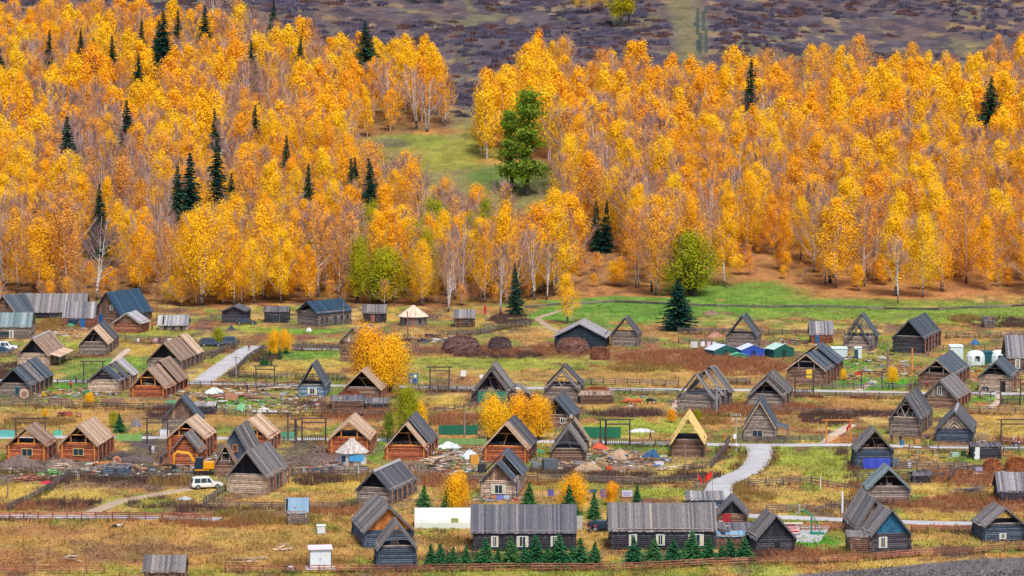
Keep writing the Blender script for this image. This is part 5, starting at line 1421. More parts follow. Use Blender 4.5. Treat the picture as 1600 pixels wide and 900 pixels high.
fence('old rail fence left of the spring path', [(1180, 645), (1280, 646), (1330, 650)], 1.0, 3, 2, G)
fence('rail fence behind the yellow bushes', [(680, 645), (725, 640), (745, 637)], 1.2, 2, 3, G, mess=.2)
fence('dark fence right of the grey fronted gable house', [(925, 700), (940, 700)], 1.2, 1.8, 3, G, 'picket')
fence('plank fence behind the garden plot', [(76, 632), (112, 633)], 1.3, 2, 5, 'brown', rr=.1)
fence('plank fence below the three piece roof house', [(160, 634), (194, 634)], 1.4, 2, 6, 'brown', rr=.1)
fence('rail fence along the boundary before the wood at left', [(330, 498), (350, 498)], 1.1, 2.5, 3, G)

def gate(label, x0, x1, ytop, ybot, mat='gatewood', bars=1, extra=None, leaf=True, name='gate_frame'):
    a = ground(x0, ybot); b = ground(x1, ybot); h = at_z_from_y(a, ytop)
    root = empty(name, a, 0, label, 'gate')
    d = b - a
    MB().tube((0, 0, -.2), (0, 0, h), .14, .12, n=6).build('post', MW[mat], root)
    MB().tube((0, 0, -.2), (0, 0, h), .14, .12, n=6).build('post', MW[mat], root, d)
    u = d.normalized()
    for k in range(bars):
        z = h - .05 - k * h * .17; e = u * (.7 if k == 0 else 0)
        MB().tube(Vector((0, -.03, z)) - e, d + e + Vector((0, -.03, z)), .12, n=6).build('beam', MW[mat], root)
    if leaf:
        m = MB(); n = max(4, int(d.length / .3))
        for k in range(n):
            p = d * ((k + .5) / n); m.box((p.x, p.y + .12, .75), (.1, .05, 1.3))
        for z in (.4, 1.15): m.tube(Vector((0, .17, z)), d + Vector((0, .17, z)), .05, n=5)
        m.build('gate_leaf', MW[mat], root)
    return root
gate('tall post gate with crossbar behind the smaller yellow windowed house', 25, 71, 653, 694, bars=2, leaf=False)
gate('small dark gate frame beside the three piece roof house', 131, 161, 564, 598, leaf=False)
gate('gate frame on the lane beside the slate gabled house', 230, 262, 653, 694, bars=2, leaf=False)
gate('wide post gate behind the unfinished tan roofed house', 408, 450, 645, 690, bars=1, leaf=False)
gate('double post gate by the lane left of the yurt house', 472, 509, 653, 692, bars=2)
gate('single gate post frame touching the double post gate', 461, 463, 654, 692, bars=1, leaf=False)
gate('dark gate frame on the upper lane by the lawn birches', 400, 429, 571, 604, bars=2, leaf=False)
gate('dark gate frame with paling leaf on the upper lane by the wall picture', 672, 702, 573, 608, bars=2)
gate('tall brown gate frame with paling leaf by the green screen', 947, 984, 655, 697, bars=2)
gate('gate post pair left beside the tall brown gate', 938, 946, 655, 696, bars=1, leaf=False)
gate('gate frame with picket leaf and yellow sign before the stepped roof house', 1242, 1271, 585, 618, bars=1)
gate('dark gate frame opening to the lawn', 1346, 1378, 580, 608, bars=1, leaf=False)
gate('orange red gate frame with rail leaf by the gravel path', 1291, 1329, 656, 694, mat='post', bars=1, leaf=True)
gate('dark gate frame with picket leaf by the plank path', 1563, 1594, 592, 634, bars=1)
gate('large thin gate frame at the meadow edge by the motorbikes', 1564, 1640, 655, 696, bars=2, leaf=False)

def pole(label, px, ybot, ytop, r=.09, mat=None, arms=0, name='utility_pole', catn='pole', box=False):
    p = ground(px, ybot); h = at_z_from_y(p, ytop)
    root = empty(name, p, 0, label, catn)
    MB().tube((0, 0, -.3), (0, 0, h), r * 1.25, r, n=8).build('shaft', mat or MW['grey'], root)
    for k in range(arms):
        MB().box((0, -.12, h - .35 - k * .7), (1.7, .1, .12)).build('crossarm', MW['grey'], root)
        for s in (-.7, -.3, .3, .7):
            MB().lathe([(.05, 0), (.07, .06), (.04, .12), (.05, .18), (.0, .2)], 8).build('insulator', WHITE, root, (s, -.12, h - .29 - k * .7))
    if box: MB().box((-.25, -.22, h * .42), (.5, .3, .75)).box((.05, -.22, h * .2), (.35, .25, .4)).build('meter_box', WHITE, root)
    return root
def double_pole():
    r = pole('pale twin utility pole with crossbeam and white boxes at the lane junction', 1150, 707, 646, .11, plain(S(170, 160, 150)), 2, box=True)
    return r
double_pole()
p2 = pole('thin second utility pole beside the twin pole at the junction', 1157, 703, 646, .08)
pole('plain wooden pole before the green screen', 726, 684, 640, .1)
pole('plain wooden pole before the yellow roofed hut', 1071, 731, 694, .09)
pole('grey pole beside the three strip house', 1120, 646, 590, .12, plain(S(150, 156, 164)))
pole('white pole in the meadow right of the blue gabled house', 1316, 802, 768, .14, WHITE)
pole('slim white pole at the paddock corner', 1282, 764, 744, .07, WHITE)
pole('thin pole beside the deep blue roofed log house', 537, 525, 474, .07)
pole('purplish carved totem pole on the lawn', 1387, 590, 544, .28, MW['brown'], name='totem_pole')
pole('orange wooden pole with red marker before the barn like log house', 1425, 584, 544, .16, MW['post'])
pole('red painted pole behind the yellow tree', 637, 532, 486, .12, MW['fencered'])
pole('slim pole left of the weathered grey roofed house', 1181, 612, 587, .06)
pole('wooden pole beside the sloping lane', 369, 592, 556, .1, arms=1)
pole('brown post in the yellow grass of the lower left plot', 12, 778, 752, .1, MW['brown'])
pole('slim post on the upper lane near the barrel', 355, 608, 584, .06)
pole('steel pole beside the low plank roofed house and young spruce', 655, 786, 720, .06, STEEL)
pole('post before the yurt yard', 560, 745, 726, .05, WHITE)

def flag(label, px, ybot, ytop, col, w_=1.5, h_=1.0, side=1):
    p = ground(px, ybot); h = at_z_from_y(p, ytop); root = empty('flag_pole', p, 0, label, 'flag')
    MB().tube((0, 0, -.2), (0, 0, h), .055, .035, n=8).build('shaft', STEEL, root)
    n = 10; v, f = [], []
    for i in range(n + 1):
        t = i / n
        for z in (0, 1):
            v.append((side * t * w_, .22 * math.sin(t * 7) * t + (.02 if z else 0), h - .1 - h_ * (1 - z) - t * .65 + .1 * math.sin(t * 5)))
    for i in range(n): f.append((2 * i, 2 * i + 2, 2 * i + 3, 2 * i + 1))
    me = bpy.data.meshes.new('flag'); me.from_pydata(v, [], f); me.materials.append(plain(col, .7)); 
    fo = link('flag', me, root); so_ = fo.modifiers.new('thick', 'SOLIDIFY'); so_.thickness = .015
    return root
flag('tall flag pole with red flag behind the second long house', 1113, 800, 735, S(214, 50, 42), 1.1, 1.0, -1)
flag('shorter flag pole with small red flag left of the tall one', 1090, 775, 740, S(200, 44, 44), .7, .8, 1)
flag('flag pole with red flag before the haystacks', 760, 548, 475, S(206, 36, 40), .5, 1.7, -1)
flag('short staff with orange red banner on the lawn before tents', 1231, 538, 530, S(220, 74, 40), .7, .6, 1)
flag('red flag on the orange gate by the gravel path', 1328, 690, 660, S(206, 40, 40), .6, .8, -1)

# ------------------------------------------------------------------ people
def person_mesh(pose):
    V = [(0, 0, .95), (0, 0, 1.18), (0, .01, 1.40), (0, 0, 1.50), (0, -.01, 1.60), (0, -.015, 1.70)]
    Rr = [(.14, .11), (.145, .105), (.15, .1), (.055, .055), (.085, .1), (.075, .09)]
    E = [(0, 1), (1, 2), (2, 3), (3, 4), (4, 5)]
    def chain(start, pts, rad):
        i = start
        for p, r_ in zip(pts, rad):
            V.append(p); Rr.append((r_, r_)); E.append((i, len(V) - 1)); i = len(V) - 1
    st = .22 if pose else .02
    for s in (-1, 1):
        k = s * st
        chain(0, [(s * .09, 0, .86), (s * .1, -k * .5 - .02, .48), (s * .1, -k + .03, .09), (s * .11, -k - .1, .04)], [.095, .065, .045, .04])
        chain(2, [(s * .19, 0, 1.39), (s * .25, k * .4 + .02, 1.12), (s * .25, k * .8 - .06, .90), (s * .25, k * .8 - .09, .82)], [.06, .048, .036, .03])
    me = bpy.data.meshes.new('person'); me.from_pydata(V, E, [])
    o = bpy.data.objects.new('person', me); C.objects.link(o)
    sk = o.modifiers.new('skin', 'SKIN'); 
    lay = me.skin_vertices[0].data if me.skin_vertices else None
    for i, r_ in enumerate(Rr): lay[i].radius = r_
    lay[0].use_root = True
    o.modifiers.new('sub', 'SUBSURF').levels = 1
    bpy.context.view_layer.update()
    ev = o.evaluated_get(bpy.context.evaluated_depsgraph_get())
    out = bpy.data.meshes.new_from_object(ev)
    bpy.data.objects.remove(o)
    out.materials.clear()
    for _ in range(4): out.materials.append(None)
    for p in out.polygons:
        c = p.center
        if c.z > 1.47 or (abs(c.x) > .2 and c.z < .88): p.material_index = 0
        elif c.z > .90: p.material_index = 1
        elif c.z > .11: p.material_index = 2
        else: p.material_index = 3
        p.use_smooth = True
    out.name = 'person'
    return out
PM = [person_mesh(0), person_mesh(1)]
SKIN = plain(S(196, 146, 118), .6, 0, .03); SHOE = plain(S(36, 32, 34), .7)
hm = MB().lathe([(0.0, .135), (.06, .125), (.095, .08), (.10, .02), (.09, -.04), (.0, -.05)], 12).mesh('hair', plain(S(30, 24, 24), .6))
def person(label, px, py, top, legs, rz=0, pose=1, sc_=1.0):
    p = ground(px, py)
    o = link('person', PM[pose], None, (p.x, p.y, p.z + .16 * (not bool(off_road(np.array([p.x]), np.array([p.y]), 2.0)[0]))), rz)
    o.scale = (sc_,) * 3
    for i, m in enumerate((SKIN, plain(S(*top), .8), plain(S(*legs), .8), SHOE)):
        o.material_slots[i].link = 'OBJECT'; o.material_slots[i].material = m
    tag(o, label, 'person')
    link('hair', hm, o, (0, .02, 1.66))
    return o
person('person in a red jacket and dark trousers in the garden by the upper lane', 111, 609, (206, 34, 48), (26, 30, 40), .4, 0)
person('person in dark clothes near the orange leaf pile by the upper lane', 119, 602, (34, 40, 60), (28, 30, 44), 1.2, 0)
person('person in red standing at the low pale roofed shelter', 238, 516, (190, 46, 72), (60, 50, 60), 0, 0)
person('walker with white shorts on the sloping lane, nearer of two', 392, 554, (226, 190, 176), (232, 230, 230), .2, 1)
person('walker in brown top on the sloping lane, farther of two', 389, 549, (150, 84, 72), (40, 44, 60), .2, 1)
person('person in dark clothes standing in the garden beside the barrel', 386, 613, (28, 40, 60), (24, 32, 48), 1.0, 0)
person('person in a pink hat bending by the planks left of the narrow house', 439, 626, (204, 206, 214), (70, 76, 96), 2.0, 0)
person('person in navy walking past the lawn, left of a close pair', 1389, 610, (36, 62, 92), (26, 44, 70), 1.2, 1)
person('person in dark blue walking past the lawn, right of a close pair', 1395, 610, (30, 54, 84), (28, 42, 64), 1.2, 1)
person('person in wine red jacket behind the dark roof on the upper lane', 1423, 612, (130, 34, 62), (50, 26, 40), 1.4, 1)
person('person in dark blue on the upper lane beside the one in wine red', 1430, 608, (36, 46, 76), (30, 32, 46), 1.4, 1)
person('person in a bright red jacket on the upper lane near the grey gable', 1449, 608, (214, 44, 76), (60, 40, 60), 1.4, 1)
person('person in dark green walking on the meadow lane by the white stones', 1016, 688, (28, 62, 60), (30, 54, 58), 1.4, 1)
person('worker in dark clothes on the bare earth yard, left of a pair', 235, 710, (38, 44, 62), (34, 38, 52), .3, 0)
person('worker in white on the bare earth yard, right of a pair', 239, 711, (224, 222, 232), (190, 190, 204), -.3, 0)
person('worker in dark blue standing near the excavator', 252, 727, (34, 42, 64), (30, 36, 54), 0, 0)
person('person in dark clothes by the blue bin on the lane', 1393, 692, (40, 48, 84), (36, 40, 60), .2, 0)
person('second person in dark coat right by the blue bin', 1407, 696, (36, 44, 66), (32, 36, 50), .2, 0)
person('person with yellow trousers on the lane before the chevron house', 1449, 696, (34, 46, 62), (196, 190, 70), .2, 1)
person('person in black on the porch of the barn like log house', 1448, 546, (26, 58, 52), (22, 44, 44), 0, 0)
person('rider in white beside the motorbike by the thin gate frame', 1584, 695, (206, 206, 222), (60, 60, 90), .2, 0, .9)
person('rider in red beside the motorbike by the thin gate frame', 1591, 694, (210, 50, 90), (70, 50, 80), .2, 0, .9)

# ------------------------------------------------------------------ cattle
def cow(label, px, py, col, rz, sc_=1.0):
    rn = random.Random(int(px)); V, E, Rr = [], [], []
    def add(p, r_, par=None):
        V.append(p); Rr.append(r_ if isinstance(r_, tuple) else (r_, r_))
        if par is not None: E.append((par, len(V) - 1))
        return len(V) - 1
    a = add((0, 0, 1.05), (.30, .36)); b = add((-.55, 0, 1.08), (.27, .34), a); c = add((.55, 0, 1.06), (.26, .36), a)
    n1 = add((.9, 0, 1.0), (.16, .2), c); n2 = add((1.2, 0, .62), (.13, .14), n1); add((1.38, 0, .38), (.08, .09), n2)
    add((-.82, 0, 1.1), (.12, .14), b)
    t = add((-.9, 0, .85), .04, len(V) - 1); add((-.92, 0, .45), .04, t)
    for s in (-1, 1):
        k = add((.5, s * .17, .72), .12, c); k = add((.5, s * .17, .4), .065, k); k = add((.52, s * .17, .04), .055, k)
        k = add((-.58, s * .17, .78), .15, b); k = add((-.5, s * .17, .6), .09, k); k = add((-.66, s * .17, .36), .06, k); add((-.62, s * .17, .04), .055, k)
        add((1.08, s * .2, .8), .045, n2)
    me = bpy.data.meshes.new('cow'); me.from_pydata(V, E, [])
    o = bpy.data.objects.new('cow', me); C.objects.link(o); o.modifiers.new('skin', 'SKIN')
    for i, r_ in enumerate(Rr): me.skin_vertices[0].data[i].radius = r_
    me.skin_vertices[0].data[0].use_root = True
    o.modifiers.new('sub', 'SUBSURF').levels = 1
    bpy.context.view_layer.update()
    out = bpy.data.meshes.new_from_object(o.evaluated_get(bpy.context.evaluated_depsgraph_get()))
    bpy.data.objects.remove(o)
    out.materials.clear(); out.materials.append(plain(S(*col), .8)); out.polygons.foreach_set('use_smooth', [True] * len(out.polygons))
    p = ground(px, py); o = link('cow', out, None, p, rz); o.scale = (sc_,) * 3
    h = MB()
    for s in (-1, 1): h.path([(1.1, s * .1, .8), (1.12, s * .26, .86), (1.18, s * .28, 1.0)], [.03, .025, .008], 5)
    h.build('horns', plain(S(190, 176, 150)), o)
    return tag(o, label, 'cow')
cow('reddish cow grazing before the three strip house, left of two', 981, 634, (196, 96, 46), math.pi, 1.0)
cow('reddish cow grazing before the three strip house, right of two', 996, 635, (190, 86, 44), math.pi, 1.05)
cow('black calf grazing right of the reddish cows', 1016, 632, (34, 32, 38), 0, .85)

# ------------------------------------------------------------------ vehicles
def car(label, px, py, rz, col, suv=True, Lc=4.9, name='parked_car'):
    p = ground(px, py); root = empty(name, p, rz, label, 'car')
    Wc = 1.9; hb = .95 if suv else .85; ht = 1.82 if suv else 1.45
    paint = plain(S(*col), .25, .1, .03)
    def loft(secs):
        mb = MB(); n = len(secs[0])
        vs = [v for s in secs for v in s]; fs = []
        for i in range(len(secs) - 1):
            for k in range(n): fs.append((i * n + k, i * n + (k + 1) % n, (i + 1) * n + (k + 1) % n, (i + 1) * n + k))
        fs += [tuple(range(n - 1, -1, -1)), tuple((len(secs) - 1) * n + k for k in range(n))]
        return mb.add(vs, fs)
    l = Lc / 2
    xs = [(-l, .55, .78, .80), (-l + .06, .42, hb - .03, .92), (-l + .5, .36, hb, .95), (0, .34, hb, .95), (l - 1.25, .34, hb + .03, .95), (l - .35, .38, hb - .08, .92), (l - .05, .45, hb - .22, .84), (l, .52, hb - .34, .74)]
    secs = [[(x, -w_ * .96, z0), (x, -w_, (z0 + z1_) / 2), (x, -w_ * .93, z1_), (x, w_ * .93, z1_), (x, w_, (z0 + z1_) / 2), (x, w_ * .96, z0)] for x, z0, z1_, w_ in xs]
    loft(secs).build('body', paint, root)
    cs = [(-l + .08, hb, .86), (-l + .32, ht - .12, .76), (-l + .7, ht, .74), (l - 2.35, ht, .74), (l - 2.0, ht - .06, .74), (l - 1.25, hb + .02, .86)]
    secs = [[(x, -.88, hb - .05), (x, -w_, z), (x, w_, z), (x, .88, hb - .05)] for x, z, w_ in cs]
    loft(secs).build('cabin', paint, root)
    g = MB()
    for s in (-1, 1):
        yb, yt = s * .875, s * .775
        for x0, x1 in ((-l + .42, -l + 1.35), (-l + 1.42, -l + 2.3), (-l + 2.37, l - 1.75)):
            x1t = min(x1, l - 2.15)
            q = [(x0, yb, hb + .06), (x1, yb, hb + .06), (x1t, yt, ht - .14), (x0 + .06, yt, ht - .14)]
            off = Vector((0, s * .025, .005))
            q2 = [tuple(Vector(v) + off) for v in q]; g.hexa(q + q2 if s < 0 else q2 + q)
    g.build('side_window', PANE, root)
    MB().hexa([(-l + .10, -.72, hb + .08), (-l + .10, .72, hb + .08), (-l + .27, .66, ht - .2), (-l + .27, -.66, ht - .2), (-l + .04, -.72, hb + .08), (-l + .04, .72, hb + .08), (-l + .21, .66, ht - .2), (-l + .21, -.66, ht - .2)]).build('rear_window', PANE, root)
    MB().hexa([(l - 1.28, -.76, hb + .1), (l - 1.28, .76, hb + .1), (l - 1.93, .68, ht - .1), (l - 1.93, -.68, ht - .1), (l - 1.24, -.76, hb + .12), (l - 1.24, .76, hb + .12), (l - 1.89, .68, ht - .07), (l - 1.89, -.68, ht - .07)]).build('windscreen', PANE, root)
    for sx in (-l + .95, l - .95):
        for s in (-1, 1):
            w_ = MB().tube((0, -.12, 0), (0, .12, 0), .38, n=16).build('wheel', TYRE, root, (sx, s * .86, .38))
            MB().tube((0, s * .121, 0), (0, s * .135, 0), .23, n=12).build('rim', STEEL, w_)
    for s in (-1, 1):
        MB().box((l - .1, s * .66, hb - .27), (.14, .36, .14)).build('headlight', plain(S(220, 226, 232), .1), root)
        MB().box((-l + .03, s * .74, hb - .12), (.1, .26, .22)).build('tail_light', plain(S(170, 30, 40), .3), root)
        MB().box((l - 1.75, s * 1.02, hb + .12), (.14, .22, .16)).build('wing_mirror', paint, root)
    return root
car('white off road car parked beside the large pale log house', 323, 763, .28, (232, 230, 224))
car('white car parked behind the dark blue one at the teal roofed shed', 9, 547, .15, (226, 230, 240))
car('dark blue car parked in front of the white one at the teal roofed shed', 2, 552, -.1, (28, 64, 104), False)
car('dark parked car left of the yellow green sapling', 330, 541, .1, (62, 76, 96))
car('grey blue parked car right of the yellow green sapling', 352, 539, 3.2, (74, 92, 116))
car('black car parked between the two long log houses', 945, 829, .12, (34, 46, 66), False)
car('dark car parked near the birches beside the mossy hut', 385, 507, 0, (64, 66, 80), False)

def motorbike(label, px, py, rz, col, lie=0.0, scooter=False):
    p = ground(px, py); root = empty('motorbike', p, rz, label, 'motorbike'); root.rotation_euler = (lie, 0, rz)
    if lie: root.location.z += .15
    for x in (-.62, .66):
        m = MB()
        n = 16
        for i in range(n):
            a0, a1 = 2 * math.pi * i / n, 2 * math.pi * (i + 1) / n
            m.tube((.26 * math.cos(a0), 0, .26 * math.sin(a0)), (.26 * math.cos(a1), 0, .26 * math.sin(a1)), .06, n=6)
        wo = m.build('wheel', TYRE, root, (x, 0, .31)); MB().tube((0, -.04, 0), (0, .04, 0), .16, n=10).build('rim', STEEL, wo)
    pm = plain(S(*col), .3)
    MB().path([(-.62, 0, .34), (-.1, 0, .42), (.3, 0, .5), (.48, 0, .9)], [.05, .08, .07, .04], 6).build('frame', DARK, root)
    MB().box((-.02, 0, .42), (.42, .3, .34)).build('engine', STEEL, root)
    MB().path([(-.1, 0, .78), (.18, 0, .8), (.38, 0, .76)], [.12, .17, .09], 8).build('fuel_tank', pm, root)
    MB().path([(-.8, 0, .8), (-.5, 0, .76), (-.1, 0, .75)], [.07, .13, .11], 8).build('saddle', DARK, root)
    MB().path([(.66, 0, .31), (.52, 0, .8), (.46, 0, .98)], [.035, .035, .03], 6).path([(.38, -.36, 1.02), (.46, 0, .98), (.38, .36, 1.02)], [.025, .03, .025], 6).build('fork', STEEL, root)
    MB().path([(.64, 0, .66), (.4, 0, .6)], [.08, .12], 8).path([(-.62, 0, .64), (-.85, 0, .56)], [.09, .05], 8).build('mudguard', pm, root)
    MB().tube((.52, 0, .9), (.64, 0, .88), .07, .1, n=10).build('headlight', WHITE, root)
    if scooter:
        MB().hexa([(.3, -.2, .3), (.46, -.2, .3), (.46, .2, .3), (.3, .2, .3), (.4, -.2, .9), (.5, -.2, .9), (.5, .2, .9), (.4, .2, .9)]).build('leg_shield', pm, root)
    return root
motorbike('red motorbike beside the black car between the long houses', 929, 831, .4, (196, 40, 70))
motorbike('blue motorbike behind the red one between the long houses', 935, 829, .2, (60, 90, 160))
motorbike('white scooter standing at the bottom red rail fence', 452, 895, .3, (232, 232, 236), 0, True)
motorbike('white motorbike lying in the ochre field', 184, 824, .1, (220, 220, 226), 1.2)
motorbike('motorbike parked at the thin gate frame by the lane', 1587, 699, .2, (120, 60, 110))
motorbike('dark motorbike standing before the house with dark gable', 1540, 612, .3, (40, 46, 60))

def excavator(label, px, py):
    p = ground(px, py); root = empty('excavator', p, .1, label, 'excavator')
    YEL_ = plain(S(236, 160, 20), .4, 0, .05)
    for s in (-1, 1):
        t = MB(); pr = [(-1.5, .35), (-1.3, .1), (1.3, .1), (1.5, .35), (1.35, .68), (-1.35, .68)]
        t.prism(pr, s * 1.0 - .25, s * 1.0 + .25); t.build('track', TYRE, root)
    MB().box((0, 0, .85), (2.4, 1.9, .3)).prism([(.2, 1.0), (1.9, 1.0), (2.0, 1.35), (1.9, 1.95), (.45, 2.0), (.2, 1.9)], -1.05, 1.05).build('body', YEL_, root)
    cab = MB().prism([(-1.25, 1.0), (.1, 1.0), (.1, 2.75), (-.8, 2.75), (-1.25, 2.0)], -1.0, .0).build('cab', plain(S(30, 60, 74), .2), root)
    MB().prism([(-1.1, 1.3), (-.05, 1.3), (-.05, 2.6), (-.75, 2.6), (-1.1, 1.95)], -1.03, -1.0).build('window', PANE, cab)
    MB().path([(-.9, .35, 1.3), (-2.0, .35, 3.3), (-4.0, .35, 3.6)], [.22, .3, .2], 4).build('boom', YEL_, root)
    MB().path([(-3.7, .35, 3.75), (-4.3, .35, 3.2), (-4.45, .35, 1.5)], [.14, .2, .1], 4).build('dipper_arm', YEL_, root)
    MB().tube((-1.6, .35, 1.7), (-2.4, .35, 3.2), .07, n=6).build('hydraulic_ram', STEEL, root)
    MB().prism([(-4.8, 1.5), (-4.2, 1.6), (-4.0, 1.1), (-4.3, .8), (-4.8, .9)], .0, .7).build('bucket', DARK, root)
excavator('yellow excavator with dark cab behind the white off road car', 316, 741)

# ------------------------------------------------------------------ tents, yurts, haystacks and yard things
def yurt(label, px, py, wpx, hw, ha, rc, wc, banner=False, name='yurt'):
    p = ground(px, py); s = sc(p); r_ = wpx / s / 2; h = hw / s; a = ha / s
    p = p + Vector((0, r_, 0)); root = empty(name, p, 0, label, 'yurt')
    MB().lathe([(r_, 0), (r_ * 1.01, h * .5), (r_, h)], 20).build('wall', plain(S(*wc), .9, 0, .2, .8), root)
    mb = MB(); rn = random.Random(5); n = 34
    for i in range(n):
        a0, a1 = 2 * math.pi * i / n, 2 * math.pi * (i + 1) / n
        rr = r_ * 1.16; zb = h - .12
        def P(t, rad, z): return (rad * math.cos(t), rad * math.sin(t), z)
        mb.hexa([P(a0, rr, zb), P(a1, rr, zb), P(a1, .5, a - .15), P(a0, .5, a - .15), P(a0, rr, zb + .07), P(a1, rr, zb + .07), P(a1, .5, a - .08), P(a0, .5, a - .08)])
    mb.build('roof', wood(name + '_roof', S(*[c * .82 for c in rc]), S(*rc)), root)
    MB().lathe([(.55, a - .12), (.5, a + .12), (.0, a + .2)], 14).build('crown_ring', plain(S(*rc), .9), root)
    MB().box((0, -r_ - .02, h * .45), (.9, .1, h * .85)).build('door', MW['brown'], root)
    for x in (-.5, .5): MB().box((x * r_, -r_ * .87 - .06, h * .55), (.8, .1, h * .45)).build('window', PANE, root)
    if banner: MB().box((.35 * r_, -r_ * 1.02 - .12, h * .62), (2.3, .06, h * .5)).build('banner', plain(S(70, 160, 214), .6), root)
    return root
yurt('round plank hut with pale conical board roof at the forest foot', 645, 510, 42, 15, 30, (214, 192, 170), (120, 110, 106), name='round_hut')
yurt('grey felt yurt with blue banner before the tan roofed log house', 549, 728, 46, 20, 39, (190, 180, 172), (206, 206, 206), True)

def haystack(label, px, py, wpx, hpx, col=(104, 76, 72)):
    p = ground(px, py); s = sc(p); w_ = wpx / s / 2; h = hpx / s; d = min(w_, h * 1.6)
    p = p + Vector((0, d * .8, 0)); r = np.random.default_rng(int(px)); root = empty('haystack', p, 0, label, 'haystack')
    n = 26; m = 9; V = []
    for j in range(m + 1):
        t = j / m; prof = math.cos(t * math.pi / 2) ** .55; z = h * math.sin(t * math.pi / 2) ** .9
        for i in range(n):
            a = 2 * math.pi * i / n; k = 1 + r.normal(0, .05)
            V.append((w_ * prof * math.cos(a) * k, d * prof * math.sin(a) * k, z * (1 + r.normal(0, .02))))
    mb = MB(); fs = []
    for j in range(m):
        for i in range(n): fs.append((j * n + i, j * n + (i + 1) % n, (j + 1) * n + (i + 1) % n, (j + 1) * n + i))
    mb.add(V, fs); mb.build('stack', plain(S(*col), .95, 0, .35, 1.2), root)
    k = 2600; a = r.uniform(0, 6.28, k); t = r.random(k) ** .8; prof = np.cos(t * np.pi / 2) ** .55
    P0 = np.stack([w_ * prof * np.cos(a), d * prof * np.sin(a), h * np.sin(t * np.pi / 2) ** .9], 1) * 1.01
    out = np.stack([np.cos(a), np.sin(a), t * .8 - .5], 1); P1 = P0 + out * r.uniform(.1, .4, (k, 1)) + r.normal(0, .14, (k, 3))
    c = np.array(S(*col)) * r.uniform(.6, 1.7, (k, 1))
    v = tri_twigs(P0, P1, .09, r)
    link('straw', npmesh('straw', v, np.arange(len(v)).reshape(-1, 3), GRASS, np.repeat(c, 3, 0)), root)
    return root
haystack('wide dark brown haystack, largest of the group by the red flag pole', 720, 553, 60, 24)
haystack('small dark round haystack right of the largest one', 781, 549, 36, 20, (92, 72, 72))
haystack('long brown haystack in front of the slate clad barn', 895, 553, 50, 22, (120, 84, 74))
haystack('low reddish haystack at the right corner of the slate clad barn', 938, 563, 30, 18, (132, 84, 66))
haystack('reddish straw heap on the earth roofed cellar', 933, 622, 44, 14, (150, 92, 58))
haystack('straw coloured heap behind the white eaved plank shed, left', 1552, 738, 28, 18, (166, 106, 74))
haystack('straw coloured heap behind the white eaved plank shed, right', 1590, 738, 34, 20, (160, 98, 64))
haystack('brown leaf heap before the wide tan roofed house', 545, 625, 34, 12, (132, 84, 62))

def tent(label, px, py, wpx, hw, ha, fc, rc, name='tent', deep=3.4, rz=.15):
    p = ground(px, py); s = sc(p); w_ = wpx / s; h = hw / s; a = ha / s; b = w_ / 2
    root = empty(name, p, rz, label, 'tent')
    MB().prism([(-b, 0), (b, 0), (b, h), (0, a), (-b, h)], 0, deep).build('wall', plain(S(*fc), .6, 0, .1), root)
    m = MB()
    for sgn in (-1, 1):
        m.hexa([(0, -.12, a + .02), (sgn * (b + .15), -.12, h - .08), (sgn * (b + .15), deep + .1, h - .08), (0, deep + .1, a + .02), (0, -.12, a + .08), (sgn * (b + .15), -.12, h - .02), (sgn * (b + .15), deep + .1, h - .02), (0, deep + .1, a + .08)])
    m.build('roof', plain(S(*rc), .5, 0, .06), root)
    MB().box((0, -.03, h * .45), (.9, .06, h * .9)).build('door_flap', plain(S(*[c * .6 for c in fc]), .7), root)
    return root
tent('green and blue ridge tent with white roof edge, left of the tent pair', 1134, 556, 44, 10, 17, (22, 96, 88), (196, 206, 232), rz=.55)
tent('blue ridge tent with white roof, right of the tent pair', 1177, 558, 38, 12, 19, (44, 78, 176), (204, 212, 236), rz=.25)
tent('dark green tent with pale patched roof left of the stepped roof house', 1225, 558, 38, 13, 20, (22, 88, 78), (176, 206, 196), rz=.5)
tent('low green netted tent before the blue ones', 1155, 560, 26, 5, 8, (70, 150, 116), (90, 168, 130), deep=2)
def cabin(label, px, py, wpx, h_, dm, col, name='cabin', wins=(), doorc=None, rz=0):
    p = ground(px, py); s = sc(p); w_ = wpx / s; h = h_ / s; root = empty(name, p, rz, label, name.replace('_', ' ').split()[-1])
    MB().box((0, dm / 2, h / 2), (w_, dm, h)).build('wall', plain(S(*col), .6, 0, .06), root)
    MB().hexa([(-w_ / 2 - .08, -.1, h + .0), (w_ / 2 + .08, -.1, h), (w_ / 2 + .08, dm + .1, h + .12), (-w_ / 2 - .08, dm + .1, h + .12), (-w_ / 2 - .08, -.1, h + .1), (w_ / 2 + .08, -.1, h + .1), (w_ / 2 + .08, dm + .1, h + .22), (-w_ / 2 - .08, dm + .1, h + .22)]).build('roof', plain(S(*[min(255, c * 1.05) for c in col]), .5), root)
    for x in wins: window(root, x * w_, -.05, h * .58, .7, .7, WHITE)
    if doorc: MB().box((doorc[0] * w_, -.04, h * .45), (.8, .08, h * .86)).build('door', plain(S(*doorc[1]), .6), root)
    return root
def dome(label, px, py, wpx, hpx):
    p = ground(px, py); s = sc(p); r_ = wpx / s / 2; h = hpx / s; root = empty('dome_tent', p + Vector((0, r_, 0)), 0, label, 'tent')
    MB().lathe([(r_, 0), (r_ * 1.02, h * .3), (r_ * .98, h * .62), (r_ * .8, h * .86), (r_ * .5, h * .97), (.0, h)], 12).build('shell', plain(S(214, 226, 226), .5, 0, .05), root)
    window(root, .1 * r_, -r_ * .99, h * .5, .8, .9, PANE)
    return root
dome('white dome tent left of the dark awning', 1526, 571, 30, 22)
dome('white dome tent right of the dark awning', 1562, 570, 26, 22)
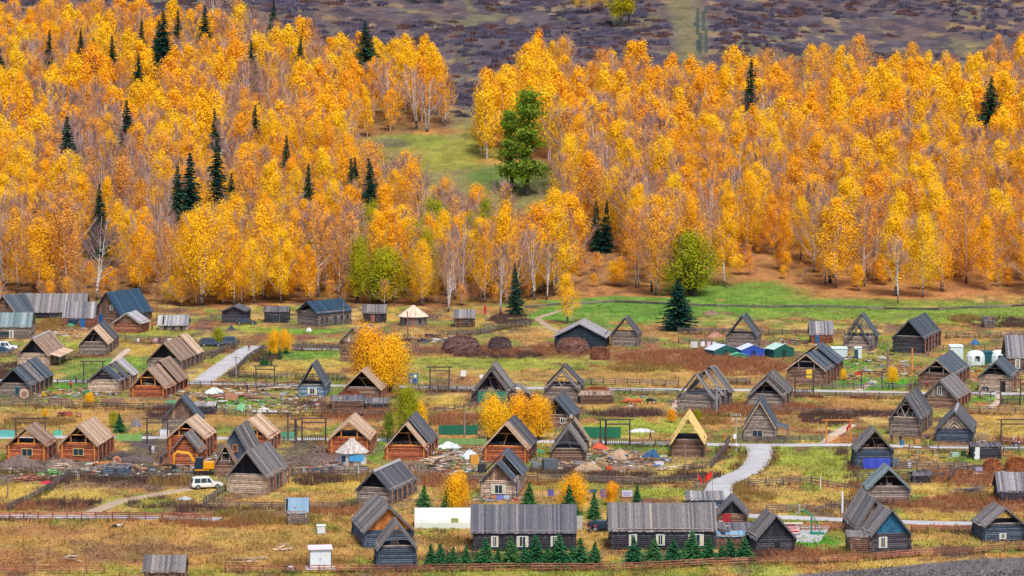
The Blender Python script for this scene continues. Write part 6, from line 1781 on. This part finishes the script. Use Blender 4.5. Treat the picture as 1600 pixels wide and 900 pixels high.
cabin('dark teal awning between the white dome tents', 1541, 569, 20, 18, 2, (24, 84, 96), 'awning')
cabin('pale square cabin left of the white dome tents', 1495, 566, 20, 24, 3, (206, 220, 222))
cabin('white portable toilet cabin with dark side by the lower lawn', 1341, 561, 11, 17, 1.3, (206, 216, 214), 'toilet_cabin', doorc=(-.3, (30, 72, 96)))
cabin('white and turquoise shelter behind the stepped roof house', 1312, 559, 24, 14, 2.5, (198, 214, 220), 'shelter')
def cabinet():
    p = ground(501, 890); root = empty('transformer_cabinet', p, .12, 'white transformer cabinet with double doors on a concrete slab', 'cabinet')
    MB().box((0, 1.0, .05), (3.9, 3.0, .16)).build('base_slab', CONC, root)
    MB().box((0, 1.05, 1.4), (2.8, 1.9, 2.5)).build('body', plain(S(214, 222, 232), .4, 0, .03), root)
    for s in (-1, 1):
        d = MB().box((s * .68, .08, 1.38), (1.3, .05, 2.3)).build('door', plain(S(222, 228, 236), .4, 0, .02), root)
        MB().box((s * .1, .03, 1.4), (.05, .06, .3)).build('handle', STEEL, d)
        MB().box((s * 1.42, .08, 1.4), (.07, .07, 2.5)).build('corner_post', plain(S(70, 84, 100)), root)
    MB().hexa([(-1.6, -.15, 2.66), (1.6, -.15, 2.66), (1.6, 2.25, 2.86), (-1.6, 2.25, 2.86), (-1.6, -.15, 2.74), (1.6, -.15, 2.74), (1.6, 2.25, 2.94), (-1.6, 2.25, 2.94)]).build('roof', plain(S(232, 206, 212), .5), root)
    t = MB(); t.add([(.5, .04, 1.75), (.8, .04, 1.75), (.65, .04, 2.02), (.5, .05, 1.75), (.8, .05, 1.75), (.65, .05, 2.02)], [(0, 1, 2), (5, 4, 3), (0, 3, 4, 1), (1, 4, 5, 2), (2, 5, 3, 0)]); t.build('warning_sign', plain(S(226, 190, 60)), root)
    p = ground(502, 835); root = empty('meter_cabinet', p, .1, 'small white metal box standing in the ochre field', 'cabinet')
    MB().box((0, .5, .6), (1.15, .9, 1.15)).build('body', plain(S(204, 214, 222), .4), root)
    MB().box((0, .5, 1.22), (1.3, 1.05, .1)).build('lid', plain(S(224, 228, 232), .4), root)
    MB().box((0, .02, .6), (.95, .05, .9)).build('door', plain(S(214, 220, 226), .4), root)
cabinet()
def greenhouse():
    a = ground(648, 826); b = ground(735, 826); L = (b - a).length; root = empty('greenhouse', a, 0, 'long white plastic greenhouse tunnel left of the first long house', 'greenhouse')
    r_ = 2.3; n = 14
    film = plain(S(216, 222, 214), .35, 0, .06)
    mb = MB(); V = []; fs = []
    for j, x in enumerate((0, L)):
        for i in range(n + 1):
            t = math.pi * i / n; V.append((x, r_ - r_ * math.cos(t), 2.6 * math.sin(t) ** .8))
    for i in range(n): fs.append((i, i + 1, n + 2 + i, n + 1 + i))
    fs += [tuple(range(n, -1, -1)), tuple(range(n + 1, 2 * n + 2))]
    mb.add(V, fs); mb.build('cover', film, root)
    for k in range(8):
        x = L * k / 7; m = MB(); pts = [(x, r_ - (r_ + .03) * math.cos(math.pi * i / n), 2.63 * math.sin(math.pi * i / n) ** .8) for i in range(n + 1)]
        m.path(pts, [.035] * (n + 1), 5); m.build('hoop', WHITE, root)
    MB().box((L * .72, .12, .75), (1.0, .1, 1.5)).build('door', plain(S(150, 160, 90)), root)
greenhouse()
def hoop():
    p = ground(1268, 836); root = empty('basketball_hoop', p, 0, 'green basketball stand on the concrete yard', 'basketball hoop')
    g = plain(S(30, 130, 104), .4)
    MB().box((.8, 0, .2), (2.0, 1.0, .4)).build('base', g, root)
    MB().path([(0, 0, .3), (0, 0, 2.7), (-1.0, 0, 3.5), (-1.7, 0, 3.6)], [.12, .12, .1, .08], 8).path([(1.2, 0, .4), (.3, 0, 2.7), (-.2, 0, 3.0)], [.06, .06, .06], 6).build('arm', g, root)
    MB().box((-1.75, 0, 3.75), (.06, 1.6, 1.05)).build('backboard', plain(S(216, 222, 222), .3), root)
    m = MB(); c = (-2.05, 0, 3.4)
    for i in range(12):
        a0, a1 = i * math.pi / 6, (i + 1) * math.pi / 6
        m.tube((c[0] + .23 * math.cos(a0), .23 * math.sin(a0), c[2]), (c[0] + .23 * math.cos(a1), .23 * math.sin(a1), c[2]), .02, n=5)
    m.build('rim', plain(S(210, 70, 50)), root)
    MB().lathe([(.22, 0), (.18, -.2), (.13, -.42)], 10).build('net', plain(S(224, 200, 200)), root, c)
hoop()
def board(label, px, py, wpx, h0, h1, cols, name='banner_board', catn='sign', roof=False, rz=0):
    p = ground(px, py); s = sc(p); w_ = wpx / s; z0, zt_ = h0 / s, h1 / s; root = empty(name, p, rz, label, catn)
    for sx in (-1, 1): MB().tube((sx * w_ / 2, .06, -.1), (sx * w_ / 2, .06, zt_ + .05), .06, n=6).build('post', MW['brown'], root)
    MB().box((0, 0, (z0 + zt_) / 2), (w_ - .02, .05, zt_ - z0)).build('panel', plain(S(*cols[0]), .5, 0, .04), root)
    for i, (fx, fz, fw, fh, c) in enumerate(cols[1]):
        MB().box((fx * w_, -.035, z0 + (zt_ - z0) * fz), (fw * w_, .02, fh * (zt_ - z0))).build('lettering' if fh < .2 else 'emblem', plain(S(*c), .5), root)
    if roof: MB().box((0, 0, zt_ + .15), (w_ + .9, .5, .12)).build('cap', plain(S(226, 214, 200)), root)
    return root
board('red and white notice board under a pale cap beside the dark closed barn', 1238, 838, 22, 5, 19, ((226, 204, 208), [(-.1, .9, .6, .14, (206, 40, 60)), (0, .68, .8, .07, (214, 120, 130)), (0, .55, .8, .07, (214, 110, 120)), (-.02, .42, .7, .07, (220, 140, 140)), (.1, .2, .7, .16, (206, 36, 52))]), roof=True)
board('pale lilac banner left of the small spruce behind the second long house', 980, 778, 16, 2, 12, ((206, 204, 230), [(0, .68, .8, .1, (150, 150, 196)), (0, .45, .8, .1, (150, 150, 196)), (0, .25, .7, .1, (160, 158, 200))]))
board('white easel board by the upper lane', 724, 592, 9, 4, 13, ((230, 230, 230), []))
board('white small board right of the white easel', 752, 594, 6, 3, 9, ((226, 228, 230), []))
board('colourful painted wall panel left of the dark gate frame', 646, 600, 14, 1, 17, ((70, 120, 150), [(-.2, .6, .3, .3, (60, 150, 90)), (.2, .7, .3, .3, (220, 224, 214)), (.1, .35, .35, .35, (50, 80, 170)), (-.25, .25, .25, .25, (190, 150, 120))]), 'painted_panel')
board('tan archery target panel before the round hut, left', 650, 530, 7, 1, 11, ((206, 160, 90), [(0, .5, .5, .4, (190, 110, 60))]), 'target_board', 'target')
board('tan archery target panel before the round hut, right', 660, 530, 6, 1, 11, ((206, 164, 96), [(0, .5, .5, .4, (180, 100, 60))]), 'target_board', 'target')
board('yellow square sign on the picket gate by the stepped roof house', 1264, 612, 9, 22, 35, ((236, 196, 40), []), 'yellow_sign', 'sign')
board('white door leaf standing in the paddock grass', 1421, 733, 6, 0, 11, ((228, 230, 240), []), 'white_panel', 'panel')
board('red open parasol board on the lawn', 1342, 590, 9, 4, 9, ((214, 50, 44), []), 'red_panel', 'panel')
def screen(label, x0, x1, py, hpx, col):
    a = ground(x0, py); b = ground(x1, py); h = hpx / sc(a); d = b - a; root = empty('fence_screen', a, 0, label, 'screen')
    n = max(8, int(d.length)); V = []; fs = []
    for i in range(n + 1):
        p = d * (i / n); wv = .06 * math.sin(i * 1.7)
        for y in (0, .03):
            V += [(p.x, p.y + wv + y, .1), (p.x, p.y + wv + y, h)]
    for i in range(n):
        k = i * 4; fs += [(k, k + 4, k + 5, k + 1), (k + 2, k + 3, k + 7, k + 6), (k + 1, k + 5, k + 7, k + 3)]
    MB().add(V, fs).build('sheet', plain(S(*col), .7, 0, .12), root)
    for i in range(0, n + 1, 3):
        p = d * (i / n); MB().tube((p.x, p.y + .12, -.2), (p.x, p.y + .12, h + .1), .05, n=6).build('post', MW['fence'], root)
screen('dark green netting screen left of the yellow bushes', 686, 746, 680, 16, (20, 104, 82))
screen('dark green netting screen right of the grey fronted gable house', 912, 970, 685, 18, (24, 108, 78))
screen('pale green netting below the dark screen by the white sacks', 684, 760, 696, 11, (120, 158, 96))
screen('pale green net fence right of the second yellow windowed house', 181, 222, 690, 12, (132, 172, 96))
screen('turquoise net behind the first yellow windowed house', 84, 97, 682, 10, (90, 180, 150))
screen('turquoise net at the left frame edge', -10, 23, 684, 12, (92, 176, 170))
screen('green net sheet behind the unfinished tan roofed house', 436, 463, 687, 12, (96, 166, 130))
screen('green net in the garden by the little grey hut', 258, 275, 634, 9, (110, 168, 120))

def lump(name, label, catn, px, py, wpx, hpx, col, dm=None, var=.3, rough=.8, seed=0, colb=None):
    """crumpled sheet or heap with an uneven outline"""
    p = ground(px, py); s = sc(p); w_ = wpx / s / 2; h = hpx / s; d = dm or max(.4, min(w_, h * 1.5))
    r = np.random.default_rng(int(px * 7 + py) + seed); n = 22; m = 7; V = []
    ph = r.uniform(0, 6, 6)
    for j in range(m + 1):
        t = j / m
        for i in range(n):
            a = 2 * math.pi * i / n
            k = (1 + .18 * math.sin(3 * a + ph[0]) + .12 * math.sin(5 * a + ph[1])) * (1 - t) ** .6
            V.append((w_ * k * math.cos(a), d * k * math.sin(a) + d, max(-.02, h * (t ** .8) * (1 + .25 * math.sin(2 * a + ph[2])) + r.normal(0, .06) * h * (0 < j < m))))
    fs = []
    for j in range(m):
        for i in range(n): fs.append((j * n + i, j * n + (i + 1) % n, (j + 1) * n + (i + 1) % n, (j + 1) * n + i))
    o = MB().add(V, fs).build(name, plain(S(*col), rough, 0, var, 2.5), None, p)
    return tag(o, label, catn)
T_ = 'tarpaulin'
lump(T_, 'green tarpaulin heap beside the stick fence', T_, 80, 743, 44, 7, (110, 176, 84))
lump(T_, 'crimson red tarpaulin lying at the stick fence', T_, 74, 757, 30, 4, (206, 34, 66))
lump(T_, 'dark blue tarpaulin mound left of the yellow roofed hut', T_, 1020, 716, 28, 10, (40, 84, 124))
lump(T_, 'pale sheet over the boat shaped sledge near the earth heaps', T_, 985, 731, 20, 3, (220, 222, 230))
lump(T_, 'green tarpaulin heap at the striped roofed shed', T_, 109, 512, 18, 5, (60, 150, 110))
lump(T_, 'pale green tarpaulin in the garden left of the barrel', T_, 376, 642, 18, 9, (120, 180, 130))
lump(T_, 'green sheet by the water tank and washing yard', T_, 838, 708, 26, 5, (50, 140, 96))
lump(T_, 'blue tarpaulin lying near the dome tents meadow', T_, 1524, 539, 14, 7, (44, 104, 156))
lump('sack_heap', 'heap of white plastic sacks in the building yard', 'sacks', 700, 702, 44, 9, (206, 214, 220))
lump('sack_heap', 'second heap of pale plastic sacks nearer the yellow crates', 'sacks', 733, 718, 28, 12, (196, 208, 214))
lump('sack_heap', 'orange sack heap right of the grey fronted gable house', 'sacks', 936, 704, 26, 10, (214, 92, 62))
lump('sack_heap', 'white sack heap beside the garden planks', 'sacks', 412, 645, 44, 6, (206, 200, 196))
lump('sack_heap', 'pale sheet heap near the upper lane garden', 'sacks', 334, 616, 30, 8, (200, 206, 204))
lump('rubble_heap', 'beige gravel heap in front of the grey fronted gable house', 'heap', 918, 738, 46, 12, (166, 140, 112))
lump('rubble_heap', 'sandy earth heap right of the orange sacks', 'heap', 968, 718, 40, 12, (176, 148, 122))
lump('rubble_heap', 'dark earth heap beneath the first yellow windowed house', 'heap', 30, 733, 70, 16, (110, 92, 86))
lump('rubble_heap', 'dark earth heap beneath the second yellow windowed house', 'heap', 95, 734, 60, 13, (118, 98, 90))
lump('rubble_heap', 'dark soil heap in the yard behind the earth heaps', 'heap', 215, 722, 60, 8, (92, 80, 78))
lump('rubble_heap', 'brown earth heap below the sandy one', 'heap', 975, 736, 60, 7, (134, 104, 88))
lump('rubble_heap', 'heap of white stones in the yellow green meadow', 'heap', 1003, 676, 40, 5, (196, 196, 200))
lump('rubble_heap', 'grey stone heap beside the dirt track', 'heap', 288, 782, 24, 5, (168, 172, 172))
lump('rubble_heap', 'pale boulder on the forest foot lawn', 'boulder', 483, 518, 9, 5, (206, 204, 208))
lump('rubble_heap', 'brown brush heap on the green meadow', 'heap', 1112, 493, 26, 6, (132, 104, 86))
lump('rubble_heap', 'heap of reddish junk behind the tents', 'heap', 1118, 528, 26, 7, (170, 120, 104))
lump('rubble_heap', 'heap of grey stones in the garden beside the tall slate gable', 'heap', 212, 668, 20, 12, (126, 122, 124))
lump('rubble_heap', 'dark heap with round top near the parked dark car', 'heap', 361, 517, 12, 7, (66, 70, 84))
def crate(label, px, py, wpx, hpx, col, name='crate', rz=.2):
    p = ground(px, py); s = sc(p); w_, h = wpx / s, hpx / s; root = empty(name, p, rz, label, name.replace('_', ' '))
    m = MB(); n = max(3, int(h / .18))
    for i in range(n):
        for yy in (0, w_ * .8): m.box((0, yy, (i + .5) * h / n), (w_, .04, h / n - .025))
        for xx in (-.5, .5): m.box((xx * w_, w_ * .4, (i + .5) * h / n), (.04, w_ * .8 - .05, h / n - .025))
    m.build('slats', plain(S(*col), .7), root)
    MB().box((0, w_ * .4, h + .02), (w_ + .06, w_ * .8 + .06, .05)).build('lid', plain(S(*[c * .85 for c in col]), .7), root)
crate('stack of yellow crates beside the pale plastic sacks', 742, 727, 13, 15, (226, 158, 60))
crate('dark steel stove box in the building yard', 754, 739, 11, 13, (46, 50, 58), 'box')
crate('grey plank crate beside the grey fronted gable house', 861, 736, 22, 17, (96, 104, 112), 'box')
crate('small grey trailer box left of the grey plank crate', 838, 733, 12, 10, (130, 138, 146), 'box')
crate('dark blue barrel box in the earth heap', 979, 717, 6, 6, (40, 84, 110), 'box')
crate('orange red cart by the gravel heap', 952, 736, 9, 7, (220, 90, 56), 'box')
crate('blue waste bin on the lane before the truss gabled house', 1410, 697, 6, 8, (50, 110, 150), 'bin')
crate('wooden kiosk box beside the lane', 1434, 694, 8, 7, (196, 140, 90), 'box')
crate('white cart behind the slate gabled house', 257, 682, 14, 9, (214, 216, 222), 'box')
crate('green bin in the garden below the three piece roof house', 136, 618, 8, 7, (40, 150, 90), 'bin')
crate('green plastic table set on the grass by the low flat shed', 1493, 714, 12, 6, (170, 200, 190), 'box')
crate('dark green bin beside the low flat shed', 1506, 713, 6, 8, (30, 90, 70), 'bin')
crate('pale concrete tank at the end of the first long house', 904, 828, 12, 20, (190, 190, 180), 'box', 0)
crate('grey cabinet before the pale concrete tank', 1400, 728, 10, 11, (110, 124, 136), 'box')
crate('lilac plastic box by the straw heaps', 1530, 738, 12, 6, (176, 170, 214), 'box')
crate('white table in the garden near the boat shaped sledge', 1031, 729, 14, 6, (224, 220, 226), 'box')
crate('brick red woodpile box in the upper garden', 362, 625, 20, 7, (196, 130, 104), 'woodpile')
crate('planks stacked in the ochre meadow', 103, 650, 20, 5, (176, 84, 62), 'woodpile')
def round_thing(label, px, py, dpx, col, name='barrel', wide=.3):
    p = ground(px, py); r_ = dpx / sc(p) / 2
    o = MB().tube((0, 0, r_), (0, wide, r_), r_, n=20).tube((0, -.03, r_), (0, 0, r_), r_ * .6, n=16, mi=1).build(name, [plain(S(*col), .8), plain(S(*[c * .7 for c in col]), .8)], None, p, .2)
    return tag(o, label, name.replace('_', ' '))
round_thing('dark round barrel lying on the garden grass', 412, 611, 7, (44, 60, 84), wide=1.0)
round_thing('round pale bale with reddish stripes beside the patched roof house', 38, 623, 15, (196, 160, 140), 'bale', .8)
round_thing('orange cable drum on the yard shack', 183, 726, 13, (196, 130, 104), 'cable_drum', .6)
round_thing('blue water barrel in the yurt yard', 494, 738, 8, (36, 100, 140))
round_thing('second blue water barrel in the yurt yard', 517, 737, 8, (40, 92, 130))
round_thing('red barrel by the gate near the earth roofed cellar', 916, 712, 6, (160, 60, 60))
def logs(label, px, py, wpx, n, col='palered', ln=3.0, rz=.2):
    p = ground(px, py); w_ = wpx / sc(p); root = empty('log_pile', p, rz, label, 'log pile'); rn = random.Random(int(px))
    m = MB()
    for i in range(n):
        x = rn.uniform(-.5, .5) * w_; a = rn.uniform(-.7, .7); l = ln * rn.uniform(.5, 1); z = .1 + rn.random() * .8 * (1 - abs(x) / w_ * 1.4)
        dx, dy = math.cos(a) * l / 2, math.sin(a) * l / 2
        m.tube((x - dx, rn.uniform(0, 1.2) - dy, z), (x + dx, rn.uniform(0, 1.2) + dy, z + rn.uniform(-.15, .25)), rn.uniform(.06, .12), n=6)
    m.build('logs', MW[col], root)
logs('pile of reddish broken timber above the crimson tarpaulin', 48, 752, 34, 46)
logs('pale timber scraps below the second yellow windowed house', 98, 735, 14, 20, 'pale')
logs('tan planks heaped below the first yellow windowed house', 34, 726, 20, 24, 'pale', 2.4)
logs('planks leaning on the grey shack roof', 166, 729, 26, 14, 'orange', 3)
logs('scattered planks in the building yard', 690, 722, 50, 26, 'pale', 2.2)
logs('timber pieces beside the reddish log wall of the tan fronted house', 663, 722, 10, 10, 'palered', 2)
logs('scattered planks by the upper lane garden', 365, 622, 60, 18, 'palered', 3)
logs('pale planks lying right of the upper lane garden', 432, 611, 40, 6, 'pale', 5)
logs('loose timber near the yellow roofed hut', 1060, 735, 60, 22, 'pale', 2.6)
logs('brushwood heap by the small paddock', 1520, 772, 40, 10, 'fence', 5)
logs('loose boards in the yard of the grey fronted gable house', 905, 715, 30, 12, 'pale', 2)
logs('pale scrap wood by the dirt track', 445, 862, 14, 6, 'pale', 2)
logs('two pale fallen poles in the ochre field', 400, 880, 40, 3, 'pale', 5.5)
logs('scrap wood in the ochre field near the bottom hut', 112, 879, 22, 6, 'pale', 1.8)
logs('broken boards in the low yard left of the orange gabled house', 745, 752, 30, 9, 'fence', 3)
logs('woodpile by the log annex beside the excavator', 262, 728, 14, 14, 'palered', 1.6)
logs('timber in front of the yurt', 520, 728, 20, 14, 'brown', 1.6)
logs('planks stacked beside the reddish two tier house', 305, 622, 30, 16, 'pale', 2)
def clothes(label, x0, x1, py, hpx, cols):
    a = ground(x0, py); b = ground(x1, py); h = hpx / sc(a); d = b - a; root = empty('washing_line', a, 0, label, 'washing line')
    for q in (Vector((0, 0, 0)), d): MB().tube(q, q + Vector((0, 0, h)), .05, n=6).build('post', MW['fence'], root)
    MB().tube((0, 0, h - .05), d + Vector((0, 0, h - .05)), .012, n=4).build('line', DARK, root)
    for t, w_, hh, c in cols:
        p = d * t; m = MB(); n = 6
        V = []; fs = []
        for i in range(n + 1):
            for z in (0, 1):
                V.append((p.x + w_ * (i / n - .5), p.y + .06 * math.sin(i * 1.4) * (1 - z), h - .06 - hh * (1 - z))); V.append((p.x + w_ * (i / n - .5), p.y + .025 + .06 * math.sin(i * 1.4) * (1 - z), h - .06 - hh * (1 - z)))
        for i in range(n):
            k = 4 * i; fs += [(k, k + 4, k + 6, k + 2), (k + 1, k + 3, k + 7, k + 5)]
        m.add(V, fs).build('laundry', plain(S(*c), .8), root)
clothes('washing line with blue and dark sheets behind the first long house', 848, 952, 778, 14, [(.12, .9, 1.0, (96, 90, 170)), (.25, .9, .9, (214, 180, 160)), (.72, 1.9, .5, (60, 90, 120)), (.93, 1.1, 1.3, (104, 90, 170))])
clothes('washing line with white sheets by the fence left of the tents', 1076, 1120, 546, 13, [(.2, 1.4, 1.3, (206, 206, 204)), (.5, .9, 1.0, (224, 226, 230)), (.72, .8, 1.1, (226, 190, 206)), (.9, .8, 1.2, (204, 214, 220))])
clothes('laundry row hung before the double gable cottage', 766, 800, 782, 9, [(.2, .6, .7, (210, 130, 90)), (.45, 1.1, .7, (120, 130, 200)), (.75, .8, .7, (170, 190, 220))])
clothes('garden line with pale cloths before the stepped fence at left', 213, 268, 536, 8, [(.05, .5, .7, (220, 220, 226)), (.55, .8, 1.0, (220, 170, 196)), (.95, 1.0, .9, (214, 214, 218))])
def hanging_tarp(name, label, px, py, wpx, z0, z1_, col, dm=.3):
    p = ground(px, py); s = sc(p); w_ = wpx / s; a, b = z0 / s, z1_ / s
    n = 16; V = []; fs = []
    for i in range(n + 1):
        x = w_ * (i / n - .5); yy = .12 * math.sin(i * 1.1)
        for zz, o in ((a, yy - dm), (b, 0)):
            V += [(x, o, zz), (x, o + .03, zz)]
    for i in range(n):
        k = 4 * i; fs += [(k, k + 4, k + 6, k + 2), (k + 1, k + 3, k + 7, k + 5)]
    o = MB().add(V, fs).build(name, plain(S(*col), .6, 0, .12), None, p + Vector((0, -.5, 0)))
    return tag(o, label, 'tarpaulin')
hanging_tarp(T_, 'blue tarpaulin hung across the lower front of the slate log barn', 1369, 732, 42, 1, 17, (44, 62, 172))
hanging_tarp(T_, 'green tarpaulin covering the front of the steep house by the upper lane', 770, 630, 46, 1, 19, (30, 110, 84))
hanging_tarp(T_, 'white sheet covering the lower front of the tall dark gabled house', 352, 742, 18, 2, 14, (216, 204, 212))
def bench(label, px, py, wpx):
    p = ground(px, py); w_ = wpx / sc(p); root = empty('picnic_table', p, .1, label, 'table')
    MB().box((0, .5, .74), (w_, .8, .06)).build('tabletop', MW['palered'], root)
    for s in (-1, 1):
        MB().box((0, .5 + s * .75, .44), (w_, .28, .05)).build('seat', MW['palered'], root)
        MB().box((s * w_ * .38, .5, .36), (.1, 1.5, .72)).build('leg', MW['palered'], root)
bench('reddish picnic table in the ochre meadow', 96, 651, 14)
bench('grey picnic table right of the reddish one in the ochre meadow', 123, 652, 9)
bench('plank picnic table behind the sack heap on the garden lawn', 390, 624, 16)
